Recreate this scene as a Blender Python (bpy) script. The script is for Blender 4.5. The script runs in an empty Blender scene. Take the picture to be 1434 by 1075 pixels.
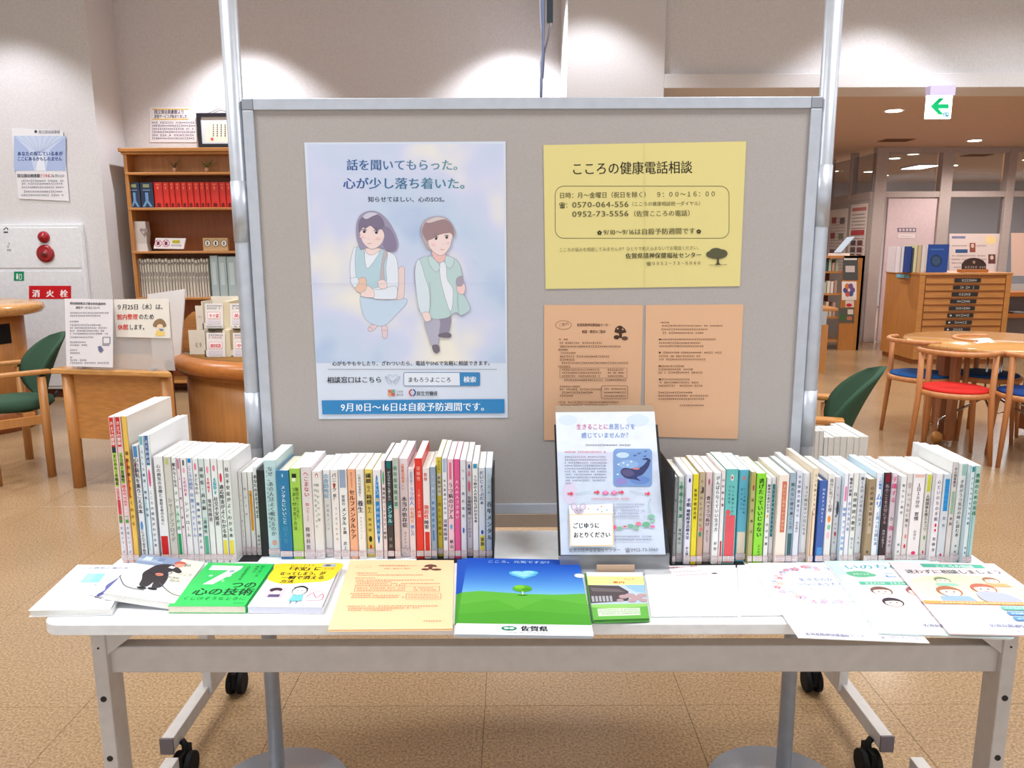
import bpy, bmesh, math, random
from mathutils import Vector, Matrix
random.seed(7)
S = bpy.context.scene
COL = S.collection
# ------------------------------------------------------------------ camera
F, CX, CY = 1080.0, 717.0, 537.5
PITCH, ROLL, CAMH = math.radians(10.3), 0.0034, 1.37
fw = Vector((0, math.cos(PITCH), -math.sin(PITCH)))
r0 = Vector((1, 0, 0)); u0_ = Vector((0, math.sin(PITCH), math.cos(PITCH)))
rt = r0 * math.cos(ROLL) - u0_ * math.sin(ROLL)
up = r0 * math.sin(ROLL) + u0_ * math.cos(ROLL)
CAM = Vector((0, 0, CAMH))
cd = bpy.data.cameras.new('camera'); cam = bpy.data.objects.new('camera', cd); COL.objects.link(cam)
cd.sensor_width = 36; cd.lens = F / 1434 * 36; cd.clip_end = 100
m = Matrix((rt, up, -fw)).transposed().to_4x4(); m.translation = CAM; cam.matrix_world = m
S.camera = cam
# ------------------------------------------------------------------ world, exposure, lights
S.view_settings.view_transform = 'Standard'; S.view_settings.look = 'None'
S.view_settings.gamma = 1; S.view_settings.use_curve_mapping = False
S.view_settings.exposure = 0.3
W = bpy.data.worlds.new('world'); S.world = W; W.use_nodes = True
W.node_tree.nodes['Background'].inputs[0].default_value = (0.93, 0.96, 1, 1)
W.node_tree.nodes['Background'].inputs[1].default_value = .95
def light(kind, name, loc, power, color=(1, 1, 1), rot=(0, 0, 0), **k):
    l = bpy.data.lights.new(name, kind); l.energy = power; l.color = color
    for a, b in k.items(): setattr(l, a, b)
    o = bpy.data.objects.new(name, l); COL.objects.link(o); o.location = loc; o.rotation_euler = rot
    return o
HALL_Z = 3.72
for i, (x, y) in enumerate([(-1.6, 0.9), (1.6, 0.9), (-1.6, 3.3), (1.6, 3.3), (-4.2, 2.6), (4.2, 2.6), (4.2, 5.2), (-4.4, 5.0)]):
    light('AREA', 'hall_lamp', (x, y, HALL_Z - .06), 38, (.92, .965, 1), shape='RECTANGLE', size=1.2, size_y=.6, spread=math.radians(140))
for x, y, pw in ((-4.25, 6.3, 62), (-2.4, 6.8, 150), (.02, 6.8, 150), (.62, 6.0, 70), (2.9, 6.0, 80)):
    light('SPOT', 'wall_washer', (x, y, HALL_Z - .05), pw, (.93, .95, 1), spot_size=math.radians(100), spot_blend=.45, shadow_soft_size=.05)
for x, y in [(3.9, 7.55), (5.95, 9.7), (2.2, 8.6), (6.2, 7.6), (3.6, 9.9), (8, 9)]:
    light('SPOT', 'downlight_lamp', (x, y, 2.57), 75, (1, .93, .84), spot_size=math.radians(160), spot_blend=.6, shadow_soft_size=.06)
light('AREA', 'office_fill', (8.6, 13.4, 2.5), 190, (1, .97, .95), shape='RECTANGLE', size=4, size_y=2)  # unseen fill light added to brighten the office behind the glass

# ------------------------------------------------------------------ projection helpers (pixel -> real plane)
def ray(u, v): return (fw + rt * ((u - CX) / F) - up * ((v - CY) / F))
def hit(u, v, p, n):
    d = ray(u, v); t = (p - CAM).dot(n) / d.dot(n)
    return CAM + d * t
def aty(u, v, Y): return hit(u, v, Vector((0, Y, 0)), Vector((0, 1, 0)))
def atz(u, v, z): return hit(u, v, Vector((0, 0, z)), Vector((0, 0, 1)))
def YP(Y): return lambda u, v, o=0: aty(u, v, Y - o)
def ZP(z): return lambda u, v, o=0: atz(u, v, z + o)
def PP(p, n): return lambda u, v, o=0: hit(u, v, p + n * o, n)

# ------------------------------------------------------------------ materials
MATS = {}
def lin(c):
    r = []
    for x in c[:3]:
        x = x / 255
        r.append(x / 12.92 if x <= .04045 else ((x + .055) / 1.055) ** 2.4)
    return (*r, 1)
def mat(c, rough=.6, metal=0, kind=None, emit=0, alpha=None, name=None, scale=1.0):
    key = (tuple(c), rough, metal, kind, emit, alpha, scale)
    if key in MATS: return MATS[key]
    M = bpy.data.materials.new(name or 'mat_%d_%d_%d' % tuple(c[:3])); M.use_nodes = True
    nt = M.node_tree; b = nt.nodes['Principled BSDF']; N = nt.nodes.new; L = nt.links.new
    b.inputs['Base Color'].default_value = lin(c); b.inputs['Roughness'].default_value = rough
    b.inputs['Metallic'].default_value = metal
    if rough >= .5: b.inputs['Specular IOR Level'].default_value = .2
    if emit:
        b.inputs['Emission Color'].default_value = lin(c); b.inputs['Emission Strength'].default_value = emit
    if kind:
        geo = N('ShaderNodeNewGeometry'); mp = N('ShaderNodeMapping'); L(geo.outputs['Position'], mp.inputs[0])
        nz = N('ShaderNodeTexNoise'); L(mp.outputs[0], nz.inputs['Vector'])
        rp = N('ShaderNodeValToRGB'); L(nz.outputs[0], rp.inputs[0]); L(rp.outputs[0], b.inputs['Base Color'])
        def ramp(a, d, lo=.3, hi=.7):
            rp.color_ramp.elements[0].color = lin([x * a for x in c]); rp.color_ramp.elements[0].position = lo
            rp.color_ramp.elements[1].color = lin([min(255, x * d) for x in c]); rp.color_ramp.elements[1].position = hi
        if kind == 'wood':
            mp.inputs['Scale'].default_value = (30, 30, 2.5); nz.inputs['Scale'].default_value = 1.2
            nz.inputs['Detail'].default_value = 5; ramp(.93, 1.05)
        elif kind == 'woodx':
            mp.inputs['Scale'].default_value = (4, 70, 70); nz.inputs['Scale'].default_value = 1.0; ramp(.93, 1.05)
        elif kind == 'floor':
            nz.inputs['Scale'].default_value = 130; nz.inputs['Detail'].default_value = 4; ramp(.86, 1.12, .36, .64)
            n2 = N('ShaderNodeTexNoise'); L(geo.outputs['Position'], n2.inputs['Vector']); n2.inputs['Scale'].default_value = 1.7; n2.inputs['Detail'].default_value = 3
            oi = N('ShaderNodeObjectInfo'); mx = N('ShaderNodeMix'); mx.data_type = 'RGBA'; mx.blend_type = 'MULTIPLY'
            ad = N('ShaderNodeMath'); ad.operation = 'MULTIPLY_ADD'; L(oi.outputs['Random'], ad.inputs[0]); ad.inputs[1].default_value = .05; L(n2.outputs[0], ad.inputs[2])
            r2 = N('ShaderNodeValToRGB'); r2.color_ramp.elements[0].color = (.90, .89, .88, 1); r2.color_ramp.elements[0].position = .35
            r2.color_ramp.elements[1].color = (1, 1, 1, 1); r2.color_ramp.elements[1].position = .65
            L(ad.outputs[0], r2.inputs[0]); mx.inputs[0].default_value = 1; L(rp.outputs[0], mx.inputs[6]); L(r2.outputs[0], mx.inputs[7]); L(mx.outputs[2], b.inputs['Base Color'])
            rr = N('ShaderNodeMapRange'); L(nz.outputs[0], rr.inputs[0]); rr.inputs[3].default_value = rough - .07; rr.inputs[4].default_value = rough + .1
            L(rr.outputs[0], b.inputs['Roughness'])
            bp = N('ShaderNodeBump'); bp.inputs['Strength'].default_value = .05; bp.inputs['Distance'].default_value = .004; L(n2.outputs[0], bp.inputs['Height']); L(bp.outputs[0], b.inputs['Normal'])
        elif kind == 'wall':
            nz.inputs['Scale'].default_value = 90; nz.inputs['Detail'].default_value = 6; ramp(.97, 1.03)
            bp = N('ShaderNodeBump'); bp.inputs['Strength'].default_value = .25; bp.inputs['Distance'].default_value = .003; L(nz.outputs[0], bp.inputs['Height']); L(bp.outputs[0], b.inputs['Normal'])
        elif kind == 'fabric':
            nz.inputs['Scale'].default_value = 420; nz.inputs['Detail'].default_value = 5; ramp(.975, 1.02)
            bp = N('ShaderNodeBump'); bp.inputs['Strength'].default_value = .3; bp.inputs['Distance'].default_value = .001; L(nz.outputs[0], bp.inputs['Height']); L(bp.outputs[0], b.inputs['Normal'])
        elif kind == 'paint':
            nz.inputs['Scale'].default_value = 40; ramp(.98, 1.02)
        elif kind == 'alu':
            mp.inputs['Scale'].default_value = (300, 300, 4); nz.inputs['Scale'].default_value = 1; ramp(.94, 1.04)
        elif kind == 'pages':
            mp.inputs['Scale'].default_value = (900, 40, 900); nz.inputs['Scale'].default_value = 1; ramp(.95, 1.03)
        elif kind == 'water':   # watercolour wash print
            nz.inputs['Scale'].default_value = 5.5; nz.inputs['Detail'].default_value = 2
            el = rp.color_ramp.elements; el[0].position = .28; el[0].color = lin((166, 186, 220)); el[1].position = .72; el[1].color = lin((238, 232, 220))
            e = el.new(.42); e.color = lin((196, 210, 232)); e = el.new(.55); e.color = lin((208, 212, 236))
    if alpha is not None:
        b.inputs['Alpha'].default_value = alpha
    MATS[key] = M; return M
def glass(c=(235, 242, 245), rough=.02, mixf=.12, name='glass'):
    M = bpy.data.materials.new(name); M.use_nodes = True; nt = M.node_tree; nt.nodes.clear(); N = nt.nodes.new; L = nt.links.new
    o = N('ShaderNodeOutputMaterial'); mx = N('ShaderNodeMixShader'); t = N('ShaderNodeBsdfTransparent'); g = N('ShaderNodeBsdfGlossy')
    t.inputs[0].default_value = lin(c); g.inputs['Roughness'].default_value = rough; fr = N('ShaderNodeLayerWeight'); fr.inputs[0].default_value = .12
    ma = N('ShaderNodeMath'); ma.operation = 'ADD'; ma.inputs[1].default_value = mixf * .3; L(fr.outputs[1], ma.inputs[0])
    L(ma.outputs[0], mx.inputs[0]); L(t.outputs[0], mx.inputs[1]); L(g.outputs[0], mx.inputs[2]); L(mx.outputs[0], o.inputs[0]); return M
def frosted(c, f, name):
    M = bpy.data.materials.new(name); M.use_nodes = True; nt = M.node_tree; nt.nodes.clear(); N = nt.nodes.new; L = nt.links.new
    o = N('ShaderNodeOutputMaterial'); mx = N('ShaderNodeMixShader'); t = N('ShaderNodeBsdfTransparent'); g = N('ShaderNodeBsdfPrincipled')
    g.inputs['Base Color'].default_value = lin(c); g.inputs['Roughness'].default_value = .15
    mx.inputs[0].default_value = f; L(t.outputs[0], mx.inputs[1]); L(g.outputs[0], mx.inputs[2]); L(mx.outputs[0], o.inputs[0]); return M

WOOD = mat((184, 124, 66), .38, kind='wood'); WOODX = mat((186, 126, 66), .35, kind='woodx')
WOODT = mat((198, 144, 84), .16, kind='woodx'); WOODD = mat((150, 84, 38), .45, kind='wood')
WOODR = mat((176, 106, 46), .3, kind='woodx'); CHW = mat((190, 124, 72), .42, kind='wood')
WHITE = mat((236, 236, 236), .45); WMETAL = mat((196, 190, 186), .4, kind='paint'); WTOP = mat((240, 242, 244), .3, kind='paint')
ALU = mat((190, 194, 202), .42, .5, kind='paint'); ALUD = mat((156, 160, 168), .45, .5, kind='paint')
CHROME = mat((190, 190, 190), .15, 1); BLACK = mat((22, 22, 24), .45); PAGE = mat((244, 242, 236), .8, kind='pages')
RUB = mat((18, 18, 18), .7); GREENF = mat((50, 76, 58), .85, kind='fabric')

# ------------------------------------------------------------------ mesh building
def link(me, name, parent=None, loc=None):
    o = bpy.data.objects.new(name, me); COL.objects.link(o)
    if parent is not None: o.parent = parent
    if loc is not None: o.location = loc
    return o
class MB:
    def __init__(s): s.v = []; s.f = []; s.m = []; s.sm = []; s.mats = []
    def mi(s, M):
        if M not in s.mats: s.mats.append(M)
        return s.mats.index(M)
    def add(s, vs, fs, M, smooth=False):
        k = len(s.v); s.v += [tuple(v) for v in vs]; i = s.mi(M)
        for f in fs: s.f.append([k + a for a in f]); s.m.append(i); s.sm.append(smooth)
        return s
    def box(s, x0, x1, y0, y1, z0, z1, M, T=None):
        vs = [Vector((x, y, z)) for z in (z0, z1) for y in (y0, y1) for x in (x0, x1)]
        if T: vs = [T @ v for v in vs]
        return s.add(vs, [(0, 2, 3, 1), (4, 5, 7, 6), (0, 1, 5, 4), (2, 6, 7, 3), (0, 4, 6, 2), (1, 3, 7, 5)], M)
    def prism(s, top, th, M, dn=Vector((0, 0, -1))):
        n = len(top); top = [Vector(p) for p in top]; bt = [p + dn * th for p in top]
        return s.add(top + bt, [tuple(range(n)), tuple(range(2 * n - 1, n - 1, -1))] + [(i, i + n, (i + 1) % n + n, (i + 1) % n) for i in range(n)], M)
    def tube(s, pts, r, M, n=12, cap=True, sq=None):
        pts = [Vector(p) for p in pts]; R = r if isinstance(r, (list, tuple)) else [r] * len(pts)
        vs = []; fs = []; ref = None
        for i, p in enumerate(pts):
            t = (pts[min(i + 1, len(pts) - 1)] - pts[max(i - 1, 0)]).normalized()
            if ref is None: ref = Vector((0, 0, 1)) if abs(t.z) < .9 else Vector((1, 0, 0))
            a = t.cross(ref).normalized(); b = t.cross(a).normalized(); ref = -b if False else ref
            for k in range(n):
                an = 2 * math.pi * k / n
                vs.append(p + a * math.cos(an) * R[i] + b * math.sin(an) * R[i] * (sq or 1))
        for i in range(len(pts) - 1):
            for k in range(n):
                fs.append((i * n + k, i * n + (k + 1) % n, (i + 1) * n + (k + 1) % n, (i + 1) * n + k))
        s.add(vs, fs, M, True)
        if cap:
            k0 = len(s.v) - len(vs); i = s.mi(M)
            s.f.append([k0 + k for k in range(n)][::-1]); s.m.append(i); s.sm.append(False)
            s.f.append([k0 + (len(pts) - 1) * n + k for k in range(n)]); s.m.append(i); s.sm.append(False)
        return s
    def lathe(s, prof, M, c=(0, 0), n=32, sx=1, sy=1, smooth=True):
        vs = []; fs = []
        for r, z in prof:
            for k in range(n):
                a = 2 * math.pi * k / n; vs.append((c[0] + r * sx * math.cos(a), c[1] + r * sy * math.sin(a), z))
        for i in range(len(prof) - 1):
            for k in range(n): fs.append((i * n + k, i * n + (k + 1) % n, (i + 1) * n + (k + 1) % n, (i + 1) * n + k))
        fs.append(tuple(range(n))[::-1]); fs.append(tuple((len(prof) - 1) * n + k for k in range(n)))
        return s.add(vs, fs, M, smooth)
    def build(s, name, parent=None, loc=None, bevel=0, seg=2, origin=None):
        me = bpy.data.meshes.new(name)
        vs = s.v
        if origin is None and parent is not None: origin = worldloc(parent)
        if origin is not None: vs = [tuple(Vector(v) - Vector(origin)) for v in vs]
        me.from_pydata(vs, [], s.f)
        for M in s.mats: me.materials.append(M)
        me.polygons.foreach_set('material_index', s.m); me.polygons.foreach_set('use_smooth', s.sm)
        me.validate(); me.update()
        o = link(me, name, parent)
        if parent is None and origin is not None: o.location = origin
        if loc is not None: o.location = loc
        if bevel:
            b = o.modifiers.new('bevel', 'BEVEL'); b.width = bevel; b.segments = seg; b.limit_method = 'ANGLE'; b.angle_limit = math.radians(50)
        return o
def worldloc(o):
    l = Vector(o.location); p = o.parent
    while p is not None: l = l + Vector(p.location); p = p.parent
    return l
def tag(o, label=None, cat=None, group=None, kind=None):
    if label: o['label'] = label
    if cat: o['category'] = cat
    if group: o['group'] = group
    if kind: o['kind'] = kind
    return o
def thing(name, label, cat, loc=(0, 0, 0), group=None):
    o = bpy.data.objects.new(name, None); COL.objects.link(o); o.location = loc; o.empty_display_size = .05
    return tag(o, label, cat, group)
def struct(o): o['kind'] = 'structure'; return o
def copytree(o, loc=None, rz=None, parent=None):
    c = o.copy(); COL.objects.link(c); c.parent = parent
    for ch in [x for x in o.children]: copytree(ch, None, None, c)
    if loc is not None: c.location = loc
    if rz is not None: c.rotation_euler = (0, 0, rz)
    return c

# ------------------------------------------------------------------ flat print on real sheets
GL = {}
_tc = bpy.data.curves.new('glyph', 'FONT'); _tc.resolution_u = 2; _to = bpy.data.objects.new('glyph', _tc); COL.objects.link(_to)
def glyph(c):
    if c not in GL:
        if c in ' \u3000': GL[c] = ([], [], .3 if c == ' ' else 1.0)
        else:
            _tc.body = c
            dg = bpy.context.evaluated_depsgraph_get(); me = bpy.data.meshes.new_from_object(_to.evaluated_get(dg))
            vs = [(v.co.x, v.co.y) for v in me.vertices]; fs = [tuple(p.vertices) for p in me.polygons]
            wide = ord(c) > 0x2E00
            GL[c] = (vs, fs, 1.0 if wide else (max(x for x, y in vs) + .07 if vs else .3))
            bpy.data.meshes.remove(me)
    return GL[c]
class Ink:
    def __init__(s, plane, yd=-1, step=6e-5, base=1.5e-4, T=None):
        s.p = plane; s.yd = yd; s.step = step; s.o = base; s.mb = MB(); s.T = T
    def w(s, x, y):
        if s.T: x = s.T[0] + x / s.T[2]; y = s.T[1] + y / s.T[2]
        return s.p(x, y, s.o)
    def up(s): s.o += s.step
    def poly(s, pts, c, r=.6):
        s.up(); s.mb.add([s.w(*p) for p in pts], [tuple(range(len(pts)))], c if not isinstance(c, tuple) else mat(c, r)); return s
    def rect(s, x0, y0, x1, y1, c): return s.poly([(x0, y0), (x1, y0), (x1, y1), (x0, y1)], c)
    def ell(s, x, y, rx, ry, c, n=20, a=0):
        ca, sa = math.cos(a), math.sin(a)
        return s.poly([(x + rx * math.cos(t) * ca - ry * math.sin(t) * sa, y + rx * math.cos(t) * sa + ry * math.sin(t) * ca) for t in [2 * math.pi * k / n for k in range(n)]], c)
    def smooth(s, pts, c, k=6):  # closed catmull-rom outline
        return s.poly(cr(pts, k, True), c)
    def line(s, pts, w, c, closed=False, curve=False):
        if curve: pts = cr(pts, 6, closed)
        if closed: pts = list(pts) + [pts[0]]
        s.up(); M = mat(c, .6)
        for (x0, y0), (x1, y1) in zip(pts[:-1], pts[1:]):
            dx, dy = x1 - x0, y1 - y0; l = math.hypot(dx, dy) or 1; nx, ny = -dy / l * w / 2, dx / l * w / 2
            s.mb.add([s.w(x0 + nx, y0 + ny), s.w(x1 + nx, y1 + ny), s.w(x1 - nx, y1 - ny), s.w(x0 - nx, y0 - ny)], [(0, 1, 2, 3)], M)
        return s
    def rrect(s, x0, y0, x1, y1, r, w, c, fill=None):
        pts = []
        for cx, cy, a0 in ((x1 - r, y0 + r, -90), (x1 - r, y1 - r, 0), (x0 + r, y1 - r, 90), (x0 + r, y0 + r, 180)):
            for k in range(6):
                a = math.radians(a0 + k * 18); pts.append((cx + r * math.cos(a), cy + r * math.sin(a)))
        if fill: s.poly(pts, fill)
        if w: s.line(pts, w, c, True)
        return s
    def _g(s, c, x, y, sx, sy, M, dx=(1, 0), bold=0, slant=0):
        vs, fs, adv = glyph(c)
        if not vs: return adv
        dy = (-dx[1] * s.yd * -1, dx[0] * s.yd) if False else (dx[1] * (-s.yd), dx[0] * s.yd)
        for kb, ox in enumerate((0,) if not bold else (-bold, 0, bold)):
            if kb: s.o += 4e-5
            s.mb.add([s.w(x + (a * sx + ox * sx + slant * b * sx) * dx[0] + b * sy * dy[0], y + (a * sx + ox * sx) * dx[1] + b * sy * dy[1]) for a, b in vs], fs, M)
        if bold: s.o -= 8e-5
        return adv
    def text(s, t, x, y, size, c, x1=None, y1=None, bold=0, cols=None, track=0):
        """horizontal line from (x,y) baseline-left; if x1 given the line is fitted to end there"""
        s.up()
        tot = sum(glyph(ch)[2] + track for ch in t)
        dirx, diry = 1, 0; sx = size
        if x1 is not None:
            L = math.hypot(x1 - x, (y1 if y1 is not None else y) - y); sx = L / tot
            if y1 is not None: dirx, diry = (x1 - x) / L, (y1 - y) / L
        k = 0
        for i, ch in enumerate(t):
            col = cols[i] if cols else c
            a = s._g(ch, x + k * dirx, y + k * diry, sx, size, mat(col, .6), (dirx, diry), bold)
            k += (a + track) * sx
        return s
    def vtext(s, t, x, y0, y1, wmax, c, bold=0):
        """vertical column centred on x between y0 (top) and y1 (bottom)"""
        s.up(); n = len(t); H = abs(y1 - y0); step = H / n; em = min(wmax, step * 1.0); sy = min(step * .98, em * 1.15); d = 1 if y1 > y0 else -1
        M = mat(c, .6)
        for i, ch in enumerate(t):
            if ch in 'ー〜': ch = '｜'
            cy = y0 + d * step * (i + .5)
            a = glyph(ch)[2]
            s._g(ch, x - em * a / 2, cy - s.yd * .37 * sy, em, sy, M, (1, 0), bold)
        return s
    def fake(s, x0, y, x1, h, c, y1=None, seed=None, gap=.25):
        """a line of small unreadable print, as single dashes"""
        s.up(); M = mat(c, .6); x = x0; rn = random.Random(seed if seed is not None else int(x0 * 7 + y * 13)); sl = ((y1 - y) / (x1 - x0)) if y1 is not None else 0
        while x < x1:
            w = h * rn.uniform(.45, .95)
            if rn.random() > .06:
                a = h * rn.uniform(.3, .5)
                yy = y + sl * (x - x0)
                if rn.random() < .55:
                    bars = [(x, x + w, yy - a, yy - a + h * .16), (x, x + w, yy + a * .6, yy + a * .6 + h * .16), (x + w * .4, x + w * .6, yy - a, yy + a)]
                else:
                    bars = [(x, x + w * .22, yy - a, yy + a), (x + w * .6, x + w * .82, yy - a, yy + a), (x, x + w, yy - h * .07, yy + h * .1)]
                for bx0, bx1, by0, by1 in bars:
                    s.mb.add([s.w(bx0, by0), s.w(bx1, by0), s.w(bx1, by1), s.w(bx0, by1)], [(0, 1, 2, 3)], M)
            x += w + h * gap
        return s
    def build(s, name, parent): return s.mb.build(name, parent)
def cr(pts, k, closed):
    out = []; n = len(pts)
    rng = range(n) if closed else range(n - 1)
    for i in rng:
        p = [pts[(i + j) % n] if closed else pts[max(0, min(n - 1, i + j))] for j in (-1, 0, 1, 2)]
        for q in range(k):
            t = q / k
            out.append(tuple(.5 * (2 * p[1][d] + (p[2][d] - p[0][d]) * t + (2 * p[0][d] - 5 * p[1][d] + 4 * p[2][d] - p[3][d]) * t * t + (-p[0][d] + 3 * p[1][d] - 3 * p[2][d] + p[3][d]) * t ** 3) for d in (0, 1)))
    if not closed: out.append(tuple(pts[-1]))
    return out
def sheet(name, label, cat, plane, corners, c, th=.0004, group=None, parent=None, part=None, M=None, nrm=None):
    """a real sheet whose four corners lie on the plane; th is its thickness behind the surface"""
    P = [plane(u, v, 0) for u, v in corners]; Q = [plane(u, v, -th) for u, v in corners]
    # keep the sheet orthogonal to its plane: push back along the normal
    n = (P[1] - P[0]).cross(P[3] - P[0]).normalized()
    if n.dot(CAM - P[0]) < 0: n = -n
    ctr = sum(P, Vector()) / 4
    mb = MB(); mb.prism(P, th, M or mat(c, .55), -n)
    if parent is None:
        t = thing(name, label, cat, ctr, group); mb.build('paper_sheet', t); return t
    return mb.build(part or 'paper_sheet', parent)
# ================================================================== the room
def quad(P, Wd, Hd):
    """sheet-local frame: x right 0..Wd, y down 0..Hd, from corners tl, tr, br, bl"""
    n = (P[1] - P[0]).cross(P[3] - P[0]).normalized()
    if n.dot(CAM - P[0]) < 0: n = -n
    def f(x, y, o=0):
        s, t = x / Wd, y / Hd
        return P[0] * (1 - s) * (1 - t) + P[1] * s * (1 - t) + P[2] * s * t + P[3] * (1 - s) * t + n * o
    return f
WALL = mat((214, 211, 212), .8, kind='wall'); WALL2 = mat((212, 208, 209), .8, kind='wall'); BROWNC = mat((200, 174, 156), .75, kind='paint')
FLOORM = mat((160, 131, 98), .2, kind='floor')
# floor: slab + recessed-joint tiles (0.6 m)
b = MB(); b.box(-7, 11.5, -3, 17, -.12, -.004, mat((104, 80, 56), .8)); floor = struct(b.build('floor'))
TX, TY, TS = -.085, 2.115, .605
tmb = MB(); g = .0005; bv = .0007; h = TS / 2
vs = [(-h + g, -h + g, -.004), (h - g, -h + g, -.004), (h - g, h - g, -.004), (-h + g, h - g, -.004)]
vs += [(-h + g, -h + g, -bv), (h - g, -h + g, -bv), (h - g, h - g, -bv), (-h + g, h - g, -bv)]
q = g + bv; vs += [(-h + q, -h + q, 0), (h - q, -h + q, 0), (h - q, h - q, 0), (-h + q, h - q, 0)]
tf = [(8, 9, 10, 11)] + [(i, (i + 1) % 4, (i + 1) % 4 + 4, i + 4) for i in range(4)] + [(i + 4, (i + 1) % 4 + 4, (i + 1) % 4 + 8, i + 8) for i in range(4)]
tme = bpy.data.meshes.new('tile'); tme.from_pydata(vs, [], tf); tme.materials.append(FLOORM); tme.update()
far = MB()
for i in range(-12, 20):
    for j in range(-9, 25):
        x = TX + (i + .5) * TS; y = TY + (j + .5) * TS
        if x < -6.6 or x > 11.2 or y < -2.6 or y > 16.6: continue
        seen = False
        if y > 1.2 and y < 9.6:
            for cx_, cy_ in ((x - h, y - h), (x + h, y - h), (x - h, y + h), (x + h, y + h)):
                r = Vector((cx_, cy_, 0)) - CAM; d = r.dot(fw)
                if d > 0:
                    uu = CX + F * r.dot(rt) / d; vv = CY - F * r.dot(up) / d
                    if -40 < uu < 1474 and vv < 1115: seen = True
            if y > 7.0 and x < 1.2: seen = False
        if seen: link(tme, 'tile', floor, (x, y, 0))
        else: far.add([(a + x, c + y, z) for a, c, z in vs], tf, FLOORM)
fo = far.build('tile_field', floor); fo['kind'] = 'stuff'
# walls. hydrant wall Y 6.97, alcove wall Y 7.45, column and beam Y 6.6
b = MB(); b.box(-7, -3.59, 6.97, 7.6, 0, HALL_Z, WALL); struct(b.build('wall_left'))
b = MB(); b.box(-3.59, .455, 7.45, 7.6, 0, HALL_Z, WALL2); struct(b.build('wall_back'))
b = MB(); b.box(.455, 1.245, 6.6, 7.6, 0, HALL_Z, WALL); struct(b.build('wall_column', bevel=.004))
b = MB(); b.box(1.245, 11.5, 6.66, 7.0, 2.72, HALL_Z, WALL); struct(b.build('wall_beam'))
b = MB(); b.box(1.245, 11.5, 6.6, 7.0, 2.61, 2.72, WALL); struct(b.build('trim_beam', bevel=.004))
b = MB(); b.box(-7, 11.5, -3, 7.6, HALL_Z, HALL_Z + .12, mat((225, 222, 218), .85, kind='paint')); struct(b.build('ceiling'))
b = MB(); b.box(1.245, 11.5, 7.0, 17, 2.62, 2.75, BROWNC); struct(b.build('ceiling_reading_room'))
b = MB(); b.box(.9, 1.245, 7.6, 17, 0, 2.75, WALL); struct(b.build('wall_passage'))
b = MB(); b.box(11.4, 11.5, -3, 17, 0, HALL_Z, WALL); struct(b.build('wall_right'))
b = MB(); b.box(-7.1, -7, -3, 7.6, 0, HALL_Z, WALL); struct(b.build('wall_far_left'))
b = MB(); b.box(1.245, 11.5, 16.9, 17, 0, 2.75, mat((190, 186, 190), .8, kind='paint')); struct(b.build('wall_office'))
b = MB(); b.box(-7, -3.59, 6.955, 6.97, 0, .07, mat((96, 52, 38), .5)); struct(b.build('baseboard_left'))
b = MB(); b.box(-3.59, .455, 7.435, 7.45, 0, .07, mat((96, 52, 38), .5)); struct(b.build('baseboard_back'))
# ceiling lamps of the hall (over the frame) as real fixtures
for i, (x, y) in enumerate([(-1.6, 0.9), (1.6, 0.9), (-1.6, 3.3), (1.6, 3.3), (-4.2, 2.6), (4.2, 2.6), (4.2, 5.2), (-4.4, 5.0)]):
    t = thing('ceiling_light', 'white rectangular ceiling light over the hall, %s above the tables, outside the picture' % ['front left', 'front right', 'middle left', 'middle right', 'far left', 'far right', 'rear right', 'rear left'][i], 'light', (x, y, HALL_Z - .03), 'hall ceiling lights')
    b = MB(); b.box(x - .64, x + .64, y - .34, y + .34, HALL_Z - .05, HALL_Z - .001, WHITE); b.build('housing', t)
    b = MB(); b.box(x - .6, x + .6, y - .3, y + .3, HALL_Z - .055, HALL_Z - .0495, mat((255, 252, 245), .4, emit=1.0)); b.build('diffuser', t)
# ------------------------------------------------ glass partition of the reading room
FR = mat((176, 162, 160), .5, kind='paint'); GL1 = glass((232, 236, 240), .03, .25, 'pane_glass')
PY = 10.7
def X(u, v, Y): return aty(u, v, Y).x
def Z(u, v, Y): return aty(u, v, Y).z
def pxbox(mb, u0, u1, v0, v1, Y, d, M, floor_=False, top=None):
    um, vm = (u0 + u1) / 2, (v0 + v1) / 2
    z0 = 0 if floor_ else Z(um, v1, Y); z1 = top if top else Z(um, v0, Y)
    mb.box(X(u0, vm, Y), X(u1, vm, Y), Y, Y + d, z0, z1, M); return mb
post_us = [(1221, 1237, 0), (1312, 1328, 0), (1404, 1415, 0), (1500, 1512, 0), (1590, 1602, 0), (1690, 1702, 0)]
for k, (a, c, _) in enumerate(post_us):
    b = MB(); b.box(X(a, 300, PY), X(c, 300, PY), PY - .03, PY + .09, 0, 2.62, FR); struct(b.build('trim_%d' % (k + 1), bevel=.006))
ZT0, ZT1 = Z(1270, 276, PY), Z(1270, 268, PY)
b = MB(); b.box(X(1237, 300, PY), X(1700, 300, PY), PY - .02, PY + .07, ZT0, ZT1, FR); struct(b.build('trim_transom'))
b = MB(); b.box(X(1237, 300, PY), X(1700, 300, PY), PY - .02, PY + .07, 2.55, 2.62, FR); struct(b.build('trim_head'))
dr = MB(); dr.box(X(1239, 350, PY) , X(1310.5, 350, PY), PY + .01, PY + .05, .012, ZT0 - .01, mat((206, 184, 190), .5, kind='paint')); door = struct(dr.build('door_1', bevel=.003))
b = MB(); hx = X(1304, 420, PY); b.tube([(hx, PY + .01, 1.0), (hx, PY - .05, 1.0), (hx - .11, PY - .05, 1.0)], .009, CHROME); b.build('door_handle', door, origin=(0, 0, 0))
ik = Ink(YP(PY + .009), base=.002)
ik.rect(1257, 319, 1283, 324.5, (120, 104, 116)); 
for k in range(5): ik.rect(1259 + k * 4.8, 320.2, 1262.2 + k * 4.8, 323.4, (200, 190, 200))
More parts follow.
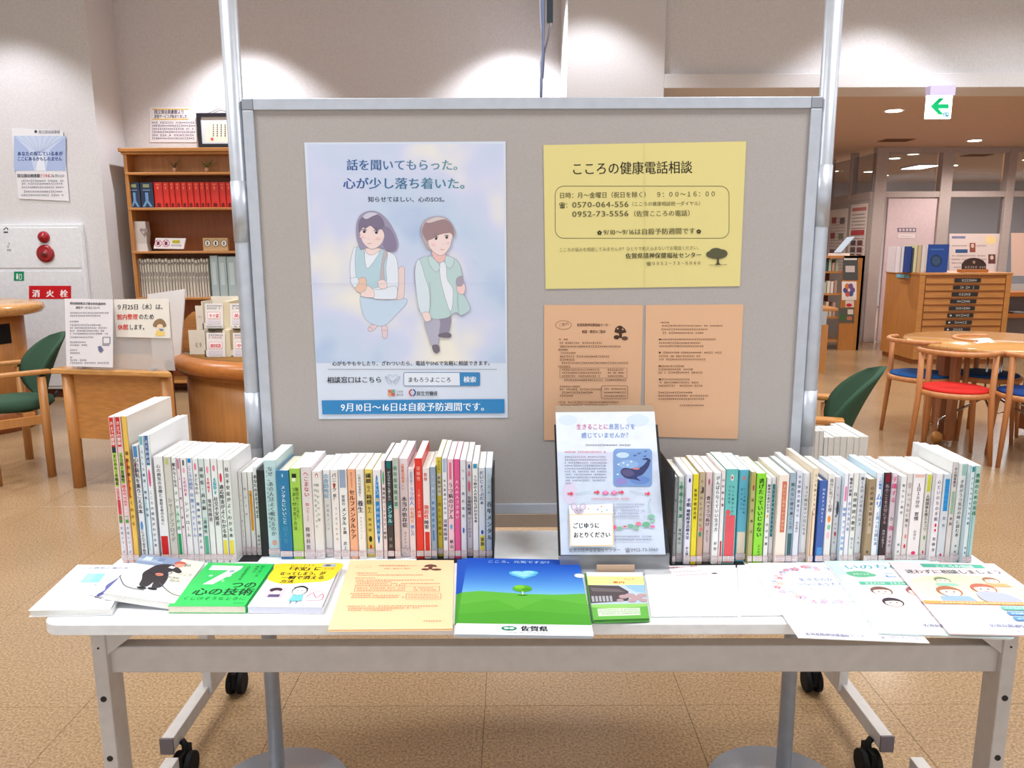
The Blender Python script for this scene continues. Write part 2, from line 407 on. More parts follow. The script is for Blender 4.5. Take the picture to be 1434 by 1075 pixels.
ik.rect(1258, 328, 1281, 333, (232, 218, 222)); ik.fake(1260, 330.5, 1279, 2.2, (150, 130, 140))
ik.build('door_sign', door)
wn = 0
segs = [(1237, 1312), (1328, 1404), (1415, 1500), (1512, 1590), (1602, 1690)]
for k, (a, c) in enumerate(segs):
    wn += 1; b = MB(); b.box(X(a, 240, PY), X(c, 240, PY), PY + .02, PY + .03, ZT1, 2.55, GL1); struct(b.build('window_%d' % wn))
    if k:
        wn += 1; b = MB(); b.box(X(a, 340, PY), X(c, 340, PY), PY + .02, PY + .03, .8, ZT0, GL1); struct(b.build('window_%d' % wn))
        b = MB(); b.box(X(a, 340, PY), X(c, 340, PY), PY, PY + .06, 0, .8, mat((188, 180, 178), .6, kind='paint')); struct(b.build('wall_dado_%d' % k))
# oblique glass bay left of the door
A = Vector((X(1221, 300, PY), PY, 0)); Bq = Vector((X(1130, 300, 13.2), 13.2, 0)); dv = (Bq - A).normalized(); nv = Vector((-dv.y, dv.x, 0)); 
TR = Matrix.Translation(A) @ Matrix(((dv.x, nv.x, 0, 0), (dv.y, nv.y, 0, 0), (0, 0, 1, 0), (0, 0, 0, 1)))
Lq = (Bq - A).length
b = MB(); b.box(0, Lq, -.02, .02, ZT1, 2.55, GL1, TR); wn += 1; struct(b.build('window_%d' % wn))
b = MB(); b.box(0, Lq, -.03, .03, 0, ZT1 - .1, mat((170, 160, 158), .6, kind='paint'), TR); struct(b.build('wall_bay'))
for k, s_ in enumerate((.28, .62, .97)):
    b = MB(); b.box(Lq * s_ - .03, Lq * s_ + .03, -.05, .05, ZT1 - .1, 2.62, FR, TR); struct(b.build('trim_bay_%d' % (k + 1)))
b = MB(); b.box(0, Lq, -.04, .04, ZT1 - .1, ZT1, FR, TR); struct(b.build('trim_bay_rail'))
def bayq(s0, s1, z0, z1, off=.035):
    sd = -1 if (TR.to_3x3() @ Vector((0, -1, 0))).dot(CAM - A) > 0 else 1
    return [TR @ Vector((s, sd * off, z)) for s, z in ((s1, z1), (s0, z1), (s0, z0), (s1, z0))]
for k, (s0, s1, z0, z1, lab) in enumerate(((.06, .62, .95, 1.9, 'white notice poster with red headings on the slanted bay wall, nearest the door'), (.72, 1.4, .95, 1.86, 'white poster with small coloured pictures on the slanted bay wall, left of the red-headed poster'))):
    P = bayq(s0, s1, z0, z1); t = thing('wall_poster', lab, 'poster', sum(P, Vector()) / 4, 'posters on the bay wall')
    n = (P[1] - P[0]).cross(P[3] - P[0]).normalized(); n = n if n.dot(CAM - P[0]) > 0 else -n
    mb = MB(); mb.prism(P, .002, mat((226, 212, 208), .5), -n); mb.build('paper_sheet', t)
    ik = Ink(quad(P, 100, 160), base=.001, step=2e-4)
    if k == 0:
        ik.rect(8, 8, 92, 16, (190, 120, 116)); ik.rect(10, 60, 90, 72, (200, 70, 70))
        for y in (84, 100, 116): 
            ik.rect(14, y, 44, y + 12, (90, 78, 84)); ik.rect(54, y, 84, y + 12, (120, 70, 70))
    else:
        for x_, y_ in ((14, 20), (60, 22), (12, 60), (58, 62), (14, 104), (60, 100)): ik.rect(x_, y_, x_ + 26, y_ + 16, random.choice([(120, 110, 120), (170, 90, 90), (140, 150, 130)]))
    for y in range(24, 156, 8): ik.fake(10, y, 90, 4, (150, 130, 135))
    ik.build('print', t)
# posters on the window beside the door
def flat(name, label, cat, Y, u0, v0, u1, v1, c, fn, group=None, th=.002, emit=0):
    pl = YP(Y); t = sheet(name, label, cat, pl, [(u0, v0), (u1, v0), (u1, v1), (u0, v1)], c, th, group)
    ik = Ink(pl, step=8e-5, base=4e-4 if Y < 4 else 1e-3)
    if fn: fn(ik); ik.build('print', t)
    return t
def f(ik):
    ik.rect(1333, 330.5, 1352, 334, (150, 150, 190)); ik.fake(1333, 332, 1352, 3, (90, 90, 130)); ik.rect(1338, 349, 1355, 354, (60, 90, 140))
    ik.rect(1358, 340, 1366, 353, (150, 84, 70)); ik.ell(1362, 344, 2.2, 3, (225, 195, 180)); ik.rect(1384, 356, 1394, 369, (110, 70, 66)); ik.ell(1389, 360.5, 2.4, 3, (225, 195, 180))
    ik.ell(1387, 336, 8, 6, (240, 214, 160)); 
    for y in (344, 358, 363, 368, 374): ik.fake(1333, y, 1380, 2.4, (160, 130, 135))
flat('notice_board', 'white information board with small portrait photos behind the map cabinet', 'poster', PY + .012, 1329.5, 327, 1403, 386, (226, 208, 206), f)
flat('window_notice', 'plain pink-white paper covering the lower window at the right edge', 'poster', PY + .012, 1416, 326, 1498, 386, (226, 190, 176), None)
# downlights (discs with rim) on brown ceiling, hit by their pixels only to find where they sit on the real ceiling
dl = [(1252, 154), (1365, 196), (1253, 221), (1216, 240), (1334, 231), (1238, 245), (1440, 223), (1168, 239), (1390, 258)]
for k, (u, v) in enumerate(dl):
    p = atz(u, v, 2.62)
    if p.y > 16.5: continue
    t = thing('downlight', ['round warm downlight nearest the beam, left of the exit sign', 'round warm downlight right of the exit sign on the brown ceiling', 'round downlight seen through the glass above the door', 'small round downlight seen through the slanted bay glass', 'round downlight seen through the glass right of the strip light', 'small far downlight low in the glass above the door', 'round downlight at the right edge of the brown ceiling', 'far downlight in the bay glass next to the pole', 'far downlight seen through the right-hand glass'][k], 'light', (p.x, p.y, 2.62), 'downlights in the brown ceiling')
    b = MB(); b.lathe([(.075, 2.6195), (.095, 2.6195), (.095, 2.612), (.075, 2.612)], WHITE, (p.x, p.y), 24); b.build('rim', t)
    b = MB(); b.lathe([(.074, 2.608), (.074, 2.6118)], mat((255, 244, 224), .4, emit=9), (p.x, p.y), 24); b.build('lens', t)
p0, p1 = atz(1275, 232, 2.62), atz(1318, 229, 2.62)
t = thing('strip_light', 'bright fluorescent strip light seen through the glass above the door', 'light', (p0.x, p0.y, 2.6))
b = MB(); b.box(p0.x - .02, p1.x + .02, p0.y - .32, p0.y + .32, 2.596, 2.619, WHITE); b.build('housing', t)
b = MB(); b.box(p0.x, p1.x, p0.y - .3, p0.y + .3, 2.59, 2.5965, mat((250, 252, 255), .4, emit=6)); b.build('diffuser', t)
for k, (u, v) in enumerate(((1255, 196), (1368, 217))):
    p = atz(u, v, 2.62); t = thing('ceiling_vent', ['dark flush ceiling vent left of the second downlight', 'dark flush ceiling vent above the right window'][k], 'vent', (p.x, p.y, 2.62), 'ceiling vents')
    b = MB(); b.box(p.x - .18, p.x + .18, p.y - .12, p.y + .12, 2.612, 2.62, mat((128, 92, 70), .6)); b.build('frame', t)
    for q_ in range(4): b = MB(); b.box(p.x - .16, p.x + .16, p.y - .09 + q_ * .05, p.y - .07 + q_ * .05, 2.607, 2.613, mat((108, 76, 58), .6)); b.build('slat', t)
# exit sign
t = thing('exit_sign', 'lit white guide sign with a green left arrow hanging under the beam', 'sign', aty(1315, 130, 6.55))
b = MB(); x0, x1 = X(1300, 130, 6.55), X(1335, 130, 6.55); b.box(x0, x1, 6.52, 6.6, Z(1315, 134, 6.55), Z(1315, 128, 6.55) + .04, mat((200, 190, 220), .4)); b.build('bracket', t)
x0, x1 = X(1298, 150, 6.55), X(1333, 150, 6.55); z0, z1 = Z(1315, 166, 6.55), Z(1315, 133, 6.55)
b = MB(); b.box(x0, x1, 6.55, 6.58, z0, z1, mat((245, 255, 250), .4, emit=2.2)); b.build('light_panel', t, bevel=.003)
ik = Ink(YP(6.55), base=.001)
ik.T = (1074, 100, 3.98)
gc = mat((0, 150, 90), .5, emit=.6)
ik.poly([(912, 194), (960, 148), (990, 148), (956, 182), (1014, 182), (1014, 207), (956, 207), (986, 240), (956, 240)], gc)
ik.T = None
ik.rect(1321, 157, 1329, 163.5, (60, 150, 180)); ik.rect(1322.5, 158, 1324, 163, (240, 250, 250)); ik.rect(1325.5, 158.5, 1327.5, 161, (240, 250, 250))
ik.build('arrow', t)
# ================================================================== partition board
BY = 1.725
bx0, bx1 = X(339, 140, BY), X(1151, 140, BY); bz0, bz1 = Z(740, 718, BY), Z(740, 137, BY)
fwid = .024
bd = thing('partition_board', 'grey fabric display board in an aluminium frame between two tall poles', 'partition board', ((bx0 + bx1) / 2, BY, 0))
BF = mat((178, 170, 166), .9, kind='fabric')
b = MB(); b.box(bx0 + .01, bx1 - .01, BY, BY + .022, bz0 + .01, bz1 - .01, BF); b.build('panel', bd)
for nm, a in (('top', (bx0 + fwid, bx1 - fwid, bz1 - fwid, bz1)), ('bottom', (bx0 + fwid, bx1 - fwid, bz0, bz0 + fwid)), ('left', (bx0, bx0 + fwid, bz0 + fwid, bz1 - fwid)), ('right', (bx1 - fwid, bx1, bz0 + fwid, bz1 - fwid))):
    b = MB(); b.box(a[0], a[1], BY - .006, BY + .028, a[2], a[3], ALU); b.build('frame_rail', bd, bevel=.0015)
for cx_ in (bx0, bx1 - fwid):
    for cz in (bz0, bz1 - fwid):
        b = MB(); b.box(cx_, cx_ + fwid, BY - .0068, BY + .0288, cz, cz + fwid, ALUD); b.build('corner_cap', bd, bevel=.002)
# poles, clamps, feet
for s, (ua, va, ub, vb) in enumerate(((317, 0, 353, 560), (1171.5, 0, 1133.5, 560))):
    px_ = (aty(ua, va, BY).x + aty(ub, vb, BY).x) / 2
    sgn = -1 if s == 0 else 1
    b = MB(); b.tube([(px_, BY + .01, .012), (px_, BY + .01, 2.35)], .0185, ALU, 24); b.build('pole', bd)
    for cz in (bz1 - .27 if s else bz1 - .3, bz0 + .16):
        b = MB(); b.tube([(px_, BY + .01, cz), (px_, BY + .01, cz + .13)], .0198, ALU, 24); b.build('collar', bd)
    xi = (bx0 if s == 0 else bx1); b = MB()
    b.box(min(xi, px_ - sgn * .015), max(xi, px_ - sgn * .015), BY + .003, BY + .02, bz1 - .09, bz1 - .005, mat((70, 74, 82), .4, .3)); b.build('clamp', bd)
    b = MB(); b.box(min(xi, px_ - sgn * .015), max(xi, px_ - sgn * .015), BY + .003, BY + .02, bz0 + .02, bz0 + .15, mat((70, 74, 82), .4, .3)); b.build('clamp', bd)
    cxb = X(395 if s == 0 else 1075, 1065, BY) 
    b = MB(); b.lathe([(.176, 0.0), (.178, .004), (.176, .009), (.03, .012)], mat((176, 184, 196), .3, .5, kind='alu'), (px_ + (0 if s == 0 else -.01), BY + .01), 48); b.build('base_plate', bd)
    b = MB(); b.tube([(px_, BY + .01, .01), (px_, BY + .01, .05)], .024, ALUD, 24); b.build('base_socket', bd)
# ================================================================== posters on the board
PB = YP(BY)
def board_sheet(name, label, corners, c, M=None, group=None):
    pl = YP(BY - .0015); return sheet(name, label, 'poster', pl, corners, c, .0008, group, M=M)
IB = lambda st=6e-5: Ink(YP(BY - .0015), base=1.5e-4, step=st)
K = (48, 48, 56); KB = (52, 62, 110)
# ---- blue watercolour poster
t = board_sheet('campaign_poster', 'large pale blue watercolour poster of two standing young people, left half of the board', [(426, 199.5), (708, 198), (711, 584.5), (446.5, 586.5)], (214, 222, 236))
ik = IB(); ik.poly([(430, 202), (705, 201), (708, 508), (442, 508)], mat((205, 214, 232), .6, kind='water'), 0)
ik.build('watercolour_wash', t)
ik = IB(); ik.o = 4e-4
bl, te = (62, 96, 158), (92, 140, 160)
def gradc(n, a, c_): return [tuple(int(a[j] + (c_[j] - a[j]) * i / max(1, n - 1)) for j in range(3)) for i in range(n)]
s1 = '話を聞いてもらった。'; ik.text(s1, 485, 237, 16.5, bl, 651, 237, bold=.022, cols=gradc(len(s1), bl, (110, 160, 170)))
s2 = '心が少し落ち着いた。'; ik.text(s2, 480, 263, 17, bl, 662, 263, bold=.022, cols=gradc(len(s2), bl, (90, 150, 160)))
ik.text('知らせてほしい、心のSOS。', 515, 282, 8.2, (70, 74, 92), 628, 282, bold=.015)
ik.text('心がもやもやしたり、ざわついたら、電話やSNSで気軽に相談できます。', 465, 511.5, 7.2, K, 690, 511, bold=.015)
ik.line([(459, 517), (696, 517)], .6, (120, 120, 130))
ik.text('相談窓口はこちら', 458, 535.5, 9.6, K, 535, 535, bold=.02)
ik.T = (420, 390, 4.78)
for sg in (1, -1):
    cx_ = 621
    ik.line([(cx_ - sg * 20, 708), (cx_ - sg * 34, 690), (cx_ - sg * 48, 664), (cx_ - sg * 44, 654), (cx_ - sg * 30, 676), (cx_ - sg * 12, 690), (cx_ - sg * 10, 708)], 2.2, (120, 124, 140), curve=True)
ik.line([(621, 690), (594, 664), (590, 650), (604, 642), (621, 654), (638, 642), (652, 650), (648, 664)], 2, (130, 150, 190), True, True)
ik.T = None
ik.rrect(565.5, 521.5, 672, 540, 2, .8, (96, 128, 170), (226, 232, 242))
ik.text('まもろうよこころ', 571, 534.5, 8, K, 632, 534.5, bold=.02); ik.poly([(643.5, 521.5), (671.5, 521.5), (672, 539.5), (644, 540)], (66, 136, 190)); ik.text('検索', 649, 534.5, 9, (240, 244, 250), 667, 534.5, bold=.03)
for dx, dy, c_ in ((0, 0, (214, 112, 96)), (5, 0, (120, 170, 130)), (0, 4.6, (222, 160, 100)), (5, 4.6, (200, 96, 100))): ik.rect(543.5 + dx, 545.5 + dy, 548 + dx, 549.8 + dy, c_)
ik.text('いのち', 555, 549.5, 3.6, K, 565, 549.5); ik.text('支える', 555, 554, 3.6, K, 565, 554)
ik.line([(577, 545), (573.5, 548), (574, 552), (577, 554.5)], 1.8, (200, 70, 80), curve=True); ik.line([(578.5, 545), (581.5, 548), (581, 552), (578.5, 554.5)], 1.8, (60, 80, 140), curve=True)
ik.text('厚生労働省', 583.5, 553.5, 7, K, 613, 553.2, bold=.02)
ik.poly([(450.5, 560.5), (706.5, 558.5), (706.5, 578.5), (451.5, 580)], (58, 134, 190))
ik.text('9月10日～16日は自殺予防週間です。', 477, 575, 13, (240, 246, 252), 686, 574, bold=.02)
ik.line([(434, 397.5), (710, 396)], .5, (190, 200, 220))
ik.build('lettering', t)
# two drawn people
ik = IB(3e-5); ik.o = 4.5e-4; ik.T = (470, 285, 5.119)
OUT = (150, 146, 160); SK = (240, 216, 212); SHIRT = (226, 232, 242); VEST = (184, 210, 222); HAIR = (128, 118, 142); PINK = (232, 208, 206)
def blob(p, c, o=True, w=2.2, cur=5):
    q_ = cr(p, cur, True); ik.poly(q_, c)
    if o: ik.line(q_ + [q_[0]], w, OUT)
# girl
blob([(450, 470), (490, 460), (494, 560), (488, 668), (440, 720), (380, 742), (345, 705), (400, 640)], PINK)
blob([(180, 660), (300, 690), (440, 690), (505, 680), (505, 720), (440, 790), (370, 862), (310, 876), (240, 850), (195, 790)], (196, 214, 234))
for pts in ([(255, 868), (300, 876), (262, 912), (232, 908), (236, 888)], [(332, 880), (366, 878), (372, 930), (362, 964), (338, 960), (334, 930)]): blob(pts, (228, 204, 210))
ik.line([(336, 910), (368, 908)], 3, (200, 150, 160)); ik.line([(240, 885), (270, 898)], 3, (200, 150, 160))
blob([(130, 320), (160, 320), (210, 330), (300, 320), (380, 345), (430, 380), (448, 470), (448, 600), (420, 680), (330, 684), (200, 664), (150, 600), (110, 545), (104, 440)], SHIRT)
blob([(146, 326), (200, 330), (230, 460), (320, 340), (372, 350), (360, 460), (364, 560), (300, 600), (230, 600), (150, 540)], VEST)
blob([(210, 340), (260, 350), (318, 340), (228, 466)], (232, 236, 244))
blob([(320, 520), (345, 350), (372, 352), (345, 440), (350, 560), (330, 575)], (196, 182, 186))
blob([(218, 300), (300, 290), (320, 330), (262, 368), (222, 350)], SK)
blob([(268, 618), (320, 616), (430, 590), (440, 660), (420, 684), (320, 684), (270, 676)], SHIRT)
blob([(180, 650), (220, 590), (270, 620), (272, 670), (200, 668)], SK)
blob([(140, 560), (200, 528), (222, 560), (214, 620), (170, 636), (140, 610)], (232, 196, 176))
blob([(302, 560), (340, 545), (368, 570), (360, 608), (318, 606)], SK)
blob([(106, 540), (150, 528), (165, 560), (140, 600), (118, 580)], SHIRT)
# back hair, face, fringe
blob([(150, 150), (180, 80), (250, 52), (320, 70), (380, 130), (430, 220), (446, 300), (420, 345), (350, 320), (200, 320), (180, 330), (152, 250)], (160, 152, 176))
blob([(168, 180), (180, 140), (260, 130), (345, 180), (345, 250), (315, 300), (262, 326), (215, 300), (185, 255)], SK)
ik.smooth([(168, 210), (170, 120), (240, 72), (320, 90), (350, 150), (352, 220), (330, 185), (290, 190), (250, 160), (215, 178), (195, 172)], HAIR)
ik.smooth([(340, 170), (390, 180), (430, 260), (430, 330), (380, 342), (340, 300), (350, 240)], (140, 130, 156))
ik.smooth([(196, 92), (240, 64), (300, 72), (260, 92), (220, 110)], (206, 202, 218))
for x_, y_ in ((205, 198), (292, 204)):
    ik.ell(x_, y_, 15, 13, (214, 206, 214)); ik.ell(x_, y_, 10, 13, (64, 54, 62)); ik.ell(x_ - 3, y_ - 5, 3, 3, (230, 230, 235)); ik.line([(x_ - 20, y_ - 8), (x_, y_ - 17), (x_ + 20, y_ - 6)], 3.5, (70, 60, 70), curve=True); ik.line([(x_ - 16, y_ - 32), (x_ + 14, y_ - 34)], 3, (120, 106, 124))
ik.ell(190, 238, 18, 9, (244, 200, 200)); ik.ell(305, 250, 18, 9, (244, 200, 200)); ik.line([(232, 252), (240, 256)], 2, (200, 150, 150)); ik.line([(228, 284), (246, 286), (258, 282)], 3, (206, 130, 130))
# boy
blob([(740, 820), (822, 800), (808, 930), (742, 940)], (150, 144, 164)); blob([(640, 840), (744, 830), (742, 930), (735, 1016), (690, 1020), (668, 960)], (182, 178, 196))
blob([(740, 934), (800, 922), (830, 940), (815, 962), (745, 956)], (120, 110, 122)); blob([(694, 1016), (736, 1014), (746, 1056), (722, 1074), (700, 1056)], (120, 110, 122))
blob([(665, 375), (600, 400), (568, 460), (570, 570), (590, 700), (605, 775), (660, 782), (700, 826), (800, 818), (860, 778), (900, 800), (965, 752), (920, 650), (915, 560), (880, 420), (790, 375)], (188, 212, 212))
blob([(600, 400), (572, 450), (572, 570), (604, 772), (668, 780), (674, 640), (640, 520)], (214, 226, 234))
blob([(748, 430), (790, 430), (800, 540), (842, 620), (828, 772), (790, 690), (752, 540)], (230, 234, 242))
blob([(664, 378), (700, 390), (748, 450), (718, 490), (672, 430)], (196, 218, 220)); blob([(790, 375), (850, 400), (826, 462), (790, 440)], (196, 218, 220))
blob([(690, 340), (780, 350), (784, 400), (748, 424), (712, 400)], (236, 190, 186))
blob([(622, 784), (668, 780), (684, 830), (650, 846), (630, 820)], SK); blob([(868, 590), (910, 568), (930, 600), (915, 648), (880, 640)], (240, 204, 200)); blob([(866, 540), (905, 520), (912, 580), (872, 590)], (170, 160, 176), True)
blob([(612, 190), (640, 120), (720, 92), (800, 108), (850, 180), (840, 240), (690, 330), (640, 290)], (190, 170, 174))
blob([(668, 240), (690, 190), (830, 190), (828, 280), (800, 340), (756, 372), (706, 350), (668, 300)], SK)
ik.smooth([(620, 200), (650, 130), (730, 105), (810, 125), (846, 185), (846, 240), (818, 210), (740, 225), (700, 250), (668, 262), (650, 262)], (160, 134, 138))
ik.smooth([(650, 130), (720, 98), (790, 108), (740, 118), (680, 136)], (212, 200, 202))
for x_, y_ in ((720, 248), (796, 240)):
    ik.ell(x_, y_, 13, 12, (220, 210, 216)); ik.ell(x_, y_, 9, 12, (64, 54, 58)); ik.ell(x_ - 3, y_ - 4, 2.6, 2.6, (230, 230, 235)); ik.line([(x_ - 17, y_ - 8), (x_, y_ - 15), (x_ + 16, y_ - 8)], 3.2, (80, 64, 68), curve=True); ik.line([(x_ - 16, y_ - 28), (x_ + 12, y_ - 32)], 3, (140, 112, 112))
ik.ell(700, 290, 16, 8, (246, 200, 198)); ik.ell(806, 280, 12, 8, (246, 200, 198)); ik.line([(764, 290), (772, 292)], 2, (210, 150, 150)); ik.line([(750, 328), (768, 330), (778, 326)], 3, (206, 130, 130))
ik.line([(872, 640), (880, 760), (888, 798)], 2.2, OUT, curve=True); ik.line([(822, 776), (828, 800)], 2, OUT); ik.line([(674, 560), (680, 700), (672, 780)], 2, OUT, curve=True)
ik.build('drawn_figures', t)
# ---- yellow phone poster
t = board_sheet('phone_poster', 'yellow landscape poster with telephone numbers, upper right of the board', [(761, 203), (1045, 198), (1036, 400.5), (764, 404.5)], (226, 212, 142))
ik = IB()
Y1 = (52, 48, 38); Y2 = (104, 96, 64)
ik.text('こころの健康電話相談', 800, 243.5, 19, Y1, 970, 241, bold=.012)
ik.rrect(777.5, 260.5, 1021, 333.5, 12, .8, (110, 104, 78))
ik.text('日時：月～金曜日（祝日を除く）　９：００～１６：００', 783, 277, 9, Y2, 1003, 274.5, bold=.012)
ik.text('☎：', 783, 290.5, 8.5, Y1, 799, 290.3, bold=.02); ik.text('0570-064-556', 801, 290.5, 11, Y2, 881, 289.5, bold=.012); ik.text('（こころの健康相談統一ダイヤル）', 881, 288, 6.6, Y2, 985, 287)
ik.text('0952-73-5556', 801, 303.5, 11, Y2, 881, 302.5, bold=.012); ik.text('（佐賀こころの電話）', 882, 302.5, 9, Y2, 972, 301.5, bold=.01)
ik.text('✿', 836, 328.5, 8.5, Y1, bold=.03); ik.text('9/10～9/16は自殺予防週間です', 845, 328.5, 9.4, Y2, 974, 326.5, bold=.012); ik.text('✿', 975, 326.8, 8.5, Y1, bold=.03)
ik.text('こころの悩みを相談してみませんか？ひとりで抱え込まないでお電話ください。', 783, 352, 6.2, (130, 122, 84), 982, 349)
ik.text('佐賀県精神保健福祉センター', 876, 361.5, 8.6, Y1, 983, 360, bold=.012); ik.text('☎０９５２－７３－５０６０', 905, 371, 5.8, Y2, 982, 370, bold=.012)
for x_, y_, rx, ry in ((1003, 352, 9, 5), (996, 356, 7, 5), (1011, 355, 8, 6), (1004, 358, 12, 4.5), (1004, 350.5, 6, 3)): ik.ell(x_, y_, rx, ry, (92, 90, 66))
ik.poly([(1004.5, 360), (1006.5, 360), (1007, 368), (1010, 371), (1001, 371), (1004, 368)], (80, 76, 56)); ik.line([(993, 371), (1018, 370.6)], .6, (120, 112, 80))
ik.line([(902.5, 200.5), (903, 402.5)], .5, (212, 198, 128))
ik.build('lettering', t)
# ---- two orange papers
P1 = (112, 78, 62)
t = board_sheet('orange_guide_sheet', 'salmon paper with a toadstool drawing, lower left of the two on the board', [(762, 427), (900.5, 427), (896, 616.5), (762, 616)], (224, 178, 142))
ik = IB()
ik.ell(789, 455, 11.5, 6.4, (120, 84, 66)); ik.ell(789, 455, 10.8, 5.8, (224, 178, 142)); ik.text('ご案内', 782, 457.5, 5, P1, 797, 454.5)
ik.text('佐賀県精神保健福祉センター', 808, 456.5, 4.6, P1, 855, 456.5, bold=.03); ik.text('相談・教室のご案内', 815, 466, 4.8, P1, 848, 466, bold=.03)
TD = (74, 52, 42)
ik.poly([(860.5, 465), (862, 459), (866, 456), (870, 456), (875, 460), (877.5, 465), (872, 466.5), (866, 466.5)], TD); ik.rect(867, 466, 871, 473, TD); ik.ell(863.5, 472, 4, 3, TD); ik.ell(875, 473.5, 4.5, 2.8, (100, 74, 60)); ik.ell(865, 460, 1.5, 1.2, (200, 156, 124)); ik.ell(872, 461, 1.5, 1.2, (200, 156, 124))
for y, a, e in ((475, 783, 794), (480, 784, 842), (485, 784, 868), (489.5, 782, 796), (494, 782, 805), (499, 784, 852), (503.5, 784, 806), (508, 784, 878), (513, 782, 798), (532, 790, 875), (541, 784, 812), (545, 784, 842), (549.5, 784, 830), (554, 784, 800), (563, 782, 868), (567.5, 784, 850)): ik.fake(a, y, e, 3, P1)
ik.line([(784, 515), (878, 515), (878, 529), (784, 529)], .4, P1, True)
for y in (517.5, 522, 526.5): ik.fake(787, y, 840, 2.8, P1); ik.fake(851, y, 873, 2.8, P1)
ik.rrect(842, 540, 879, 558, 2.5, .6, P1)
for y in (544.5, 549.5, 554.5): ik.fake(846, y, 876, 2.8, P1)
ik.build('lettering', t)
t = board_sheet('orange_text_sheet', 'salmon paper with text only, lower right of the two on the board', [(904.5, 427), (1041, 426), (1033, 614.5), (902, 611)], (224, 178, 142))
ik = IB()
for y, a, e in ((451.5, 925, 937), (456, 927, 1012), (461, 926, 990), (466, 928, 985), (475, 923, 1002), (480, 923, 980), (484.5, 923, 984), (493.5, 923, 1010), (498.5, 923, 980), (503, 923, 988), (512.5, 922, 957), (517, 922, 970), (521.5, 922, 982), (531, 922, 966), (535.5, 922, 978), (540, 922, 982), (549.5, 922, 970), (554, 922, 992), (558.5, 922, 986), (567.5, 952, 984)):
    ik.fake(a, y, e, 2.8, P1)
    if y in (475, 493.5, 512.5, 531): ik.ell(924, y, 1.5, 1.1, TD)
ik.build('lettering', t)
# hanging bundled cord and strap behind the board
HY = 2.35
t = thing('hanging_cord', 'dark navy strap end with twisted blue-grey plastic cord hanging behind the board', 'cord', aty(765, 0, HY) + Vector((0, 0, .3)))
b = MB(); b.box(X(766, 10, HY), X(774.5, 10, HY), HY, HY + .012, Z(770, 31, HY), 2.6, mat((38, 52, 62), .4)); b.build('strap', t)
CM = mat((128, 140, 176), .25, .2); CM2 = mat((196, 198, 210), .3)
def cpt(u, v, o=0): p = aty(u, v, HY - .004 + o); return p
b = MB(); b.tube([(cpt(760, 0).x, HY, 2.6), cpt(760, 8), cpt(760.5, 30), cpt(761, 60), cpt(759.5, 90), cpt(758, 112), cpt(757.5, 150)], [.012, .012, .011, .008, .007, .008, .008], CM, 8, sq=.5); b.build('cord_bundle', t)
b = MB(); b.tube([(cpt(757, 0).x, HY, 2.6), cpt(757, 10), cpt(758, 34), cpt(762, 60), cpt(757, 90), cpt(759, 120), cpt(756, 150)], .0035, CM2, 6); b.build('twisted_strand', t)
b = MB(); b.tube([cpt(771, 32), cpt(767, 55), cpt(762, 75), cpt(760, 110)], .003, mat((110, 106, 120), .4), 6); b.build('twisted_strand', t)
